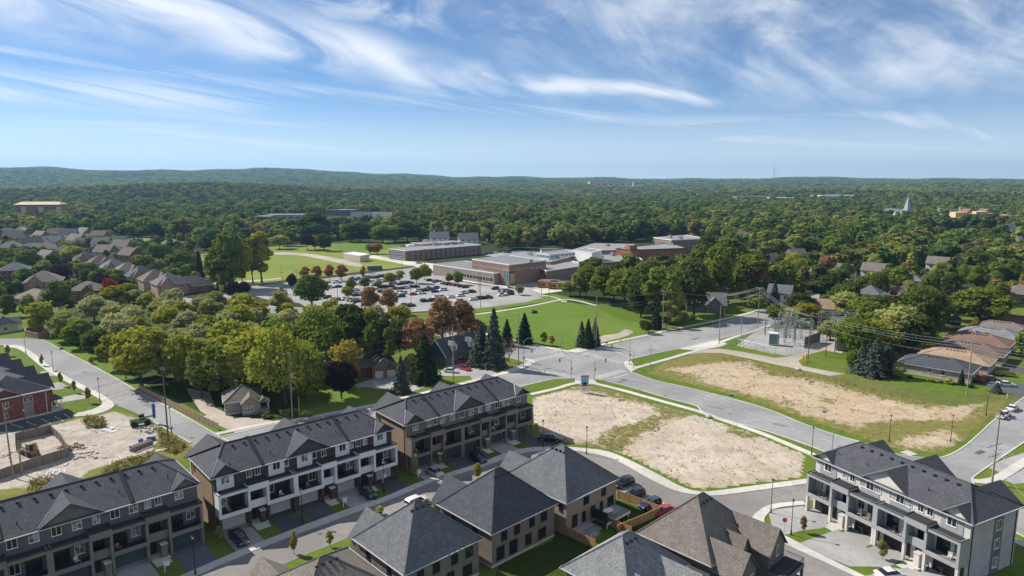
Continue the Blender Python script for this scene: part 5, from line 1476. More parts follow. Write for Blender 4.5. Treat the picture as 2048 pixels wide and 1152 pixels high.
for lb, px, w, d, h, r, wm, rm in [('long grey-roofed seniors residence left of the apartment block', (85,462), 60, 22, 5, 6, 'brick_beige', 'shingle_brown'), ('long tan-roofed low residence wing behind the suburb', (200,458), 70, 24, 5, 6, 'brick_beige', 'shingle_brown'),
        ('pale low building with hipped roof beside the park lawn', (262,468), 42, 26, 6, 6, 'brick_mist', 'shingle_brown'), ('grey roofed low building behind the hedge of round trees', (250,440), 40, 20, 5, 5, 'brick_beige', 'shingle_slate')]:
    far_house(lb, px, 6, w, d, h, r, wm, rm, 'hip', None, group='low residences beyond the suburb')
# houses glimpsed through the town trees
for a in [
 ('white gabled house showing between the town trees', (1568,508), -30, 10, 9, 5.6, 4.4, 'siding_white', 'shingle_slate', 'gable', None),
 ('cream cottage with steep gable among the town trees', (1678,560), -55, 9, 8, 4.4, 4.2, 'siding_beige', 'shingle_slate', 'gable', None),
 ('tan-roofed garage beside the substation trees', (1654,632), -20, 9, 8, 3.0, 3.2, 'siding_white', 'shingle_tan', 'gable', None),
 ('navy-roofed blue house in the shade of the school trees', (1428,582), -15, 16, 10, 5.2, 3.8, 'panel_slate', 'shingle_black', 'hip', .6),
 ('grey craftsman bungalow with broad porch by the main road', (1412,625), -12, 15, 11, 3.4, 4.0, 'brick_taupe', 'shingle_slate', 'gable', .7),
 ('white house with small gable beside the tall spruce', (1556,612), -30, 9, 9, 5.2, 3.6, 'siding_white', 'shingle_slate', 'gable', None),
 ('blue-white house with chimney among the right-hand trees', (1733,612), -40, 9, 9, 5.6, 3.2, 'siding_white', 'shingle_slate', 'hip', None),
 ('pale roofed house deep among the right-hand trees', (1812,580), -30, 12, 10, 5.0, 3.4, 'siding_white', 'shingle_grey', 'hip', None),
 ('brown-roofed house behind the golden tree', (1800,610), -30, 13, 10, 4.2, 3.4, 'brick_tan', 'shingle_brown', 'hip', None),
 ('small pale garden shed behind the bungalows', (1906,655), -30, 4.5, 5, 2.8, 2.0, 'siding_white', 'shingle_slate', 'gable', None),
 ('grey bungalow among trees left of the cream cottage', (1612,560), -30, 12, 9, 3.2, 2.8, 'siding_white', 'shingle_grey', 'hip', None),
 ('white house at the right edge among trees', (2005,498), -30, 11, 10, 6.0, 4.0, 'siding_white', 'shingle_slate', 'gable', None),
 ('brown-roofed house at the right edge behind the bungalows', (2046,606), -30, 13, 10, 4.0, 3.4, 'brick_tan', 'shingle_taupe', 'hip', None),
 ('grey-roofed large house beyond the elementary school', (938,490), 10, 15, 11, 5.0, 4.6, 'siding_white', 'shingle_slate', 'gable', None),
 ('grey-roofed house left of the large one beyond the elementary school', (880,487), 10, 15, 11, 5.0, 4.6, 'siding_white', 'shingle_slate', 'gable', None),
 ('white A-gabled house far beyond the sports lawn', (720,450), 0, 26, 20, 7.0, 10.0, 'siding_white', 'shingle_slate', 'gable', None),
 ('white house with steep roof right of the far A-gabled house', (760,448), 0, 30, 20, 7.0, 9.0, 'siding_white', 'shingle_grey', 'gable', .4),
 ('brown gabled house among trees behind the orange brick block', (1492,490), -20, 14, 11, 6.0, 5.0, 'brick_red', 'shingle_brown', 'gable', None),
]: far_house(*a, group='houses among the town trees')

# more roofs glimpsed between the crowns
def glimpse(i, px, w, col, roof, wall):
    p = P(*px); rz = R(random.Random(i).uniform(-50, 40)); r = empty('house', (p.x, p.y, float(TZ(p.x, p.y))), rz, '%s house glimpsed between tree crowns, %s from the left' % (col, ordinal(i)), 'house', 'roofs glimpsed in the wooded town')
    w *= 1.15 if px[0] < 450 else 1.0; h, d = 6.0, w*.8
    MB().box(0, w, 0, d, 0, h).build('wall', wall, r)
    m = MB(); hip_solid(m, -.5, w+.5, -.5, d+.5, h, h+w*.38, 0, 0); m.build('roof', roof, r)
    for x in (-.02, w+.02): MB().face([(x,0,h),(x,d,h),(x,d/2,h+w*.33)]).build('gable_wall', wall, r)
    for u in (.25, .75): window(r, w*u, -.03, 3.6, 1.6, 1.6, 0, 'trim_white', 'glass')
    GLIMPSE.append((p.x, p.y, w))
GLIMPSE = []
_gl = [((8,486),13),((34,478),13),((42,503),13),((62,486),13),((70,532),12),((92,480),13),((118,482),13),((132,494),13),((150,478),13),((178,486),13),((182,502),12),((186,520),12),((222,508),12),((236,526),12),((420,466),13),((590,462),13),((830,464),13),((870,474),13),((1180,466),12),((1235,472),12),((1440,500),13),((1480,528),12),((1530,480),15),((1540,540),12),((1585,528),12),((1620,500),14),((1650,470),16),((1700,520),13),((1720,560),12),((1745,500),14),
       ((1790,520),13),((1800,480),15),((1850,545),12),((1860,500),14),((1905,520),13),((1930,480),15),((1960,540),12),((1985,515),13),((2010,470),15),((2030,540),12),((2040,500),14)]
for i, (px, w) in enumerate(_gl):
    glimpse(i, px, w, *[('taupe-roofed', 'shingle_taupe', 'siding_white'), ('brown-roofed', 'shingle_brown', 'brick_tan'), ('grey-roofed', 'shingle_slate', 'siding_white'), ('tan-roofed', 'shingle_taupe', 'siding_beige')][i % 4])
# ---------------------------------------------------------------- school buildings
def flat_block(root, corners, z0, z1, wall, roof='roof_gravel', edge='trim_white', name='block', band=None):
    """flat-roofed block from world corners (counter-clockwise), parapet edge proud of the roof"""
    c = [Vector((p[0], p[1])) for p in corners]
    if sum((c[i].x*c[(i+1)%4].y - c[(i+1)%4].x*c[i].y) for i in range(4)) < 0: c.reverse()
    o = root.location
    q = [(p.x - o.x, p.y - o.y) for p in c]
    m = MB().prism(q, z0, z1); w = m.build(name, wall, root)
    cen = Vector((sum(p[0] for p in q)/4, sum(p[1] for p in q)/4))
    rim = MB()
    for i in range(4):
        a, b = Vector(q[i]), Vector(q[(i+1) % 4]); t = (b-a).normalized(); n = Vector((t.y, -t.x))
        rim.prism([tuple(a+n*.12-t*.12), tuple(b+n*.12+t*.12), tuple(b-n*.35), tuple(a-n*.35)], z1-.25, z1+.35)
    rim.build('parapet', edge, w)
    MB().prism([tuple(cen + (Vector(p)-cen)*.995) for p in q], z1, z1+.08).build('flat_roof', roof, w)
    if band:
        b_ = MB()
        for i in range(4):
            a, b = Vector(q[i]), Vector(q[(i+1) % 4]); t = (b-a).normalized(); n = Vector((t.y, -t.x))
            b_.prism([tuple(a+n*.06-t*.06), tuple(b+n*.06+t*.06), tuple(b), tuple(a)], band[0], band[1])
        b_.build('stone_band', 'brick_beige', w)
    return w, q
def block_windows(w, q, side, n, z, ww, hh, u0=.08, u1=.92, frame='trim_white', pane='glass', style='split'):
    a, b = Vector(q[side]), Vector(q[(side+1) % 4]); t = (b-a).normalized(); ang = math.atan2(t.y, t.x); nrm = Vector((t.y, -t.x))*.03
    for i in range(n):
        p = a.lerp(b, u0 + (u1-u0)*(i+.5)/n) + nrm
        window(w, p.x, p.y, z, ww, hh, ang, frame, pane, style)
def unit(root, x, y, z, sx, sy, sz, mat='panel_white', name='roof_unit', rz=.7):
    m = MB(); m.box(-sx/2, sx/2, -sy/2, sy/2, 0, sz); m.box(-sx/2-.1, sx/2+.1, -sy/2-.1, sy/2+.1, sz, sz+.15); m.box(-sx/4, sx/4, -sy/4, sy/4, sz+.15, sz+.5)
    o = root.location; return m.build(name, mat, root, (x-o.x, y-o.y, z), rz)
def W2(px, z): p = P(px[0], px[1], z); return (p.x, p.y)
def para(c, a, b):
    return [c, a, (a[0]+b[0]-c[0], a[1]+b[1]-c[1]), b]
def high_school():
    g = P(1017, 573)
    r = empty('high_school', (g.x, g.y, 0), 0, 'sprawling brown and orange brick high school with flat roofs behind the car park', 'school')
    H = 12.0
    C, A, B = W2((1018,530), H), W2((944,519), H), W2((1092,521), H)
    gym, q = flat_block(r, para(C, A, B), 0, H, 'brick_school', 'roof_membrane_grey', band=(8.3, 9.4))
    # which side looks at the car park: the one holding C and A
    def side_of(q, p0, p1):
        o = r.location
        for i in range(4):
            a, b = q[i], q[(i+1) % 4]
            if {(round(a[0]+o.x, 1), round(a[1]+o.y, 1)), (round(b[0]+o.x, 1), round(b[1]+o.y, 1))} == {(round(p0[0], 1), round(p0[1], 1)), (round(p1[0], 1), round(p1[1], 1))}: return i
        return 0
    sL, sR = side_of(q, C, A), side_of(q, C, B)
    a_, b_ = q[sL], q[(sL+1) % 4]
    first = math.dist(a_, (C[0]-g.x, C[1]-g.y)) < 1
    block_windows(gym, q, sL, 1, 1.0, 4.5, 8.6, .02 if first else .86, .14 if first else .98, 'trim_white', 'glass_blue', 'grid')
    a_, b_ = q[sR], q[(sR+1) % 4]
    first = math.dist(a_, (C[0]-g.x, C[1]-g.y)) < 1
    block_windows(gym, q, sR, 1, 7.4, 3.4, 2.2, .02 if first else .86, .14 if first else .98, 'trim_black', 'glass_blue', 'grid')
    block_windows(gym, q, sR, 1, 2.0, 2.6, 4.4, .03 if first else .85, .15 if first else .97, 'trim_white', 'yellow_panel', 'one')
    block_windows(gym, q, sR, 3, 8.0, .8, .8, .55, .92, 'trim_white', 'paint_white', 'one')
    # lobby and classroom wing in front of the gym's left side
    h2 = 6.6
    C2, A2 = W2((988,547), h2), W2((866,529), h2)
    d = Vector((B[0]-C[0], B[1]-C[1])).normalized() * 26
    wing, q2 = flat_block(r, [C2, A2, (A2[0]+d.x, A2[1]+d.y), (C2[0]+d.x, C2[1]+d.y)], 0, h2, 'brick_beige', 'roof_membrane_grey')
    s2 = side_of(q2, C2, A2)
    block_windows(wing, q2, s2, 9, 1.6, 2.6, 2.2, .52, .98)
    block_windows(wing, q2, s2, 1, .1, 4.0, 5.6, .36, .44, 'trim_white', 'glass_blue', 'grid')
    unit(wing, A2[0]+d.x*.6+14, A2[1]+d.y*.6-6, h2+.1, 9, 4, 1.8); 
    # long blocks behind
    h3 = 8.5
    c3, a3, b3 = W2((1093,538), h3), W2((1034,512), h3), W2((1170,527), h3)
    bk, q3 = flat_block(r, para(c3, a3, b3), 0, 7.2, 'brick_school', 'roof_gravel')
    for s in range(4): block_windows(bk, q3, s, 8, 1.0, 1.4, 4.2, .04, .9, 'trim_white', 'glass_blue', 'one')
    big, q4 = flat_block(r, [W2((985,513), 9), W2((1047,504), 9), W2((1150,512), 9), W2((1100,524), 9)], 0, 9.2, 'brick_school', 'roof_gravel')
    cl, q5 = flat_block(r, [W2((1075,508), 12), W2((1098,511), 12), W2((1152,504), 12), W2((1130,501.5), 12)], 9.2, 12.6, 'panel_white', 'roof_membrane_grey')
    for s in range(4): block_windows(cl, q5, s, 7, 10.3, 3.2, 1.5, .03, .97, 'trim_white', 'glass_blue', 'split')
    wb, q6 = flat_block(r, [W2((1150,503), 13), W2((1184,508), 13), W2((1204,502), 13), W2((1172,497.5), 13)], 6, 13.5, 'panel_white', 'roof_gravel')
    for dx in (-8, -3, 3): unit(wb, *( (W2((1182,502), 13)[0]+dx, W2((1182,502), 13)[1]+4)), 13.6, 3, 3, 2.4, 'steel_dark')
    lo, q7 = flat_block(r, [W2((1150,528), 7), W2((1285,520), 7), W2((1262,505), 7), W2((1130,513), 7)], 0, 7.0, 'brick_school', 'roof_gravel')
    fl, q8 = flat_block(r, [W2((1140,502), 10), W2((1232,500), 10), W2((1268,489), 10), W2((1190,487), 10)], 0, 10.0, 'brick_orange', 'roof_gravel')
    for s in range(4): block_windows(fl, q8, s, 9, 6.4, 4.0, 1.8, .04, .96, 'trim_white', 'glass_blue', 'split')
    ob, q9 = flat_block(r, [W2((1232,499), 11), W2((1262,502), 11), W2((1372,498), 11), W2((1340,488), 11)], 0, 11.5, 'brick_orange', 'roof_gravel', 'trim_brown')
    MB().box(-3, 3, -3, 3, 0, 14.5).build('stair_tower', 'brick_orange', r, (W2((1262,500), 11)[0]-g.x, W2((1262,500), 11)[1]-g.y, 0), .4)
    tb, q10 = flat_block(r, [W2((1307,478), 14), W2((1343,483), 14), W2((1412,480), 14), W2((1372,473), 14)], 0, 15.0, 'brick_school', 'roof_gravel')
    for s in range(4): block_windows(tb, q10, s, 5, 10.5, 7.0, 2.4, .55, .98, 'trim_white', 'glass_blue', 'split')
    rr = random.Random(4)
    for px, z in (((1120,517), 9.3), ((1165,520), 7.2), ((1200,515), 7.2), ((1225,511), 7.2), ((1060,510), 9.3), ((1215,492), 10.1), ((1360,478), 15.1), ((1340,476), 15.1), ((1060,524), 12.2)):
        p = W2(px, z); unit(r, p[0], p[1], z, rr.uniform(2, 4), rr.uniform(2, 3), rr.uniform(1, 2), rr.choice(['panel_white', 'steel', 'panel_grey']))
high_school()
def elementary():
    g = P(810, 524)
    r = empty('elementary_school', (g.x, g.y, 0), 0, 'long two-storey brown brick school with flat pale roof beside the sports lawn', 'school')
    h = 7.5
    C, A, B = W2((811,502), h), W2((778,498), h), W2((962,490), h)
    w, q = flat_block(r, para(C, A, B), 0, h, 'brick_brown', 'roof_gravel', 'trim_white')
    for s in range(4):
        block_windows(w, q, s, 14, 1.0, 1.6, 2.0, .06, .96, 'trim_white', 'glass_blue', 'one'); block_windows(w, q, s, 14, 4.4, 1.6, 2.0, .06, .96, 'trim_white', 'glass_blue', 'one')
    w2, q2 = flat_block(r, para(W2((845,488), 9), W2((822,486), 9), W2((925,484), 9)), 0, 9.0, 'brick_tan', 'roof_gravel')
    rr = random.Random(2)
    for px in ((820,493), (870,491), (890,490), (905,489), (920,488), (852,486), (880,485)):
        p = W2(px, h); unit(r, p[0], p[1], h+.1, rr.uniform(3, 6), rr.uniform(2.5, 4), rr.uniform(1.2, 2.4), rr.choice(['panel_white', 'steel', 'roof_gravel']))
elementary()
def small_buildings():
    g = P(690, 520)
    r = empty('storage_shed', (g.x, g.y, 0), 0, 'low beige storage shed with pale flat roof on the sports lawn', 'shed')
    c, a = W2((720,512), 4.5), W2((687,507), 4.5)
    b = W2((738,509), 4.5)
    w, q = flat_block(r, para(c, a, b), 0, 4.5, 'siding_beige', 'panel_white', 'trim_white')
    for i, (px, lb) in enumerate((((1077,575), 'yellow portable classroom with tan roof nearest the gym'), ((1098,578), 'yellow portable classroom with tan roof farther from the gym'))):
        p = P(*px)
        r = empty('portable_classroom', (p.x, p.y, 0), R(-14), lb, 'classroom')
        MB().box(0, 10.5, 0, 7.5, .4, 3.3).build('wall', 'yellow_panel', r)
        MB().box(-.4, 10.9, -.5, 8.0, 3.3, 3.65).build('roof', 'shingle_rust', r)
        MB().box(-.05, 1.3, -1.2, 0, 0, 3.3).build('porch', 'brick_brown', r)
        for x in (3, 6.5): window(r, x, -.03, 1.3, 1.6, 1.2, 0, 'trim_brown', 'glass')
        MB().box(9.2, 10.55, -.06, 0, .4, 3.3).build('end_panel', 'brick_brown', r)
    p = P(735, 541); r = empty('shipping_container', (p.x, p.y, 0), R(25), 'grey shipping container beside the running track', 'container')
    m = MB(); m.box(0, 10, 0, 2.6, .15, 2.75)
    for i in range(30): m.box(.1+i*.33, .25+i*.33, -.05, 0, .3, 2.6)
    m.build('body', 'panel_slate', r); MB().box(10, 10.06, .1, 2.5, .3, 2.6).build('doors', 'steel_dark', r)
small_buildings()
# ---------------------------------------------------------------- trees: leaf clumps on lobes over a forked trunk
def quads_mesh(name, cen, nrm, size, rng, aspect=1.0, mat='leaf_green'):
    """one small quad per leaf clump"""
    n = len(cen)
    up = rng.normal(size=(n, 3))
    nrm = nrm / np.linalg.norm(nrm, axis=1, keepdims=True)
    a = np.cross(nrm, up); a /= np.linalg.norm(a, axis=1, keepdims=True) + 1e-9
    b = np.cross(nrm, a)
    s = (size * rng.uniform(.6, 1.35, n))[:, None]
    sa, sb = s * aspect, s
    bend = nrm * s * rng.uniform(-.25, .25, n)[:, None]
    v = np.stack([cen - a*sa - b*sb*.6 + bend, cen + a*sa*.7 - b*sb, cen + a*sa + b*sb*.6 + bend, cen - a*sa*.6 + b*sb], 1).reshape(-1, 3)
    me = bpy.data.meshes.new(name)
    me.vertices.add(n*4); me.vertices.foreach_set('co', v.astype(np.float32).ravel())
    me.loops.add(n*4); me.loops.foreach_set('vertex_index', np.arange(n*4, dtype=np.int32))
    me.polygons.add(n); me.polygons.foreach_set('loop_start', np.arange(0, n*4, 4, dtype=np.int32))
    try: me.polygons.foreach_set('loop_total', np.full(n, 4, dtype=np.int32))
    except Exception: pass
    me.update(calc_edges=True); me.validate()
    me.materials.append(M[mat])
    return me
def round_crown(name, seed, n, size, H=10.0, Wd=7.0, lobes=15, z0=1.1, top=.6, spread=.60, mat='leaf_green', flat=1.0, rmin=.95, rmax=1.75):
    rng = np.random.default_rng(seed)
    zc, rz_, rx = (z0 + H) / 2, (H - z0) / 2, Wd / 2
    C, Rr = [], []
    while len(C) < lobes:
        d = rng.normal(size=3); d /= np.linalg.norm(d)
        rad = rng.uniform(.35, 1.0) ** .5
        r_ = rng.uniform(rmin, rmax) * Wd / 7
        f = 1 - r_ / (rx * 1.05)
        c = np.array([d[0]*rx*rad*max(f, .3), d[1]*rx*rad*max(f, .3), zc + d[2]*(rz_ - r_*.8)*rad])
        k = (c[2] - z0) / (H - z0)
        c[:2] *= (1.08 - .5*max(0, k-.55)/.45*top) * (1 - .35*max(0, .3-k)/.3)
        C.append(c); Rr.append(r_)
    C, Rr = np.array(C), np.array(Rr)
    pts, nr = [], []
    tot = (Rr**2).sum()
    for i in range(lobes):
        m = int(n * 1.5 * Rr[i]**2 / tot)
        d = rng.normal(size=(m, 3)); d /= np.linalg.norm(d, axis=1, keepdims=True)
        d[:, 2] = np.where(d[:, 2] < -.45, -d[:, 2]*.6, d[:, 2]); d /= np.linalg.norm(d, axis=1, keepdims=True)
        bump = 1 + .16*np.sin(d[:, 0]*7 + i*1.7)*np.sin(d[:, 1]*7 + i) + .1*np.sin(d[:, 2]*9 + i*2.1)
        p = C[i] + d * (Rr[i] * bump * np.where(rng.random(m) < .10, rng.uniform(1.05, 1.38, m), rng.uniform(.78, 1.06, m)))[:, None] * np.array([1, 1, flat])
        keep = (np.sin(p[:, 0]*2.9 + seed)*np.sin(p[:, 1]*3.1 + i)*np.sin(p[:, 2]*2.7 + 1) > -.42) | (rng.random(m) < .25)
        for j in range(lobes):
            if j != i: keep &= (np.linalg.norm(p - C[j], axis=1) > Rr[j]*.78) | (rng.random(m) < .12)
        pts.append(p[keep]); nr.append(d[keep])
    p = np.concatenate(pts); nn = np.concatenate(nr)
    if len(p) > n: s = rng.choice(len(p), n, replace=False); p, nn = p[s], nn[s]
    nn = nn + rng.normal(size=nn.shape)*.55
    return quads_mesh(name, p, nn, size, rng, mat=mat), C, Rr
def spruce_crown(name, seed, n, size, H=10.0, Wd=4.6, mat='needle_dark'):
    rng = np.random.default_rng(seed)
    u = rng.random(n) ** .62
    z = .5 + (H - .5) * (1 - u)
    tier = 13
    ph = (z / H * tier) % 1.0
    rmax = (Wd/2) * ((H - z) / H) ** .85 * (1.10 - .42*ph) + .06
    ang = rng.uniform(0, 2*np.pi, n)
    lump = 1 + .20*np.sin(ang*5 + np.floor(z/H*tier)*2.3 + seed) + .10*np.sin(ang*9 + z)
    rad = rmax * lump * rng.uniform(.45, 1.05, n) ** .6
    p = np.stack([rad*np.cos(ang), rad*np.sin(ang), z - rad*.22], 1)
    nn = np.stack([np.cos(ang)*.75, np.sin(ang)*.75, np.full(n, .75)], 1) + rng.normal(size=(n, 3))*.45
    return quads_mesh(name, p, nn, size, rng, .8, mat)
def trunk_mesh(name, seed, C=None, H=10.0, mat='bark', r0=.24, limbs=6):
    rr = random.Random(seed); m = MB()
    m.tube([(0,0,-.15), (.03,0,.4), (rr.uniform(-.15,.15), rr.uniform(-.15,.15), 2.2), (rr.uniform(-.3,.3), rr.uniform(-.3,.3), H*.62)], [r0*1.35, r0, r0*.8, r0*.22], 8)
    if C is not None:
        for i in range(min(limbs, len(C))):
            c = C[i]; z = rr.uniform(1.7, 3.4)
            mid = Vector((c[0]*.45, c[1]*.45, (z + c[2])*.5 + .2))
            m.tube([(0,0,z), mid, tuple(c)], [r0*.5, r0*.32, r0*.08], 5)
    return m.mesh(name, mat)
def bare_tree(name, seed, H=10.0, mat='bark_pale'):
    rr = random.Random(seed); m = MB()
    m.tube([(0,0,-.15),(0,0,1.5),(.1,.05,3.2)], [.22,.17,.13], 6)
    tips = []
    def grow(p, d, l, r, k):
        q = p + d*l
        m.tube([p, q], [r, r*.6], 4, cap=False); tips.append(q)
        if k == 0: return
        for _ in range(3 if k > 1 else 3):
            e = (d + Vector((rr.uniform(-.75,.75), rr.uniform(-.75,.75), rr.uniform(-.05,.55)))).normalized()
            grow(q, e, l*rr.uniform(.6,.85), r*.58, k-1)
    for a in range(6):
        t = a*1.05 + rr.uniform(-.3,.3)
        grow(Vector((0,0,rr.uniform(1.2,3.0))), Vector((math.cos(t)*.75, math.sin(t)*.75, 1)).normalized(), 2.1, .085, 3)
    return m.mesh(name, mat), tips

CR = {'round': [], 'oval': [], 'spread': [], 'tall': [], 'spruce': [], 'small': []}
def make_crowns():
    for i in range(5):
        cm, C, _ = round_crown('crown', 10+i, 7600, .205, lobes=17+i); CR['round'].append((cm, trunk_mesh('trunk', i, C)))
    for i in range(3):
        cm, C, _ = round_crown('crown', 30+i, 6400, .20, Wd=5.6, lobes=16, z0=1.0, top=.9); CR['oval'].append((cm, trunk_mesh('trunk', 20+i, C)))
    for i in range(3):
        cm, C, _ = round_crown('crown', 40+i, 15000, .165, Wd=10.5, lobes=34, z0=1.2, top=.3); CR['spread'].append((cm, trunk_mesh('trunk', 30+i, C, r0=.34, limbs=10)))
    for i in range(2):
        cm, C, _ = round_crown('crown', 50+i, 4600, .23, Wd=4.4, lobes=18, z0=1.2, top=.9, rmin=.8, rmax=1.3); CR['tall'].append((cm, trunk_mesh('trunk', 40+i, C, r0=.18)))
    for i in range(3):
        cm = spruce_crown('crown', 60+i, 4600, .21); CR['spruce'].append((cm, trunk_mesh('trunk', 50+i, None, H=12.0, r0=.16)))
    for i in range(3):
        cm, C, _ = round_crown('crown', 70+i, 1300, .42, lobes=12); CR['small'].append((cm, trunk_mesh('trunk', 60+i, C)))
make_crowns()
BASE_W = {'round': 7.0, 'oval': 5.6, 'spread': 10.5, 'tall': 4.4, 'spruce': 4.6, 'small': 7.0}
BARE = []
for i in range(2):
    bm_, tips = bare_tree('trunk', 80+i)
    rng = np.random.default_rng(90+i)
    tp = np.array([tuple(t) for t in tips]); tp = np.repeat(tp, 2, 0) + rng.normal(size=(len(tp)*2, 3))*.18
    BARE.append((quads_mesh('crown', tp, rng.normal(size=tp.shape), .10, rng, mat='leaf_brown'), bm_))
COLN = {'leaf_green': 'green', 'leaf_mid': 'mid-green', 'leaf_dark': 'dark green', 'leaf_lime': 'yellow-green', 'leaf_olive': 'olive', 'leaf_sage': 'pale sage-green', 'leaf_gold': 'golden',
        'leaf_rust': 'rust-brown', 'leaf_orange': 'orange', 'leaf_red': 'crimson', 'leaf_purple': 'dark purple', 'needle_blue': 'blue-green', 'needle_dark': 'dark', 'leaf_brown': 'bare brown'}
KINDN = {'round': 'round-crowned tree', 'oval': 'oval-crowned tree', 'spread': 'broad spreading tree', 'tall': 'slender upright tree', 'spruce': 'spruce', 'small': 'low bushy tree', 'bare': 'leafless twiggy tree'}
NAMEN = {'spruce': 'spruce_tree', 'bare': 'bare_tree'}
tree_rng = random.Random(77)
TREES_AT = []
def tree(x, y, h, w, kind, mat, label, group=None, z=0.0):
    r = empty(NAMEN.get(kind, 'broadleaf_tree'), (x, y, z), tree_rng.uniform(0, 6.28), label, 'tree', group)
    cm, tm = tree_rng.choice(BARE if kind == 'bare' else CR[kind])
    s = (w / BASE_W.get(kind, 7.0), w / BASE_W.get(kind, 7.0), h / 10.0)
    put('trunk', tm, r, None, 0, s)
    c = put('crown', cm, r, None, 0, s)
    if kind != 'bare':
        c.material_slots[0].link = 'OBJECT'; c.material_slots[0].material = M[mat]
    TREES_AT.append((x, y, w/2))
    return r
def T(xb, yb, yt, wpx):
    p = P(xb, yb); h = height_at(p.x, p.y, yt); w = wpx / px_per_m(p.x, p.y, h*.6)
    return p.x, p.y, h, w
def grove(phrase, group, items):
    """trees named from left to right within a phrase that can be found in the photo"""
    items = sorted(items, key=lambda t: t[0])
    seen = {}
    for it in items:
        k = (it[4], it[5]); seen.setdefault(k, []).append(it)
    for (kind, mat), its in seen.items():
        for i, it in enumerate(its):
            x, y, h, w = T(*it[:4])
            lb = '%s %s %s' % (COLN[mat], KINDN[kind], phrase) if len(its) == 1 else '%s %s, %s from left %s' % (COLN[mat], KINDN[kind], ordinal(i), phrase)
            tree(x, y, h, w, kind, mat, lb, group)
G_, MID, DK, LI, OL, SA, GO, RU, OR_, RE, PU, NB, ND, BR = ('leaf_green','leaf_mid','leaf_dark','leaf_lime','leaf_olive','leaf_sage','leaf_gold','leaf_rust','leaf_orange','leaf_red','leaf_purple','needle_blue','needle_dark','leaf_brown')
grove('at the near edge of the left grove', 'front trees of the left grove', [
 (84,668,606,60,'round',LI),(128,682,622,58,'round',OL),(160,697,640,58,'round',G_),(196,712,652,60,'oval',MID),(228,738,668,56,'round',LI),(252,757,700,38,'oval',G_),(284,775,645,112,'round',LI),
 (330,770,662,84,'round',OL),(372,778,668,80,'round',LI),(404,795,690,66,'round',G_),(440,800,690,74,'round',G_)])
grove('beside the stone bungalow', 'big trees by the stone bungalow', [
 (572,812,655,138,'spread',LI),(478,790,676,100,'round',LI),(530,785,650,110,'round',LI),(612,806,690,86,'round',G_),(470,765,640,110,'round',LI),(566,752,628,110,'round',G_)])
grove('behind the brown brick house', 'trees behind the brown house', [
 (640,745,622,150,'spread',G_),(704,735,606,92,'round',DK),(742,742,618,60,'oval',MID),(768,745,632,44,'tall',DK),(780,752,650,34,'tall',G_),(800,722,630,54,'round',DK),(722,655,615,50,'round',LI),(760,665,625,50,'round',OL)])
grove('between the townhouses and the crossing', 'garden trees by the crossing', [
 (683,797,716,62,'round',PU),(694,776,682,70,'round',GO),(803,786,712,38,'spruce',NB),(850,764,668,64,'spruce',ND),(826,752,704,40,'round',OL),
 (832,722,630,74,'round',RU),(886,700,590,66,'oval',RU),(926,690,596,52,'oval',RU),(866,700,612,48,'bare',BR),(950,694,634,50,'round',RU),
 (988,735,616,52,'spruce',NB),(962,731,650,54,'spruce',NB),(1014,692,638,30,'spruce',ND),(1049,687,626,36,'spruce',ND),(1018,725,664,46,'bare',BR),(906,712,640,60,'bare',BR)])
grove('at the corner of the school field', 'trees at the corner of the school field', [
 (1163,693,642,26,'spruce',NB),(1176,696,638,28,'spruce',ND),(1190,692,636,24,'spruce',NB),(1088,690,662,13,'oval',LI),(1104,692,670,9,'oval',GO)])
grove('along the far edge of the school field', 'trees along the school field', [
 (1290,667,638,28,'round',DK),(1312,658,612,28,'spruce',ND),(1332,655,598,30,'tall',OL),(1350,651,610,32,'oval',OL),(1366,648,622,26,'oval',RU),(1140,592,560,36,'round',G_),(1160,594,545,42,'round',OL),
 (1172,597,528,54,'round',G_),(1208,607,530,60,'round',G_),(1248,618,530,72,'round',G_),(1228,604,528,56,'round',DK),(1282,634,548,62,'round',DK),(1306,642,556,52,'tall',DK),(1322,640,532,78,'round',G_),(1342,640,566,52,'round',LI),
 (1292,610,524,70,'round',MID),(1388,632,518,86,'round',DK),(1368,610,520,70,'round',MID),(1432,606,492,70,'round',G_),(1456,574,470,84,'round',G_),(1404,566,482,62,'round',MID),(1418,540,470,60,'round',DK)])
grove('in the school car park', 'trees in the school car park', [
 (624,614,545,66,'round',MID),(610,562,531,21,'oval',OR_),(634,563,530,21,'oval',OR_),(659,562,527,20,'oval',OR_),(684,562,528,23,'oval',OR_),(584,578,546,21,'round',PU),(740,627,572,38,'round',RU),(779,629,577,40,'round',RU),
 (695,596,573,26,'round',LI),(702,584,557,22,'round',G_),(731,577,556,26,'round',G_),(757,576,562,20,'round',G_),(780,567,545,28,'round',LI),(800,562,541,20,'round',OL),(833,567,535,30,'round',G_),(850,560,529,30,'round',LI),(899,568,545,17,'round',G_),(916,570,543,24,'round',G_),
 (1038,590,570,20,'round',OL),(562,590,572,12,'oval',OL),(570,594,582,12,'oval',OL),(706,560,538,14,'bare',BR),(745,558,540,13,'bare',BR),(726,560,530,12,'oval',OR_)])
grove('on the sports lawn', 'tall trees on the sports lawn', [
 (436,580,476,50,'oval',G_),(462,580,456,58,'oval',G_),(484,576,470,46,'oval',LI),(524,566,458,52,'tall',LI),(506,568,468,46,'tall',G_),(450,584,510,66,'round',MID),(465,598,562,36,'round',PU),(488,595,560,28,'round',PU)])
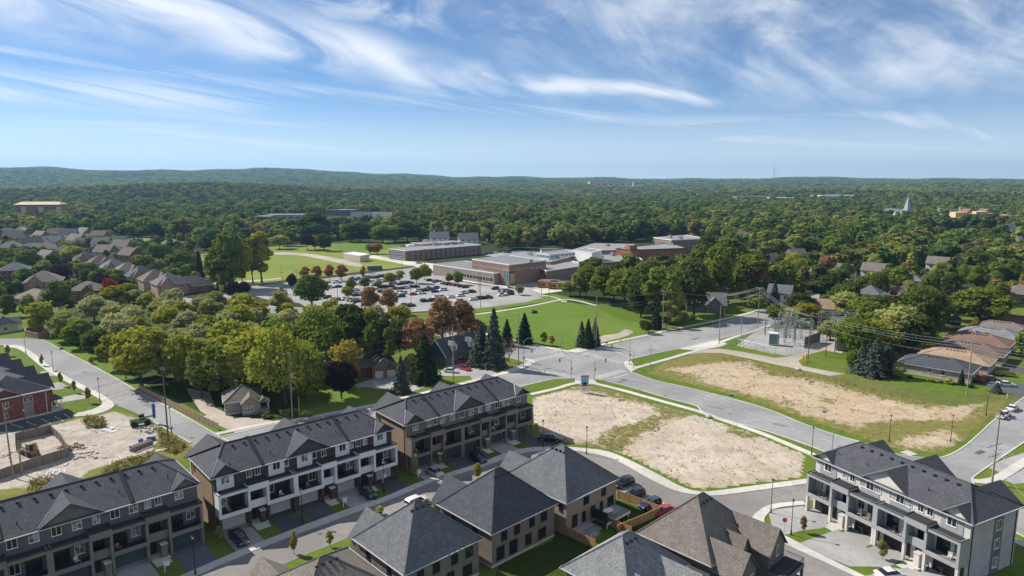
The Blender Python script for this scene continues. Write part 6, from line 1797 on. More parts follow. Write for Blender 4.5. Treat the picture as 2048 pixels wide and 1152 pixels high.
grove('behind the sports lawn', 'trees behind the sports lawn', [
 (615,500,466,32,'round',PU),(630,499,470,26,'round',RU),(648,502,468,36,'round',DK),(560,498,468,40,'round',OL),(575,492,462,40,'round',MID),(740,508,488,22,'round',OL),(755,508,486,24,'round',OR_),(628,478,420,66,'round',DK),
 (700,484,448,44,'round',MID),(720,484,446,50,'round',DK),(765,486,450,50,'round',G_),(790,484,448,44,'round',OL),(815,484,442,56,'round',DK),(840,482,452,40,'round',G_),(400,556,500,22,'spruce',ND),(362,540,500,50,'round',MID),(320,528,484,48,'round',MID)])
grove('in the left suburb', 'single trees of the left suburb', [
 (224,612,552,36,'round',RE),(205,586,545,40,'round',PU),(250,596,558,30,'round',PU),(127,566,536,32,'spruce',NB),(108,550,508,34,'round',DK),(120,572,530,40,'round',PU),(150,530,490,46,'round',LI),(195,498,472,60,'round',MID),(140,492,470,30,'oval',GO),(352,556,534,22,'round',GO),(120,628,560,50,'round',MID),(60,540,498,44,'round',G_),(88,528,500,40,'round',PU)])
grove('near the substation', 'trees by the substation', [
 (1556,646,606,50,'round',MID),(1585,652,612,48,'round',OL),(1612,650,602,48,'round',GO),(1640,652,626,40,'round',MID),(1548,612,560,24,'spruce',NB),(1466,596,540,40,'round',RU),(1500,598,510,80,'round',G_),(1562,600,520,60,'round',MID),(1640,600,530,60,'oval',DK),(1690,640,585,66,'round',OL),
 (1660,680,640,46,'round',OL),(1720,716,640,70,'round',G_),(1750,710,640,80,'round',LI),(1790,700,612,100,'round',OL),(1700,702,632,66,'round',G_),(1742,690,604,80,'round',MID),(1822,706,622,84,'round',DK),(1766,672,592,84,'round',DK),(1838,655,572,80,'round',MID),(1682,628,572,60,'round',MID),(1722,650,590,60,'round',G_),(1600,628,585,60,'round',DK),(1800,690,608,80,'round',OL),(1850,680,580,80,'round',DK),(1880,660,585,60,'round',MID),(1955,655,570,110,'round',G_),(1895,640,572,50,'round',PU),(1948,672,632,16,'oval',GO)])
grove('beside the bungalows and bare lot', 'spruces by the bungalows', [
 (1722,745,690,50,'spruce',NB),(1750,752,676,60,'spruce',NB),(1775,752,684,48,'spruce',NB),(1738,742,680,50,'spruce',ND),(1796,757,722,30,'round',OL),(1922,770,738,14,'spruce',ND),(1993,786,764,22,'spruce',NB),(1708,742,700,34,'round',G_)])
grove('along the townhouse street', 'street saplings', [
 (831,952,906,14,'oval',OL),(588,1108,1062,16,'oval',GO),(660,1094,1060,15,'oval',LI),(955,960,925,17,'oval',LI),(913,985,955,14,'oval',OL),(760,1030,1012,18,'oval',OL),(440,1084,1050,17,'oval',OL),(1764,1118,1080,20,'oval',OL),(1606,1066,1031,14,'oval',BR),(765,922,893,11,'tall',G_),(1049,886,850,9,'tall',MID),(893,930,900,12,'tall',G_),(1036,930,912,14,'oval',OR_)])
grove('before the red brick row', 'saplings by the red brick row', [
 (178,806,772,12,'oval',GO),(149,786,760,9,'oval',OL),(122,772,742,9,'oval',OL),(84,732,708,8,'oval',OL),(16,712,688,10,'oval',OL)])

# ---- trees that fill whole zones, still one object each
OCC = []      # (polygon array) where no tree may stand
def occ_line(line, w): OCC.append(np.array([[p.x, p.y] for p in offset_line(line, -w)] + [[p.x, p.y] for p in reversed(offset_line(line, w))]))
for a_, b_ in ((E_FAR, E_NEAR), (H_NEAR, H_FAR), (F_R, F_L), (C_FAR + C_FAR2, C_NEAR), (D_L, D_R)): OCC.append(np.array([[p.x, p.y] for p in a_ + b_]))
OCC.append(np.array([[p.x, p.y] for p in E_FAR + E_FAR2 + E_NEAR2 + E_NEAR]))
OPEN_PX = [
 [(395,575),(398,505),(470,498),(560,488),(640,482),(700,478),(780,478),(850,480),(962,484),(1000,502),(1060,501),(1120,499),(1190,485),(1285,485),(1308,473),(1412,474),(1430,505),(1400,545),(1300,560),(1150,575),(1200,615),(1330,665),(1160,705),(950,660),(860,640),(560,620),(395,600)],
 [(212,478),(305,474),(310,490),(220,496)],
 [(1440,660),(1520,640),(1700,650),(1705,700),(1800,725),(2048,690),(2048,820),(1440,760)],
 [(496,452),(520,440),(660,432),(800,440),(800,450),(700,462),(600,470),(500,460)],
 [(1865,648),(1940,640),(2048,620),(2048,700),(1850,690)],
 [(1395,560),(1450,560),(1450,625),(1395,625)],
]
OPEN = [np_poly(p) for p in OPEN_PX]
HOUSES = [(o.location.x, o.location.y, o.rotation_euler.z) for o in COL.objects if o.parent is None and o.name.split('.')[0] in ('house',)]
HC = []
for x, y, rz in HOUSES:
    c, s = math.cos(rz), math.sin(rz); HC.append((x + 6.5*c - 5.5*s, y + 6.5*s + 5.5*c))
HC = np.array(HC)
def free(pts, gap_house=9.0, gap_tree=3.2, opens=True):
    ok = np.ones(len(pts), bool)
    for poly in OCC: ok &= ~inside(pts, poly)
    if opens:
        for poly in OPEN: ok &= ~inside(pts, poly)
    for h in HC: ok &= np.hypot(pts[:, 0]-h[0], pts[:, 1]-h[1]) > gap_house
    for t in TREES_AT: ok &= np.hypot(pts[:, 0]-t[0], pts[:, 1]-t[1]) > gap_tree
    return ok
def fill(poly_px, n, sep, hr, wr, mats, kinds, phrase, group, seed, gap_house=9.0):
    poly = np_poly(poly_px); rng = np.random.default_rng(seed)
    lo, hi = poly.min(0), poly.max(0)
    pts = rng.uniform(lo, hi, (n*60, 2)); pts = pts[inside(pts, poly)]; pts = pts[free(pts, gap_house)]
    chosen = []
    for p in pts:
        if all((p[0]-q[0])**2 + (p[1]-q[1])**2 > sep*sep for q in chosen): chosen.append(p)
        if len(chosen) >= n: break
    cnt = {}
    for p in sorted(chosen, key=lambda q: q[0]/q[1]):
        kind = kinds[rng.integers(len(kinds))]; mat = mats[rng.integers(len(mats))]
        h = rng.uniform(*hr); w = h * rng.uniform(*wr) * (.55 if kind in ('spruce', 'tall') else 1)
        i = cnt[(kind, mat)] = cnt.get((kind, mat), -1) + 1
        tree(p[0], p[1], h, w, kind, mat, '%s %s %s, %s such from left' % (COLN[mat], KINDN[kind], phrase, ordinal(i)), group)
    return len(chosen)
nt = 0
nt += fill([(105,664),(290,768),(400,785),(500,770),(630,760),(650,690),(800,690),(850,660),(760,652),(640,638),(430,621),(330,606),(240,606),(150,630)], 72, 5.2, (8, 13), (.78, 1.05), [OL, SA, LI, SA, SA, LI, OL], ['round','round','oval'], 'filling the left grove', 'trees of the left grove', 5)
nt += fill([(0,650),(90,640),(150,622),(230,606),(300,596),(410,590),(400,520),(420,478),(310,470),(0,462)], 32, 9.0, (7, 11.5), (.6, .85), [MID, DK, MID, G_, OL, RU, PU], ['round','oval','small'], 'among the suburb houses', 'trees of the left suburb', 6, 8.5)
nt += fill([(1480,620),(1540,600),(1620,640),(1700,690),(1780,715),(1850,690),(1960,668),(2060,600),(2060,556),(1700,552),(1480,548)], 46, 8.0, (10, 16), (.62, .9), [MID, G_, DK, G_, LI, OL, MID, PU, RU], ['round','round','oval','spread','small'], 'in the right-hand wooded blocks', 'trees of the wooded blocks', 7, 8.5)
print('zone trees', nt, 'all', len(TREES_AT))

CLEAR = []
# ---- the wood beyond: one mass
def wood():
    lib = bpy.data.collections.new('wood_library')
    metas = []
    for i in range(5):
        cm, C, _ = round_crown('wood_crown', 200+i, 520, .62, lobes=13, z0=.5, mat='leaf_forest'); metas.append(cm)
    cm = spruce_crown('wood_crown', 210, 420, .45, mat='leaf_forest'); metas.append(cm)
    cm, C, _ = round_crown('wood_crown', 211, 520, .55, Wd=5.2, lobes=13, z0=1.0, mat='leaf_forest'); metas.append(cm)
    for i in range(3):      # far clumps of several crowns
        cm, C, _ = round_crown('wood_crown', 220+i, 230, 1.15, Wd=16.0, lobes=9, z0=2.0, mat='leaf_forest', rmin=1.0, rmax=1.6); metas.append(cm)
    for i, me in enumerate(metas):
        o = bpy.data.objects.new('wood_tree_%02d' % i, me); lib.objects.link(o)
    rng = np.random.default_rng(31)
    def ring(r0, r1, dens, azr=43.0):
        n = int(math.radians(2*azr)/2 * (r1*r1 - r0*r0) * dens)
        r = np.sqrt(rng.uniform(r0*r0, r1*r1, n)); a = np.radians(rng.uniform(-azr, azr, n))
        return np.stack([r*np.sin(a), r*np.cos(a)], 1)
    near = ring(380, 1050, 1/140); mid = ring(1050, 2300, 1/165); far = ring(2300, 9000, 1/620)
    zone = [np_poly(p) for p in (
        [(-60,680),(90,640),(150,622),(300,596),(420,600),(400,484),(310,476),(-60,470)],
        [(1440,640),(1620,660),(1780,730),(2140,760),(2140,556),(1440,548)],
        [(-200,700),(700,640),(1100,590),(1500,640),(2300,700),(2300,1300),(-200,1300)])]
    def clean(pts):
        ok = np.ones(len(pts), bool)
        for poly in OPEN + zone: ok &= ~inside(pts, poly)
        for poly in OCC: ok &= ~inside(pts, poly)
        for h in HC: ok &= np.hypot(pts[:, 0]-h[0], pts[:, 1]-h[1]) > 9
        for t in TREES_AT: ok &= np.hypot(pts[:, 0]-t[0], pts[:, 1]-t[1]) > 4
        for c, rad in CLEAR: ok &= np.hypot(pts[:, 0]-c[0], pts[:, 1]-c[1]) > rad
        return pts[ok]
    near, mid, far = clean(near), clean(mid), clean(far)
    sub = ring(230, 760, 1/165); sub = sub[inside(sub, zone[0]) | inside(sub, zone[1])]; sub = sub[free(sub, 11.0, 5.0)]
    # a few clearings
    def gaps(p, s, th): 
        v = np.sin(p[:, 0]/s + 1)*np.sin(p[:, 1]/s*1.3 + 2) + .6*np.sin(p[:, 0]/s*2.3 + p[:, 1]/s*1.7)
        return p[v < th]
    near = gaps(near, 41, 1.15); mid = gaps(mid, 90, 1.2); far = gaps(far, 260, 1.3)
    P_ = np.concatenate([sub, near, mid, far]); n0, n1, n2, n3 = len(sub), len(near), len(mid), len(far)
    idx = np.concatenate([rng.integers(0, 5, n0), rng.choice([0,1,2,3,4,4,6,5], n1), rng.choice([0,1,2,3,4,6,5], n2), rng.integers(7, 10, n3)]).astype(np.int32)
    hh = np.concatenate([rng.uniform(6.5, 11, n0), rng.uniform(11, 20, n1), rng.uniform(9, 18, n2), rng.uniform(10, 16, n3)])
    ww = np.concatenate([rng.uniform(.9, 1.2, n0), rng.uniform(1.05, 1.5, n1), rng.uniform(1.15, 1.7, n2), rng.uniform(1.5, 2.1, n3)])
    scl = np.stack([hh/10*ww, hh/10*ww, hh/10], 1)
    co = np.concatenate([P_, (TZ(P_[:, 0], P_[:, 1]) - .3)[:, None]], 1)
    me = bpy.data.meshes.new('far_wood')
    me.vertices.add(len(co)); me.vertices.foreach_set('co', co.astype(np.float32).ravel())
    a = me.attributes.new('idx', 'INT', 'POINT'); a.data.foreach_set('value', idx)
    a = me.attributes.new('rot', 'FLOAT', 'POINT'); a.data.foreach_set('value', rng.uniform(0, 6.28, len(co)).astype(np.float32))
    a = me.attributes.new('scl', 'FLOAT_VECTOR', 'POINT'); a.data.foreach_set('vector', scl.astype(np.float32).ravel())
    me.update()
    o = put('far_wood', me); tag(o, 'unbroken green wood and town trees reaching to the hills on the horizon', 'woodland', None, 'stuff')
    ng = bpy.data.node_groups.new('scatter_wood', 'GeometryNodeTree')
    ng.interface.new_socket('Geometry', in_out='INPUT', socket_type='NodeSocketGeometry'); ng.interface.new_socket('Geometry', in_out='OUTPUT', socket_type='NodeSocketGeometry')
    gi, go = ng.nodes.new('NodeGroupInput'), ng.nodes.new('NodeGroupOutput')
    ci = ng.nodes.new('GeometryNodeCollectionInfo'); ci.inputs['Collection'].default_value = lib; ci.inputs['Separate Children'].default_value = True; ci.inputs['Reset Children'].default_value = True
    ip = ng.nodes.new('GeometryNodeInstanceOnPoints'); ip.inputs['Pick Instance'].default_value = True
    def attr(nm, ty):
        n = ng.nodes.new('GeometryNodeInputNamedAttribute'); n.data_type = ty; n.inputs['Name'].default_value = nm; return n.outputs['Attribute']
    cx = ng.nodes.new('ShaderNodeCombineXYZ'); ng.links.new(attr('rot', 'FLOAT'), cx.inputs['Z'])
    ng.links.new(gi.outputs[0], ip.inputs['Points']); ng.links.new(ci.outputs[0], ip.inputs['Instance'])
    ng.links.new(attr('idx', 'INT'), ip.inputs['Instance Index']); ng.links.new(cx.outputs[0], ip.inputs['Rotation']); ng.links.new(attr('scl', 'FLOAT_VECTOR'), ip.inputs['Scale'])
    ng.links.new(ip.outputs[0], go.inputs[0])
    md = o.modifiers.new('scatter', 'NODES'); md.node_group = ng
    print('wood', len(co))
def clear_px(px, rad): p = P(*px); CLEAR.append(((p.x, p.y), rad))
for a in (((60,424),34),((110,424),34),((85,455),30),((200,451),36),((262,459),24),((1955,470),60),((1985,470),50),((1935,470),45),((1960,480),40),((940,484),18),((885,481),18)): clear_px(*a)
for x, y, w in GLIMPSE:
    l = math.hypot(x, y); CLEAR.append(((x - x/l*w*.55, y - y/l*w*.55), w*.95))
# ---------------------------------------------------------------- street lamps
def lamp_meshes(h):
    a = MB(); a.tube([(0,0,0),(0,0,.9)], [.16,.11], 8); a.tube([(0,0,.9),(0,0,h-.5)], [.075,.05], 8)
    b = MB(); b.tube([(0,0,h-.5),(0,0,h-.42),(0,0,h-.1),(0,0,h-.06)], [.08,.17,.22,.12], 8)
    c = MB(); c.tube([(0,0,h-.08),(0,0,h-.02),(0,0,h+.12),(0,0,h+.22)], [.28,.26,.1,.02], 8)
    return a.mesh('post', 'lamp_black'), b.mesh('lantern', 'lamp_glass'), c.mesh('cap', 'lamp_black')
LAMP = lamp_meshes(6.4)
LAMPS = [((52,708), 'farthest up the left street'), ((107,743), 'second from the bend of the left street'), ((200,802), 'on the corner lawn of the left street'), ((343,866), 'beside the utility pole on the left street'), ((53,870), 'behind the timber hoarding of the building yard'),
         ((1541.6,1026), 'on the grass point of the street corner'), ((1582,1070), 'on the lawn before the pale brick row'), ((1173,909), 'on the outer footway of the street bend'), ((1086,895), 'in front of the taupe townhouse row'),
         ((768,985), 'in front of the white-framed townhouse row, right one'), ((605,1046), 'in front of the white-framed townhouse row, left one'), ((391,1150), 'at the bottom left before the grey row'), ((1778,884), 'in the bare lot, left one'), ((1901,884), 'in the bare lot, middle one'), ((1972,832), 'in the bare lot, right one'),
         ((1623,911), 'on the verge above the pale brick row')]
for px, ph in LAMPS:
    p = P(*px); r = empty('street_lamp', (p.x, p.y, .02), 0, 'black lantern street lamp ' + ph, 'street lamp', 'black lantern street lamps')
    for n, me in zip(('post', 'lantern', 'cap'), LAMP): put(n, me, r)

# ---------------------------------------------------------------- utility poles and wires
POLE = {}
def pole(key, px, ytop, label, arms=(), mat='pole_wood', r=.17, lean=(0, 0), tank=False, arm_dir=None):
    p = P(*px); h = height_at(p.x, p.y, ytop)
    o = empty('utility_pole', (p.x, p.y, 0), 0, label, 'utility pole', 'utility poles')
    MB().tube([(0,0,-.2),(lean[0]*.5,lean[1]*.5,h*.5),(lean[0],lean[1],h)], [r, r*.85, r*.62], 8).build('shaft', mat, o)
    d = Vector(arm_dir or (.8, -.6)).normalized()
    for z, l in arms:
        a = MB(); a.tube([(-d.x*l/2, -d.y*l/2, h-z), (d.x*l/2, d.y*l/2, h-z)], .075, 4); a.build('crossarm', mat, o)
        for k in (-.46, -.2, .2, .46):
            i = MB(); i.tube([(d.x*l*k, d.y*l*k, h-z+.05), (d.x*l*k, d.y*l*k, h-z+.4)], [.07,.05], 6); i.build('insulator', 'steel', o)
    if tank:
        MB().tube([(.45,0,h*.62),(.45,0,h*.62+1.2)], .32, 10).build('transformer', 'steel', o)
    POLE[key] = (Vector((p.x + lean[0], p.y + lean[1], h)), d)
    return o
pole('a', (338,893), 735, 'tall wooden utility pole beside the building yard on the left street', [(.5, 2.0)], 'pole_dark', .2)
pole('b', (585,838), 705, 'tall wooden utility pole with transformer beside the stone bungalow', [(.4, 1.6)], tank=True)
pole('b2', (599,834), 792, 'short stub pole right of the transformer pole')
pole('c', (907,762), 650, 'wooden utility pole behind the taupe townhouse row')
pole('d', (1037,733), 627, 'utility pole at the crossing corner near the spruces')
pole('e', (1192,695), 592, 'tall utility pole at the corner of the school field')
pole('f', (1325,664), 581, 'utility pole with crossarms on the far verge of the main road', [(.4, 2.4), (1.6, 2.4)])
pole('g', (1438,688), 610, 'utility pole beside the concrete apron of the main road')
pole('h', (1448,644), 589, 'twin-arm utility pole in front of the craftsman bungalow', [(.5, 3.0), (1.8, 3.0)])
pole('i', (1515,657), 574, 'triple-arm utility pole at the far end of the main road', [(.4, 2.6), (2.4, 2.6), (3.4, 2.6)])
pole('j', (1481,690), 630, 'grey lighting pole at the near fence corner of the substation', mat='steel', r=.14)
pole('k', (1615,730), 630, 'dark twin-arm pole at the bend of the gravel lane', [(.5, 3.6), (6.0, 3.0)], 'pole_dark')
pole('l', (1651,713), 633, 'dark pole on the grass right of the substation', (), 'pole_dark')
pole('m', (1669,707), 652, 'short brown pole beside the substation transformer', (), 'pole_dark')
pole('n', (1729,658), 604, 'slim pole among the trees right of the substation', (), 'pole_wood', .15)
pole('o', (1933.5,790), 682, 'tall wooden pole in front of the charcoal-roofed bungalow')
pole('p', (1983.5,969), 818, 'tall wooden pole with crossarms on the verge right of the branch road', [(.3, 2.2), (7.4, 4.2), (9.6, 4.2)], 'pole_wood', .2, arm_dir=(.9, .45))
pole('q', (27,958), 813, 'left of the two wooden poles beside the timber hoarding', [(.6, 1.8)], 'pole_wood', .17, (-.3, 0))
pole('q2', (44,950), 881, 'right, shorter of the two wooden poles beside the timber hoarding')
pole('s', (1664,902), 847, 'grey pole on the verge above the pale brick row', (), 'steel', .11)
pole('t', (1300,750), 690, 'slim grey pole at the edge of the bare lot by the crossing', (), 'steel', .11)
def wires(label, keys, offs, sag=1.2, r=.028, mat='wire'):
    """one span of parallel wires per pair of poles; each wire a part"""
    a0 = POLE[keys[0]][0] if keys[0] in POLE else keys[0]
    o = empty('overhead_wires', (0, 0, 0), 0, label, 'wires')
    pts = [POLE[k] if isinstance(k, str) else (Vector(k), Vector((.8, -.6))) for k in keys]
    for (dh, dz) in offs:
        line = []
        for i in range(len(pts) - 1):
            A = pts[i][0] + Vector((pts[i][1].x*dh, pts[i][1].y*dh, dz)); B = pts[i+1][0] + Vector((pts[i+1][1].x*dh, pts[i+1][1].y*dh, dz))
            n = 10
            for k in range(n + (i == len(pts)-2)):
                t = k/n; q = A.lerp(B, t); q.z -= 4*sag*t*(1-t)*min(1, (B-A).length/60); line.append(q)
        MB().tube(line, r, 4, cap=False).build('wire', mat, o)
wires('overhead wires running along the street behind the townhouse rows', ['q','a','b','c','d'], [(-.5, -.1), (.5, -.1), (0, -2.4), (0, -3.4)], 1.5, .022, 'wire_dark')
wires('overhead wires along the far verge of the main road', ['e','f','h','i'], [(-1, -.2), (1, -.2), (0, -3), (0, -4)], 1.2, .02)
wires('bundle of overhead wires from the main road to the substation', ['h','i','k'], [(-1.2, -.3), (-.4, -.3), (.4, -.3), (1.2, -.3), (0, -2.6)], 2.0, .022)
far_r = P(2130, 712, 14); far_r2 = P(2200, 1010, 12)
wires('overhead wires from the substation past the bungalow pole to the right edge', ['k','l','o', tuple(P(2150,716,16))], [(0, -.2), (0, -1.0), (0, -1.8), (0, -4.2)], 1.4, .022)
wires('overhead wires running to lower right from the verge pole', ['p', tuple(P(2230,1010,14))], [(-1.6, -7), (-.6, -7), (.6, -7), (1.6, -7), (0, 0), (-1.6, -9.4), (1.6, -9.4)], 1.4, .024)

# ---------------------------------------------------------------- traffic signals
def signal(px, label, h, arm, drop=0.0, lamp=None, ped=True):
    p = P(*px); o = empty('traffic_signal', (p.x, p.y, .1), 0, label, 'traffic light', 'traffic signals at the crossing')
    MB().tube([(0,0,0),(0,0,h)], [.13,.09], 8).build('post', 'steel', o)
    heads = []
    if arm:
        d, l = Vector((arm[0], arm[1], 0)).normalized(), arm[2]
        MB().tube([(0,0,h-1.2), tuple(d*l*.5 + Vector((0,0,h-.35))), tuple(d*l + Vector((0,0,h-.1)))], .06, 6).build('mast_arm', 'steel', o)
        heads.append(d*l + Vector((0,0,h-.9)))
    if ped: heads.append(Vector((.28, .1, 3.0)))
    for i, c in enumerate(heads):
        k = 1.0 if (arm and i == 0) else .6
        m = MB(); m.box(c.x-.24*k, c.x+.24*k, c.y-.2*k, c.y+.2*k, c.z-.6*k, c.z+.65*k, 0)
        hd = m.build('signal_head', 'signal_yellow', o)
        l_ = MB()
        for j, mm in enumerate(range(3)):
            l_.tube([(c.x, c.y-.2*k-.005, c.z-.4*k+.4*k*j), (c.x, c.y-.2*k-.12, c.z-.4*k+.4*k*j)], .13*k, 8, 0)
        l_.build('lens', 'lamp_black', hd)
    if lamp:
        d = Vector((lamp[0], lamp[1], 0)).normalized(); l, lh = lamp[2], lamp[3]
        MB().tube([(0,0,h-.2),(0,0,lh-1.2), tuple(d*l*.45+Vector((0,0,lh-.1))), tuple(d*l+Vector((0,0,lh)))], .06, 6).build('lamp_arm', 'steel', o)
        q = d*(l+.3)+Vector((0,0,lh)); MB().box(q.x-.4, q.x+.4, q.y-.15, q.y+.15, q.z-.12, q.z+.06).build('lamp_head', 'steel', o)
    return o
signal((1142,757), 'traffic signal with arm at the near left corner of the crossing', 6.2, (-.9, .3, 3.6))
signal((1189,759), 'traffic signal with arm at the near right corner of the crossing', 6.2, (.8, .5, 4.2))
signal((1259,728), 'traffic signal and curved street light at the right corner of the crossing', 6.6, (-.9, .3, 6.0), lamp=(-.8, .5, 2.6, 12.0))
signal((1267,738), 'low signal post on the right corner pad of the crossing', 5.6, None)
signal((1188,696), 'traffic signal with straight arm by the field spruces', 6.6, (-.9, -.2, 5.5), lamp=(.9, -.2, 2.2, 10.5))
signal((1047,735), 'traffic signal with curved arm at the left corner of the crossing', 6.0, (.8, .4, 3.0), lamp=(.9, .2, 2.4, 9.5))
signal((1124,703), 'traffic signal with blue street sign at the far corner of the crossing', 6.0, (-.9, -.1, 4.4))
for px, an, lb in (((1213,697), 10, 'blue street-name sign near the far verge of the main road'), ((1108,692), 20, 'blue street-name sign by the field corner signal'), ((1463,806), 0, 'blue roadside sign on the near verge of the side road'), ((1648,840), 0, 'grey square road sign at the edge of the bare lot')):
    p = P(*px); o = empty('road_sign', (p.x, p.y, 0), R(an), lb, 'sign')
    MB().tube([(0,0,0),(0,0,2.4)], .04, 6).build('post', 'steel', o); MB().box(-.5, .5, -.03, -.0, 1.9, 2.4).build('plate', 'paint_blue' if 'blue' in lb else 'steel', o)
def stop_sign():
    p = P(1568,1067); o = empty('stop_sign', (p.x, p.y, 0), R(-15), 'red octagonal stop sign at the street corner before the pale brick row', 'stop sign')
    MB().tube([(0,0,0),(0,0,2.3)], .035, 6).build('post', 'steel', o)
    oc = [(.42*math.cos(R(22.5+45*i)), .42*math.sin(R(22.5+45*i))) for i in range(8)]
    m = MB(); m.solid([(x,-.05,2.5+z) for x,z in oc]+[(x,-.02,2.5+z) for x,z in oc], [tuple(range(8)), tuple(reversed(range(8,16)))] + [(i,(i+1)%8,8+(i+1)%8,8+i) for i in range(8)]); m.build('plate', 'paint_red', o)
    cu = bpy.data.curves.new('stop_text', 'FONT'); cu.body = 'STOP'; cu.size = .27; cu.align_x = 'CENTER'; cu.align_y = 'CENTER'; cu.materials.append(M['paint_white'])
    t0 = bpy.data.objects.new('stop_text', cu); COL.objects.link(t0); bpy.context.view_layer.update()
    me = bpy.data.meshes.new_from_object(t0.evaluated_get(bpy.context.evaluated_depsgraph_get())); bpy.data.objects.remove(t0)
    t = put('lettering', me, o); t.location = (0, -.058, 2.5); t.rotation_euler = (math.pi/2, 0, 0)
stop_sign()
def billboard():
    p = P(1169,788); w, h = 2.3, 4.6
    o = empty('billboard', (p.x, p.y, 0), R(8), 'tall real-estate billboard with red bands and a teal picture on the corner lot', 'billboard')
    for x in (-.95, .95): MB().box(x-.08, x+.08, 0, .16, 0, 5.6).build('post', 'wood_tan', o)
    MB().box(-w/2, w/2, -.08, 0, .9, .9+h).build('board', 'paint_white', o)
    def strip(n, x0, x1, z0, z1, m, y=-.086): MB().box(x0, x1, y, y+.005, z0, z1).build(n, m, o)
    strip('top_band', -w/2+.02, w/2-.02, 5.05, 5.48, 'paint_red'); strip('picture', -w/2+.06, w/2-.06, 3.0, 5.0, 'paint_teal')
    strip('low_band', -w/2+.06, w/2-.06, 2.25, 2.7, 'paint_red')
    m = MB(); m.solid([(-.7,-.092,2.72),(.7,-.092,2.72),(.7,-.092,3.2),(0,-.092,3.62),(-.7,-.092,3.2)], [(0,1,2,3,4)]); m.build('house_picture', 'trim_black', o)
    for i in range(3): strip('text_line', -.8, .8-.2*i, 1.25+.3*i, 1.33+.3*i, 'paint_blue')
billboard()

# ---------------------------------------------------------------- small street things
def lawn_sign(px, rz, lb):
    p = P(*px); o = empty('lawn_sign', (p.x, p.y, 0), R(rz), lb, 'sign')
    MB().box(-.05, .05, -.05, .05, 0, 2.0).build('post', 'trim_white', o); MB().box(.05, .8, -.03, .03, 1.75, 1.83).build('arm', 'trim_white', o); MB().box(.1, .75, -.02, .02, .95, 1.65).build('board', 'paint_white', o)
lawn_sign((330,1145), 43, 'white hanging realty sign on the lawn before the grey townhouse row')
lawn_sign((687,1015), 41, 'white hanging realty sign on the lawn before the white-framed row')
lawn_sign((766,966), 41, 'small white sign on the drive of the white-framed row')
lawn_sign((836,957), 41, 'small white lawn sign between the white-framed and taupe rows')
for px, lb in (((752,778), 'left of two white sign posts on the brown house lawn'), ((757,779), 'right of two white sign posts on the brown house lawn')):
    p = P(*px); MB().box(-.15, .15, -.05, .05, 0, 2.0).build('sign_post', 'trim_white', None, (p.x, p.y, 0)); tag(COL.objects[-1], lb, 'post')
for px, lb in (((1605,724), 'left yellow bollard at the gravel lane'), ((1611,723), 'right yellow bollard at the gravel lane')):
    p = P(*px); o = MB().tube([(0,0,0),(0,0,2.6),(0,0,2.75)], [.24,.24,.1], 8).build('bollard', 'paint_yellow', None, (p.x, p.y, 0)); tag(o, lb, 'bollard')
for px, lb in (((1279,785), 'yellow hydrant on the near verge of the side road'), ((1241,684), 'yellow hydrant on the far verge of the main road'), ((187,726), 'yellow hydrant on the verge of the left street'), ((2015,796), 'yellow hydrant beside the branch road')):
    p = P(*px); o = MB().tube([(0,0,0),(0,0,.9),(0,0,1.15)], [.2,.2,.08], 8).box(-.32, .32, -.1, .1, .6, .8).build('fire_hydrant', 'paint_yellow', None, (p.x, p.y, 0)); tag(o, lb, 'hydrant')
def boulder(px, s, mat, lb, name='boulder', cat='boulder', flat=.6):
    p = P(*px); rr = random.Random(int(px[0])); m = MB().ball((0,0,s*flat*.5), s, 0, 9, 6, flat)
    m.v = [(x*(1+rr.uniform(-.18,.18)), y*(1+rr.uniform(-.18,.18)), max(0, z*(1+rr.uniform(-.15,.15)))) for x, y, z in m.v]
    o = m.build(name, mat, None, (p.x, p.y, 0)); tag(o, lb, cat)
boulder((1068,626), 1.5, 'rubber', 'small dark heap on the mown school field', 'dark_heap', 'heap')
boulder((1596,740), .9, 'rock', 'pale boulder beside the gravel lane')
boulder((111,744), .6, 'rock', 'pale stone at the foot of a lamp on the left street')
boulder((123,699), .7, 'rubber', 'black bag on the kerb of the left street', 'black_bag', 'bag')
boulder((1418,835), .8, 'rock', 'pale boulder at the road edge of the corner lot')
p = P(1128,603); tag(MB().box(-1.4, 1.4, -.9, .9, 0, .12).build('concrete_pad', 'paint_white', None, (p.x, p.y, .03)), 'white slab on the school field near the path', 'slab')
for i, px in enumerate(((682,500), (698,498), (713,497))):
    p = P(*px); o = empty('soccer_goal', (p.x, p.y, 0), R(20), 'white soccer goal, %s from left on the sports lawn' % ordinal(i), 'goal', 'soccer goals')
    for x in (-2.5, 2.5): MB().tube([(x,0,0),(x,0,2.2)], .09, 6).build('post', 'trim_white', o)
    MB().tube([(-2.5,0,2.2),(2.5,0,2.2)], .09, 6).build('crossbar', 'trim_white', o)
def big_goal(px):
    p = P(*px); o = empty('goal_posts', (p.x, p.y, 0), R(25), 'thin white goal posts on the playing field', 'goal')
    for x in (-4, 4): MB().tube([(x,0,0),(x,0,6)], .08, 6).build('post', 'steel', o)
    MB().tube([(-4,0,3),(4,0,3)], .08, 6).build('crossbar', 'steel', o)
big_goal((574,545))
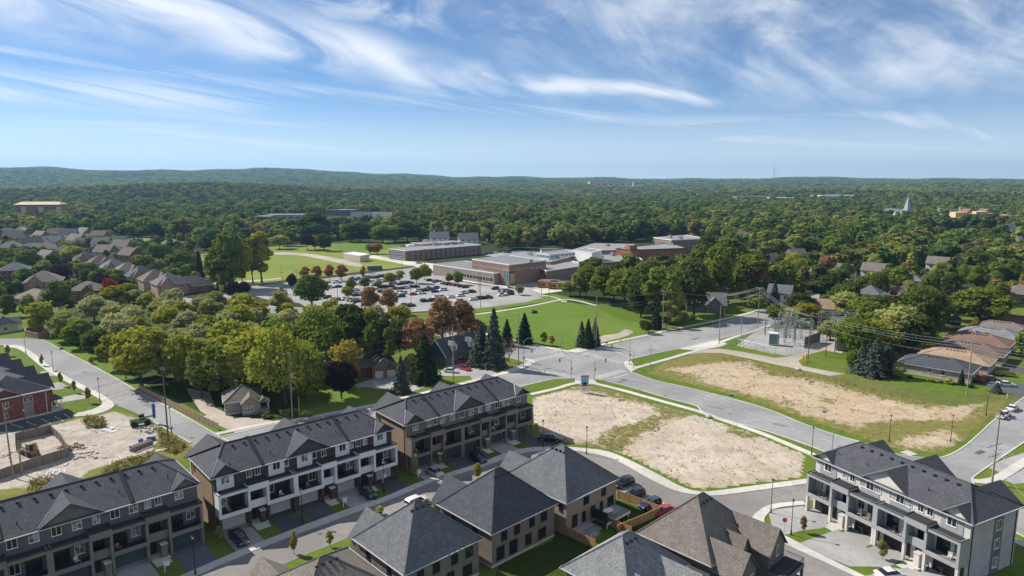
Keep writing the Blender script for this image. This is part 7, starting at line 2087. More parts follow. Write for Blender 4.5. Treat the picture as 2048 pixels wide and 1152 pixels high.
for px, yt, lb in (((565,566), 545, 'at the left end of the sports lawn fence'), ((594,573), 541, 'beside the purple tree'), ((676,613), 571, 'beside the bottom row of cars'), ((822,607), 568, 'in the middle of the car park'), ((804,546), 516, 'by the elementary school drive'), ((961,615), 560, 'at the near edge of the car park'), ((958,585), 548, 'between the two right-hand rows of cars'), ((1083,589), 552, 'at the turning loop'), ((1098,595), 565, 'on the grass right of the turning loop'), ((849,532), 498, 'in front of the elementary school'), ((541,604), 592, 'on the lawn by the school road'), ((680,560), 530, 'between the orange saplings')):
    p = P(*px); h = height_at(p.x, p.y, yt); o = empty('light_pole', (p.x, p.y, 0), 0, 'dark car park light pole ' + lb, 'light pole', 'school light poles')
    MB().tube([(0,0,0),(0,0,.8)], .3, 8).build('base', 'concrete', o); MB().tube([(0,0,.8),(0,0,h)], [.14,.09], 6).build('shaft', 'steel_dark', o); MB().box(-.7, .7, -.15, .15, h-.1, h+.1).build('lamp_head', 'steel_dark', o)

# ---------------------------------------------------------------- substation
def substation():
    rr = random.Random(9)
    def frame(px, rz, n, w, d, h, lb):
        p = P(*px); o = empty('switchgear_frame', (p.x, p.y, 0), R(rz), lb, 'switchgear')
        for i in range(n):
            for y in (0, d):
                m = MB(); x = w*i/(n-1); m.tube([(x-.25,y,0),(x-.1,y,h)], .07, 4); m.tube([(x+.25,y,0),(x+.1,y,h)], .07, 4)
                for k in range(6): z = h*k/6; m.tube([(x-.22+.02*k,y,z),(x+.2-.02*k,y,z+h/6)], .04, 4)
                m.build('column', 'steel', o)
        for z in (h*.55, h*.8, h):
            for y in (0, d): MB().tube([(0,y,z),(w,y,z)], .08, 4).build('beam', 'steel', o)
        for i in range(n):
            for z in (h*.55, h): MB().tube([(w*i/(n-1),0,z),(w*i/(n-1),d,z)], .06, 4).build('cross_beam', 'steel', o)
        for k in range(16):
            x, y, z = rr.uniform(0, w), rr.choice((0, d*.5, d)), rr.choice((h*.3, h*.55, h*.8, h)); m = MB()
            for j in range(4): m.tube([(x,y,z+.25*j),(x,y,z+.25*j+.14)], [.2,.12], 7)
            m.build('insulator', 'panel_grey', o)
    frame((1551,688), -18, 3, 6.5, 5, 7.5, 'steel lattice switchgear beside the blue cabinet in the substation')
    frame((1530,672), -18, 3, 7, 4, 6.5, 'low lattice frame at the far side of the substation yard')
    frame((1580,676), -15, 3, 8, 5, 7.0, 'lattice busbar frame right of the blue cabinet')
    frame((1556,678), -18, 3, 6, 4, 9.0, 'tall lattice frame behind the blue cabinet')
    frame((1668,676), -12, 4, 13, 5, 7.5, 'lattice frame beside the large transformer')
    frame((1640,672), -12, 4, 15, 4, 9.0, 'long lattice busbar frame at the back right of the substation')
    p = P(1546,690); o = empty('transformer_cabinet', (p.x, p.y, 0), R(-20), 'blue-white electrical cabinet in the middle of the substation', 'cabinet')
    MB().box(-1.6, 1.6, -1.2, 1.2, .3, 4.6).build('body', 'panel_white', o); MB().box(-1.4, 1.4, -1.28, -1.2, .6, 4.2).build('door', 'car_teal', o)
    for i in range(5): MB().box(1.6, 1.9, -1+.45*i, -.75+.45*i, .5, 4.0).build('cooling_fin', 'steel_dark', o)
    p = P(1684,700); o = empty('transformer', (p.x, p.y, 0), R(-20), 'large grey transformer at the right end of the substation', 'transformer')
    MB().box(-2.4, 2.4, -1.5, 1.5, .3, 3.6).build('tank', 'panel_grey', o); MB().tube([(-2.2,0,4.6),(2.2,0,4.6)], .45, 8).build('conservator', 'panel_grey', o)
    for i in range(7): MB().box(-2.2+.65*i, -1.95+.65*i, -2.1, -1.5, .5, 3.4).build('cooling_fin', 'steel', o)
    for x in (-1.5, 0, 1.5): MB().tube([(x,.5,3.6),(x,.7,5.2)], [.22,.1], 8).build('bushing', 'panel_taupe', o)
    p0, p1 = P(1608,697), P(1640,684); t = p1 - p0
    o = empty('screen_wall', (p0.x, p0.y, 0), math.atan2(t.y, t.x), 'dark slatted screen wall in the substation yard', 'screen')
    n = int(t.length/2)
    for i in range(n): MB().box(i*2+.05, i*2+1.95, -.06, .06, .1, 4.0).build('panel', 'steel_dark', o)
    # chain-link fence: posts, rails and a wire net
    ring = [P(1473,691), P(1500,698), P(1527,704), P(1550,709), P(1574,713), P(1600,706), P(1648,697)]
    ring2 = [P(1473,691), P(1490,678), P(1513,661), P(1530,655), P(1573,660), P(1640,664), P(1696,668)]
    for ln, lb in ((ring, 'chain-link fence along the near side of the substation'), (ring2, 'chain-link fence along the far side of the substation')):
        o = empty('chain_link_fence', (ln[0].x, ln[0].y, 0), 0, lb, 'fence')
        for a, b in zip(ln[:-1], ln[1:]):
            t = b - a; n = max(1, round(t.length/3.0))
            for i in range(n):
                q = a + t*(i/n) - ln[0]; MB().tube([(q.x,q.y,0),(q.x,q.y,2.7)], .05, 5).build('post', 'steel', o)
            qa, qb = a - ln[0], b - ln[0]
            for z in (.15, 2.6): MB().tube([(qa.x,qa.y,z),(qb.x,qb.y,z)], .035, 4).build('rail', 'steel', o)
            net = MB(); k = int(t.length/.55)
            for i in range(k):
                u = qa.lerp(qb, i/k); v = qa.lerp(qb, min(1, (i+2.2)/k)); net.tube([(u.x,u.y,.15),(v.x,v.y,2.6)], .008, 3, cap=False); net.tube([(v.x,v.y,.15),(u.x,u.y,2.6)], .008, 3, cap=False)
            nn = net.build('wire_net', 'steel', o); nn['kind'] = 'stuff'
substation()

# ---------------------------------------------------------------- building yard
def yard():
    rr = random.Random(12)
    # timber hoarding of sheets
    pts = [P(-60,972), P(0,962), P(60,940), P(139,915), P(122,886), P(103,869)]
    def hoard(pts, lb, h=2.4):
        root = empty('hoarding', (pts[0].x, pts[0].y, 0), 0, lb, 'hoarding')
        for a, b in zip(pts[:-1], pts[1:]):
            t = b-a; n = max(1, round(t.length/2.4)); l = t.length/n; ang = math.atan2(t.y, t.x)
            for i in range(n):
                q = a + t*(i/n) - pts[0]
                MB().box(.02, l-.02, -.03, .03, 0, h*rr.uniform(.95, 1.02)).build('sheet', 'wood_grey', root, (q.x, q.y, 0), ang)
                MB().box(-.06, .06, .03, .15, 0, h*.9).build('post', 'wood_tan', root, (q.x, q.y, 0), ang)
    hoard(pts, 'weathered timber hoarding round the building yard, near side')
    hoard([P(103,869), P(70,877), P(32,886), P(33,905)], 'weathered timber hoarding round the building yard, far side')
    def backhoe():
        p = P(62,912); o = empty('backhoe_loader', (p.x, p.y, .05), R(150), 'buff backhoe loader inside the timber hoarding', 'backhoe')
        MB().box(-1.6, 1.4, -.8, .8, .7, 1.5).build('chassis', 'digger_buff', o)
        MB().prism([(.2,-.7),(1.9,-.6),(1.9,.6),(.2,.7)], 1.5, 2.0).build('bonnet', 'digger_buff', o)
        c = MB()
        for x, y in ((-1.1,-.7),(-1.1,.7),(.15,-.7),(.15,.7)): c.box(x-.06, x+.06, y-.06, y+.06, 1.5, 2.9)
        c.box(-1.3, .35, -.85, .85, 2.9, 3.05); c.build('cab_frame', 'digger_buff', o)
        MB().box(-1.04, .09, -.68, .68, 1.5, 2.88).build('cab_glass', 'car_glass', o)
        for x, r in ((-1.0,.75),(1.35,.55)):
            for y in (-1.0, .75): MB().tube([(x,y,r),(x,y+.3,r)], r, 14).build('wheel', 'rubber', o)
        MB().tube([(-1.6,0,1.2),(-2.4,0,3.4),(-3.4,0,2.6),(-3.2,0,1.0)], [.2,.17,.13,.1], 6).build('boom', 'digger_buff', o)
        MB().box(-3.6, -2.9, -.4, .4, .4, 1.1).build('bucket', 'steel_dark', o)
        for y in (-.7, .7): MB().tube([(1.2,y,1.5),(2.4,y,1.3),(2.9,y,.7)], .1, 6).build('loader_arm', 'digger_buff', o)
        MB().prism([(2.7,-1.1),(3.4,-1.1),(3.4,1.1),(2.7,1.1)], .2, .95).build('loader_bucket', 'digger_buff', o)
    backhoe()
    def tractor():
        p = P(281,852); o = empty('telehandler', (p.x, p.y, .05), R(35), 'green telehandler tractor with raised dark attachment at the yard edge', 'tractor')
        MB().box(-2.2, 2.0, -.9, .9, .8, 1.6).build('chassis', 'tractor_green', o)
        MB().prism([(-2.2,-.9),(-.2,-.9),(-.2,-.1),(-2.2,-.1)], 1.6, 2.2).build('engine_cover', 'tractor_green', o)
        MB().box(-.3, 1.0, .05, .85, 1.6, 2.8).build('cab', 'car_glass', o); MB().box(-.4, 1.1, 0, .9, 2.8, 2.92).build('cab_roof', 'tractor_green', o)
        for x in (-1.4, 1.5):
            for y in (-1.15, .8): MB().tube([(x,y,.75),(x,y+.35,.75)], .75, 14).build('wheel', 'rubber', o); 
        MB().tube([(-2.0,-.4,1.9),(3.0,-.4,2.2)], .22, 6).build('boom', 'tractor_green', o)
        MB().box(2.8, 3.4, -.9, .3, 1.6, 5.2).build('attachment', 'paint_blue', o)
    tractor()
    def heap(px, n, spread, size, mat, name, lb, cat='rubble', h=.5):
        p = P(*px); m = MB()
        for i in range(n):
            x, y = rr.gauss(0, spread), rr.gauss(0, spread*.7); s = rr.uniform(.4, 1.0)*size; a = rr.uniform(0, 3.1)
            m.obox((x, y), (math.cos(a), math.sin(a)), (-math.sin(a), math.cos(a)), s, s*rr.uniform(.25, .7), 0, rr.uniform(.15, 1.0)*h)
        o = m.build(name, mat, None, (p.x, p.y, .05)); tag(o, lb, cat, None, 'stuff')
    heap((145,898), 46, 1.6, .5, 'rubble', 'rubble_heap', 'heap of broken brown rubble outside the hoarding corner')
    heap((168,912), 26, 1.8, .6, 'rock', 'broken_slabs', 'scatter of pale broken slabs by the hoarding')
    heap((222,862), 16, 1.2, .6, 'paint_white', 'white_debris', 'white sheets and debris in the middle of the yard', 'debris')
    heap((182,864), 14, 1.0, .4, 'rock', 'stone_scatter', 'scatter of stones beside the yard weeds', 'stones')
    heap((12,912), 34, 1.3, .5, 'rubble', 'rubble_heap', 'rubble heap at the left edge inside the hoarding')
    heap((300,862), 30, 1.8, .5, 'rock', 'gravel_pile', 'grey gravel pile beside the telehandler', 'gravel', .9)
    heap((115,935), 18, 2.2, .8, 'rock', 'paving_stack', 'flat grey paving pieces in front of the hoarding', 'paving', .2)
    def pallet_stack():
        p = P(268,907); q = P(308,892); t = q-p; o = empty('lumber_stack', (p.x, p.y, .05), math.atan2(t.y, t.x), 'stack of slatted concrete form panels at the yard edge', 'stack')
        l = t.length
        for z in (0, .75):
            for y in (0, 1.3): MB().box(0, l, y, y+.16, z, z+.22).build('beam', 'wood_tan', o)
            n = 16
            for i in range(n): MB().box(l*i/n, l*i/n+.16, -.1, 1.6, z+.22, z+.6).build('slat', 'panel_taupe', o)
    pallet_stack()
    for px, col, lb, vert in (((282,886), 'paint_blue', 'white and blue drum standing in the yard', True), ((303,882), 'car_blue', 'blue drum lying in the yard', False), ((186,856), 'paint_green', 'green tarpaulined bundle beside the yard weeds', True)):
        p = P(*px); m = MB()
        if vert: m.tube([(0,0,0),(0,0,.3),(0,0,.95),(0,0,1.0)], [.5,.55,.5,.3], 10)
        else: m.tube([(-.9,0,.5),(.9,0,.5)], .5, 10)
        tag(m.build('drum' if 'drum' in lb else 'tarpaulin_bundle', col, None, (p.x, p.y, .05), .3), lb, 'drum' if 'drum' in lb else 'bundle')
    def white_frame(px, rz, lb, s=1.0):
        p = P(*px); o = empty('batten_rack', (p.x, p.y, .12), R(rz), lb, 'rack')
        for y in (0, .8, 1.6): MB().box(0, 3.4*s, y*s, y*s+.14, 0, .12).build('batten', 'paint_white', o)
        for x in (0, 1.1, 2.2, 3.2): MB().box(x*s, x*s+.14, -.2, 1.9*s, .12, .22).build('cross_batten', 'paint_white', o)
    white_frame((92,952), 25, 'white timber frame lying by the hoarding')
    white_frame((86,966), -50, 'second white frame leaning near the grey row roof', .8)
    for px, lb in (((228,930), 'left pale slab on the weedy bank behind the grey row'), ((256,924), 'right pale slab on the weedy bank behind the grey row'), ((322,903), 'pale slab beside the slatted stack')):
        p = P(*px); tag(MB().box(-1.2, 1.2, -.6, .6, 0, .3).build('stone_slab', 'rock', None, (p.x, p.y, .1), .5), lb, 'slab')
yard()

# ---------------------------------------------------------------- shrubs and weeds
def shrub(px, w, h, mat, lb, cat='shrub', name='shrub', group=None):
    p = P(*px); cm, _ = CR['small'][int(px[0]) % 3]
    o = put(name, cm, None, (p.x, p.y, -h*.22), tree_rng.uniform(0, 6), (w/7, w/7, h/8.2))
    o.material_slots[0].link = 'OBJECT'; o.material_slots[0].material = M[mat]; tag(o, lb, cat, group); return o
for a in [((912,722), 6.5, 2.6, DK, 'dark clipped hedge bush below the dormer house'), ((930,717), 5, 2.4, DK, 'dark round bush at the right end of the dormer house'), ((1820,757), 1.6, 1.2, G_, 'small green bush left in front of the charcoal-roofed bungalow'), ((1862,764), 2.4, 1.2, LI, 'yellow-green bush in the bungalow flower bed'),
          ((1900,768), 3.0, 1.6, LI, 'light green shrub before the charcoal-roofed bungalow'), ((1957,764), 3.4, 2.6, OR_, 'pinkish flowering shrub at the bungalow corner'), ((1880,766), 1.6, 1.0, OL, 'low olive shrub in the bungalow bed'), ((1940,775), 2.2, 1.2, DK, 'low dark shrub beside the bungalow spruce'),
          ((620,832), 3.0, 1.6, OL, 'olive bush under the big trees by the stone bungalow'), ((535,836), 3, 1.6, MID, 'green bush at the right side of the stone bungalow'), ((183,728), 1.6, 2.6, LI, 'small yellow-green bush on the verge of the left street'),
          ((1386,640), 3.2, 2.2, OL, 'pale shrub in front of the craftsman bungalow'), ((1440,634), 3.2, 2.0, LI, 'yellowish shrub by the twin-arm pole'), ((1296,664), 2.4, 2.2, LI, 'yellow-green shrub on the far verge of the main road'), ((1945,632), 2.6, 2.0, OL, 'round shrub by the garden shed')]:
    shrub(*a)
def weeds(name, polys, n, hr, mat, lb, seed):
    """tufts that nobody could count, one mesh"""
    rng = np.random.default_rng(seed); cen, nr, sz = [], [], []
    for poly_px in polys:
        poly = np_poly(poly_px); lo, hi = poly.min(0), poly.max(0)
        pts = rng.uniform(lo, hi, (n*6, 2)); pts = pts[inside(pts, poly)][:n]
        for p in pts:
            k = rng.integers(5, 12); h = rng.uniform(*hr)
            q = np.concatenate([p + rng.normal(size=(k, 2))*.28*h, (rng.random(k)*h*.9 + .1)[:, None]], 1); cen.append(q); nr.append(rng.normal(size=(k, 3)) + np.array([0, 0, .3])); sz.append(np.full(k, .16*h + .05))
    me = quads_mesh(name, np.concatenate(cen), np.concatenate(nr), np.concatenate(sz), rng, .7, mat)
    tag(put(name, me), lb, 'weeds', None, 'stuff')
weeds('weeds', [[(215,935),(310,908),(300,930),(200,955)], [(318,862),(372,895),(345,912),(322,900)], [(60,965),(110,958),(150,985),(60,1000)], [(168,842),(205,840),(208,856),(176,862)]], 170, (.5, 1.5), 'leaf_weed', 'yellowing weeds along the banks of the building yard', 3)
weeds('weeds', [[(1075,800),(1190,775),(1400,832),(1610,910),(1600,952),(1450,972),(1370,965),(1250,905),(1120,880),(1075,850)], [(1262,850),(1310,830),(1340,845),(1300,875),(1240,905),(1190,885),(1225,855)]], 620, (.08, .34), 'leaf_weed', 'dry weed tufts scattered over the corner lot', 4)
weeds('weeds', [[(1300,745),(1440,712),(1560,735),(1700,768),(1860,808),(1990,810),(1900,895),(1800,898),(1611,838),(1400,765)], [(1440,712),(1560,735),(1700,768),(1860,808),(1850,818),(1700,790),(1560,755),(1450,728)]], 620, (.08, .4), 'leaf_weed', 'dry weed tufts scattered over the bare lot', 5)

# ---------------------------------------------------------------- landmarks far off
def spire():
    p = P(1812,446); z = float(TZ(p.x, p.y)); h = height_at(p.x, p.y, 391) - z
    o = empty('church', (p.x, p.y, z), R(20), 'church with a tall pale green spire above the town trees', 'church')
    MB().box(-3.4, 3.4, -3.4, 3.4, 0, h*.45).build('tower', 'brick_tan', o)
    k = h*.45; MB().solid([(-3.6,-3.6,k),(3.6,-3.6,k),(3.6,3.6,k),(-3.6,3.6,k),(0,0,h)], [(0,1,4),(1,2,4),(2,3,4),(3,0,4),(3,2,1,0)]).build('spire', 'lead_green', o)
    MB().box(-8, 8, 4, 34, 0, h*.28).build('nave', 'brick_tan', o); m = MB(); hip_solid(m, -9, 9, 3.6, 35, h*.28, h*.5, 0, 0, 'y'); m.build('roof', 'shingle_slate', o)
    p = P(1790,452); z = float(TZ(p.x, p.y)); o = empty('church', (p.x, p.y, z), R(10), 'second church with twin short pale turrets left of the tall spire', 'church')
    MB().box(-16, 16, -7, 7, 0, 9).build('nave', 'cream_wall', o); m = MB(); hip_solid(m, -17, 17, -8, 8, 9, 13, 5, 5); m.build('roof', 'lead_green', o)
    for x in (-6, 3): MB().box(x-2.4, x+2.4, -8.4, -3.6, 0, 12).solid([(x-3,-9,12),(x+3,-9,12),(x+3,-3,12),(x-3,-3,12),(x,-6,20)], [(0,1,4),(1,2,4),(2,3,4),(3,0,4)]).build('turret', 'lead_green', o)
spire()
def cream_building():
    p = P(1965,456); z = float(TZ(p.x, p.y)); o = empty('cream_building', (p.x, p.y, z), R(-8), 'cream stepped building with red-brown gables at the right among trees', 'building')
    x = -36
    for w, d, h in ((12, 16, 19), (10, 14, 17.5), (14, 18, 20), (10, 15, 18), (26, 16, 16)):
        b = MB().box(x, x+w, -d/2, d/2, 0, h).build('wall', 'cream_wall', o)
        for k in range(int(w/3.2)):
            for zz in (8.5, 12.5): window(b, x+1.6+k*3.2, -d/2-.05, zz, 1.4, 2.0, 0, 'trim_white', 'glass', 'one')
        x += w + .3
    for xc in (-14, 6):
        m = MB(); hip_solid(m, xc-5, xc+5, 2, 22, 18, 23, 0, 0, 'y'); m.build('roof', 'shingle_rust', o); MB().face([(xc-4.6,1.95,18),(xc+4.6,1.95,18),(xc,1.95,22.6)]).build('gable_wall', 'brick_orange', o)
        MB().box(xc-6.5, xc+6.5, 2.0, 21.5, 0, 18).build('rear_wall', 'brick_orange', o)
    MB().box(-16, -10, 24, 29, 0, 24).build('tower', 'brick_tan', o)
cream_building()
def apartments():
    p = P(76,440); z = float(TZ(p.x, p.y)); o = empty('apartment_block', (p.x, p.y, z), R(6), 'brick apartment block with pale yellow roof beyond the left suburb', 'building')
    MB().box(-30, 32, 0, 22, 0, 24).build('wall', 'brick_orange', o)
    m = MB(); hip_solid(m, -31.5, 33.5, -1.5, 23.5, 24, 28, 6, 6); m.build('roof', 'pale_roof', o)
    for i in range(10):
        for k in range(6): window(o, -27+i*5.9, -.06, 1.4+k*3.4, 2.6, 1.8, 0, 'trim_white', 'glass', 'split')
    for k in range(3): MB().box(-20+k*24, -14+k*24, -3.2, 0, 0, 21).build('balcony_stack', 'cream_wall', o)
apartments()
def far_box(px, w, d, h, wall, roof, lb, name='far_building', rz=4, wn=6):
    p = P(*px); z = float(TZ(p.x, p.y)); o = empty(name, (p.x, p.y, z), R(rz), lb, 'building', 'buildings glimpsed beyond the trees')
    MB().box(-w/2, w/2, 0, d, 0, h).build('wall', wall, o); MB().box(-w/2-.4, w/2+.4, -.4, d+.4, h, h+.6).build('roof', roof, o)
    for i in range(wn): window(o, -w/2 + w*(i+.5)/wn, -.06, h*.4, w/wn*.55, h*.3, 0, 'trim_white', 'glass', 'one')
    CLEAR.append(((p.x, p.y - 8), max(w*.42, 14)))
for a in [((505,446), 46, 26, 8, 'panel_slate', 'roof_gravel', 'low blue-grey warehouse beyond the sports lawn, left one'), ((575,442), 60, 26, 8, 'panel_grey', 'roof_gravel', 'long white warehouse beyond the sports lawn'), ((540,458), 30, 16, 5, 'panel_white', 'roof_gravel', 'small white depot in front of the long warehouse'),
          ((470,446), 40, 20, 8, 'panel_white', 'panel_slate', 'white shed at the left end of the warehouses'), ((640,456), 26, 14, 5, 'panel_white', 'roof_gravel', 'small white building near the park trees'), ((690,432), 50, 30, 9, 'panel_slate', 'roof_gravel', 'grey low building among trees beyond the park'),
          ((1000,445), 60, 26, 9, 'panel_white', 'panel_white', 'long white building behind the dark trees above the gym'), ((940,452), 26, 18, 8, 'panel_white', 'roof_gravel', 'white building left of the large green tree'), ((1205,448), 30, 18, 12, 'siding_white', 'shingle_slate', 'white house block rising from the trees above the school'),
          ((1215,381), 190, 60, 40, 'cream_wall', 'roof_gravel', 'tall cream block of the distant town centre'), ((1250,383), 150, 50, 26, 'panel_white', 'roof_gravel', 'white block right of the tall one in the distant town'), ((1165,383), 120, 40, 20, 'brick_tan', 'roof_gravel', 'tan block left of the tall one in the distant town'), ((1310,381), 130, 40, 16, 'brick_tan', 'roof_gravel', 'low tan block right of the distant chimney'),
          ((1510,404), 100, 30, 16, 'brick_orange', 'roof_gravel', 'long orange-brown building in the middle distance'), ((1570,405), 80, 30, 12, 'cream_wall', 'panel_white', 'cream long building right of the orange-brown one'), ((1680,405), 90, 30, 12, 'panel_white', 'panel_white', 'long white-roofed hall in the middle distance'), ((1640,404), 40, 20, 12, 'brick_tan', 'roof_gravel', 'small tan building left of the white-roofed hall'),
          ((1880,442), 30, 16, 8, 'siding_white', 'panel_white', 'white house left of the cream stepped building'), ((1905,436), 30, 16, 12, 'siding_white', 'shingle_slate', 'pale gabled house just left of the cream stepped building'), ((2036,448), 36, 16, 8, 'panel_white', 'roof_gravel', 'white building right of the cream stepped building'),
          ((1062,392), 60, 30, 14, 'brick_red', 'shingle_brown', 'brown roofed house on the distant slope left of the town'), ((1790,372), 110, 40, 14, 'panel_white', 'panel_white', 'white farm building on the distant slope at right'), ((1100,508), 14, 8, 3.2, 'siding_white', 'shingle_slate', 'small white kiosk behind the school roofs')]:
    far_box(*a)
def chimney_and_mast():
    p = P(1266,386); z = float(TZ(p.x, p.y)); h = height_at(p.x, p.y, 364) - z
    tag(MB().tube([(0,0,0),(0,0,h)], [5, 4], 10).build('tall_chimney', 'panel_white', None, (p.x, p.y, z)), 'slim white chimney standing in the distant town', 'chimney')
    az = (1541-1024)/FPX; d = 5200.0; x, y = az*d, d; z = float(TZ(x, y)); h = height_at(x, y, 330) - z
    o = empty('radio_mast', (x, y, z), 0, 'thin lattice radio mast on the far horizon', 'mast')
    MB().tube([(0,0,0),(0,0,h)], [2.4,1.0], 4).build('mast', 'steel', o)
    for k in (.6, .8): MB().tube([(0,0,h*k),(60,0,0)], .4, 3).build('guy_wire', 'steel', o)
chimney_and_mast()
# ---------------------------------------------------------------- vehicles
CARS = {
 'sedan': [(-2.35,.34,.72,.74,.74,.70),(-2.2,.24,.94,.96,.86,.80),(-1.65,.22,.97,1.02,.90,.80),(-1.0,.22,.97,1.38,.91,.66),(-.2,.22,.96,1.45,.91,.68),(.45,.22,.95,1.41,.91,.67),(1.2,.22,.92,.96,.90,.78),(1.95,.22,.80,.83,.86,.76),(2.3,.28,.60,.62,.76,.68)],
 'suv': [(-2.3,.36,.9,.95,.82,.74),(-2.2,.26,1.05,1.45,.90,.68),(-1.9,.26,1.07,1.66,.93,.72),(-.6,.26,1.06,1.72,.94,.74),(.3,.26,1.04,1.68,.94,.72),(1.05,.26,1.02,1.08,.93,.82),(1.9,.26,.95,.99,.90,.80),(2.28,.32,.72,.74,.80,.72)],
 'pickup': [(-2.8,.45,1.02,1.03,.92,.92),(-2.7,.4,1.06,1.08,.95,.93),(-.75,.4,1.06,1.08,.96,.93),(-.7,.4,1.08,1.70,.96,.74),(-.1,.4,1.08,1.84,.96,.76),(.55,.4,1.07,1.80,.96,.74),(1.25,.4,1.05,1.12,.95,.84),(2.3,.4,1.0,1.03,.93,.84),(2.75,.45,.75,.77,.86,.80)],
}
WHEEL = {'sedan': (-1.4, 1.42, .33, .90), 'suv': (-1.4, 1.42, .37, .92), 'pickup': (-1.75, 1.75, .40, .95)}
def car_shell(kind):
    st = CARS[kind]; body, glass = MB(), MB(); rings = []
    for (x, zb, zl, zt, wl, wt) in st:
        zm = zb + (zl-zb)*.55
        rings.append([(x,-wl*.94,zb),(x,-wl*1.02,zm),(x,-wl,zl),(x,-wt,zt),(x,wt,zt),(x,wl,zl),(x,wl*1.02,zm),(x,wl*.94,zb)])
    for i in range(len(rings)-1):
        a, b = rings[i], rings[i+1]
        da, db = st[i][3]-st[i][2], st[i+1][3]-st[i+1][2]
        for j in range(8):
            j2 = (j+1) % 8; q = [a[j], b[j], b[j2], a[j2]]
            g = False
            if j in (2, 4) and max(da, db) > .25 and (kind != 'pickup' or st[i][0] > -.76): g = True
            if j == 3 and abs(st[i][3]-st[i+1][3]) > .3: g = True
            (glass if g else body).face(q[::-1])
    body.face(rings[0]); body.face(rings[-1][::-1])
    if kind == 'pickup': body.box(-2.62, -.82, -.78, .78, 1.085, 1.09, 1)
    return body, glass
def wheel_parts(kind):
    x0, x1, r, y = WHEEL[kind]; out = []
    for x in (x0, x1):
        for s in (-1, 1): out.append((x, s*y, r))
    return out
_CB = {}
def car_meshes(kind, paint):
    if (kind, paint) not in _CB:
        b, g = car_shell(kind)
        bm_ = b.mesh('body', [paint, 'rubber']); gm = g.mesh('windows', 'car_glass')
        for me in (bm_, gm):
            bb = bmesh.new(); bb.from_mesh(me); bmesh.ops.remove_doubles(bb, verts=bb.verts[:], dist=.001); bmesh.ops.recalc_face_normals(bb, faces=bb.faces[:]); bb.to_mesh(me); bb.free()
            me.polygons.foreach_set('use_smooth', [True]*len(me.polygons)); 
        try: bm_.set_sharp_from_angle(angle=R(38))
        except Exception: pass
        _CB[(kind, paint)] = (bm_, gm)
    return _CB[(kind, paint)]
def tyre(r):
    if ('t', r) not in _CB:
        _CB[('t', r)] = (MB().tube([(0,-.11,0),(0,.11,0)], r, 14).mesh('tyre', 'rubber'), MB().tube([(0,-.118,0),(0,.118,0)], r*.62, 10).mesh('rim', 'rim'))
    return _CB[('t', r)]
PN = {'car_white': 'white', 'car_silver': 'silver', 'car_grey': 'grey', 'car_black': 'black', 'car_navy': 'navy', 'car_red': 'red', 'car_maroon': 'maroon', 'car_blue': 'blue', 'car_teal': 'pale teal', 'car_purple': 'dark purple'}
KN = {'sedan': 'sedan', 'suv': 'SUV', 'pickup': 'pickup truck'}
NM = {'sedan': 'parked_car', 'suv': 'parked_suv', 'pickup': 'pickup_truck'}
def car(px, heading, kind, paint, lb, group=None, z=.05):
    p = P(px[0], px[1], .6)
    o = empty(NM[kind], (p.x, p.y, z), R(heading), lb, 'pickup' if kind == 'pickup' else 'car', group)
    bm_, gm = car_meshes(kind, paint)
    b = put('body', bm_, o); put('windows', gm, o)
    for x, y, r in wheel_parts(kind):
        tm, rm = tyre(r); w = put('wheel', tm, o, (x, y*.94, r)); put('rim', rm, w)
    L_ = CARS[kind][-1][0]; B_ = CARS[kind][0][0]
    if ('l', kind) not in _CB: _CB[('l', kind)] = (MB().box(-.10, .06, -.2, .2, -.09, .09).mesh('headlight', 'car_lamp'), MB().box(-.04, .10, -.18, .18, -.12, .12).mesh('taillight', 'car_tail'))
    hl, tl = _CB[('l', kind)]
    for s in (-1, 1):
        put('headlight', hl, o, (L_-.06, s*CARS[kind][-1][4]*.74, CARS[kind][-1][2]-.02)); put('taillight', tl, o, (B_+.0, s*CARS[kind][0][4]*.8, CARS[kind][0][2]-.05))
    return o
AX = 41.0 - 90
car((870,944), AX, 'sedan', 'car_silver', 'silver sedan on the drive at the left end of the taupe row')
car((956,917), AX, 'suv', 'car_black', 'dark SUV on a drive in the middle of the taupe row')
car((1101,877), AX+35, 'pickup', 'car_black', 'black pickup truck at the right end of the taupe row')
car((735,986), AX, 'suv', 'car_black', 'dark SUV on a drive of the white-framed row')
car((478,1076), AX, 'pickup', 'car_black', 'black pickup truck at the left end of the white-framed row')
car((834,1003), 43, 'suv', 'car_white', 'white car on the street half hidden by the dark-roofed house')
car((1247,966), -148, 'suv', 'car_black', 'black SUV half hidden behind the hip-roofed brick house')
car((1268,989), -148, 'suv', 'car_black', 'large black SUV parked beyond the cedar fence')
car((1300,1009), -148, 'suv', 'car_navy', 'dark navy SUV parked between the black SUV and the red car')
car((1327,1021), -148, 'sedan', 'car_red', 'red car parked beside the cedar fence')
car((1780,1148), 10, 'sedan', 'car_white', 'white car on the drive of the pale brick row at the bottom edge')
car((2007,830), 38, 'pickup', 'car_white', 'white pickup truck parked on the branch road')
car((2025,816), 38, 'sedan', 'car_white', 'white car parked behind the pickup on the branch road')
car((2012,768), -20, 'sedan', 'car_white', 'white sedan in the drive of the charcoal-roofed bungalow')
car((1982,757), -25, 'sedan', 'car_grey', 'grey car in shade at the charcoal-roofed bungalow')
car((2040,709), -20, 'suv', 'car_blue', 'dark blue car in a bungalow drive at the right edge')
car((908,722), -40, 'suv', 'car_red', 'red SUV beside the dormer house')
car((930,736), -45, 'sedan', 'car_red', 'red car at the end of the dormer house drive')
car((902,741), -20, 'sedan', 'car_white', 'white car behind the utility pole at the dormer house')
car((751,746), -60, 'suv', 'car_teal', 'pale teal SUV in front of the brown house')
car((766,743), -40, 'sedan', 'car_maroon', 'dark maroon car in front of the brown house garage')
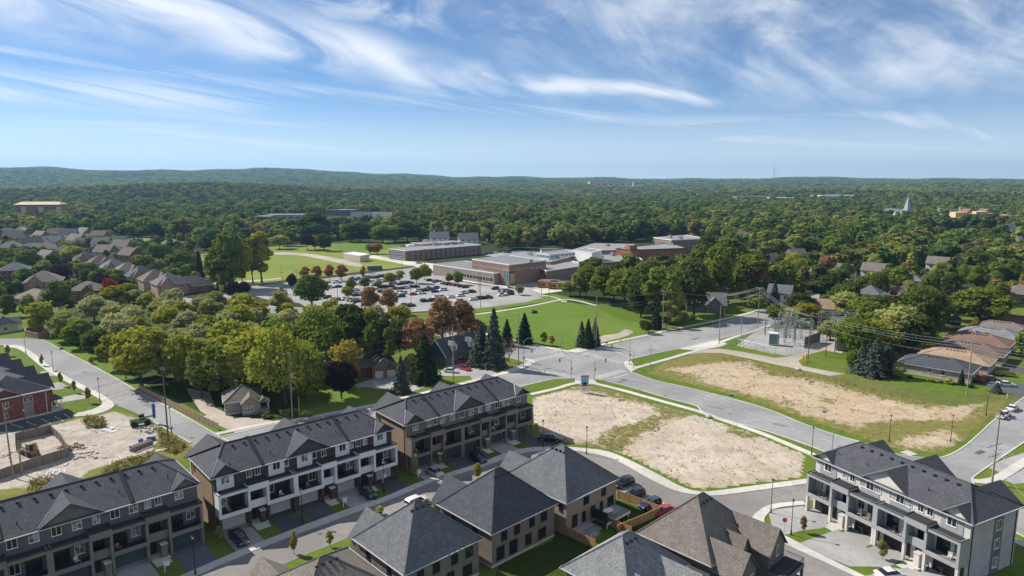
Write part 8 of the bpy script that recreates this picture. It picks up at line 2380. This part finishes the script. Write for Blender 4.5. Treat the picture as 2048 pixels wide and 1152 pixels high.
car((868,690), -20, 'sedan', 'car_silver', 'pale car glimpsed under the rust-brown trees')
# the school car park: too small there to show their parts, one mesh per car
def lot_mesh(kind, paint):
    k = ('lot', kind, paint)
    if k not in _CB:
        b, g = car_shell(kind); n = len(b.v); m = MB(); m.v = b.v + g.v; m.f = list(b.f) + [tuple(i+n for i in f) for f in g.f]; m.m = [0]*len(b.f) + [1]*len(g.f)
        for x, y, r in wheel_parts(kind): m.tube([(x, y*.94-.11, r), (x, y*.94+.11, r)], r, 8, 2)
        _CB[k] = m.mesh('parked_car', [paint, 'car_glass', 'rubber'])
    return _CB[k]
W_, K_, N_, S_, Gy, Ma, Re, Bl, Pu = 'car_white','car_black','car_navy','car_silver','car_grey','car_maroon','car_red','car_blue','car_purple'
LOT = [(673,566,W_),(661,576,W_),(676,575,K_),(706,559.5,N_),(717,560,K_),(730,556,W_),(737,556,K_),(744.5,556.6,N_),(752,556.6,K_),(762,554,N_),(768,553.7,K_),(715,570,W_),(711,581.5,W_),(712,592,K_),(740,567,W_),(746,564.6,W_),(756,564,W_),(765,563,W_),(771,564,S_),(803,548.5,W_),
 (763,575.6,N_),(772,575,K_),(782,574,K_),(800,570,N_),(809,568,Gy),(818,567.6,K_),(790,578.6,Ma),(800,578.6,Ma),(812,577,W_),(823.6,575,K_),(832,575,K_),(797,587,W_),(806,588,W_),(801.7,594,N_),(763.6,585,N_),(826.6,590,Re),(844,588,W_),(850,582.5,K_),(857,579,K_),
 (654,597,N_),(667,600,W_),(678.6,600.6,Gy),(690,600,W_),(700.6,602,W_),(708,603,S_),(715,604,N_),(809,611.5,Gy),(822,613,Pu),(849,603.5,N_),(861,602.8,K_),(859.5,562,K_),(873,565,K_),(884.5,567.6,W_),(892,569,K_),(897.6,570,Ma),(906,571,Ma),(912,572,Re),(921,574,N_),(930,575.7,N_),
 (861,580,N_),(871,578,Bl),(870,584.5,K_),(886,581.5,W_),(874,597,W_),(883,596,W_),(871,611,N_),(921,593,W_),(929,587,W_),(944.5,585,N_),(916.7,604,W_),(946,600.5,W_),(957,598.5,K_),(966.5,597.6,N_),(976,597,K_),(990,579,N_),(1003,583,Gy),(1009,583.7,S_),(1020,584.5,Ma),(1004,592,W_),(1020,589.6,K_),
 (700,567,K_),(722,566,W_),(750,571,W_),(786,566,W_),(793,560,S_),(735,584,Gy),(778,582,S_),(836,583,W_),(902,596,W_),(892,606,Re)]
cnt = {}
rr_ = random.Random(21)
for x, y, c in sorted(LOT):
    i = cnt[c] = cnt.get(c, -1) + 1
    kind = rr_.choice(['sedan','suv','suv','sedan','pickup' if c in (K_, W_) else 'suv'])
    p = P(x, y)
    o = put('parked_car', lot_mesh(kind, c), None, (p.x, p.y, .05), R(33 + rr_.uniform(-4, 4) + rr_.choice((0, 180))))
    only = sum(1 for q in LOT if q[2] == c) == 1
    tag(o, '%s %s parked in the school car park%s' % (PN[c], KN[kind], '' if only else ', %s %s vehicle from the left' % (ordinal(i), PN[c])), 'car', 'cars in the school car park')
for i, (x, y, c) in enumerate([(974,508,N_),(983,507.5,K_),(992,506.5,W_),(1001,505,Bl),(1010,506,S_),(1020,507,K_),(1030,506,W_),(838,527,S_)]):
    p = P(x, y); o = put('parked_car', lot_mesh('suv' if i % 2 else 'sedan', c), None, (p.x, p.y, .05), R(30)); tag(o, '%s car, %s in the row behind the high school' % (PN[c], ordinal(i)) if i < 7 else 'pale car in front of the elementary school', 'car', 'cars behind the high school')
px_sheet('rear_car_park', [(965,510),(1040,500),(1060,505),(985,513)], .04, 'lot_paving')

# ---------------------------------------------------------------- bungalow odds and ends
p = P(1846,716); o = empty('patio_umbrella', (p.x, p.y, 0), 0, 'red patio umbrella in a garden left of the bungalows', 'umbrella')
MB().tube([(0,0,0),(0,0,2.6)], .04, 6).build('pole', 'steel', o)
m = MB(); m.solid([(0,0,2.9)] + [(2.0*math.cos(R(45*i)), 2.0*math.sin(R(45*i)), 2.2) for i in range(8)], [(0, 1+i, 1+(i+1) % 8) for i in range(8)]); m.build('canopy', 'paint_red', o)
p = P(1825,719); tag(MB().box(-1.2, 1.2, -.8, .8, .0, .75).box(-1.3, 1.3, -.9, -.7, .75, 1.2).build('garden_bench', 'trim_white', None, (p.x, p.y, 0), .4), 'white garden furniture beside the red umbrella', 'bench')
p = P(2010,752); o = empty('utility_trailer', (p.x, p.y, 0), R(-25), 'rust-brown utility trailer in the bungalow drive', 'trailer')
MB().box(-2.6, 2.6, -1, 1, .6, .8).box(-2.6, 2.6, -1, -.92, .8, 1.3).box(-2.6, 2.6, .92, 1, .8, 1.3).build('bed', 'digger_buff', o); MB().tube([(2.6,0,.7),(4.0,0,.6)], .06, 5).build('drawbar', 'steel_dark', o)
for s in (-1, 1): MB().tube([(-.3,s*1.05,.4),(-.3,s*1.25,.4)], .4, 10).build('wheel', 'rubber', o)
wood()
# ---------------------------------------------------------------- the air between here and the hills
def haze():
    t = NT('haze_air')
    v = t.N('ShaderNodeVolumePrincipled')
    v.inputs['Color'].default_value = (0.34, 0.64, 1.0, 1)
    v.inputs['Density'].default_value = HAZE
    v.inputs['Anisotropy'].default_value = 0.25
    v.inputs['Density Attribute'].default_value = ''
    t.L(v.outputs[0], t.out.inputs['Volume'])
    t.mat.cycles.homogeneous_volume = True
    m = MB().box(-13000, 13000, -13000, 13000, -60, 330)
    o = m.build('haze', t.mat); tag(o, 'thin blue summer haze lying over the whole landscape', 'haze', None, 'stuff')
HAZE = 6.8e-5
haze()
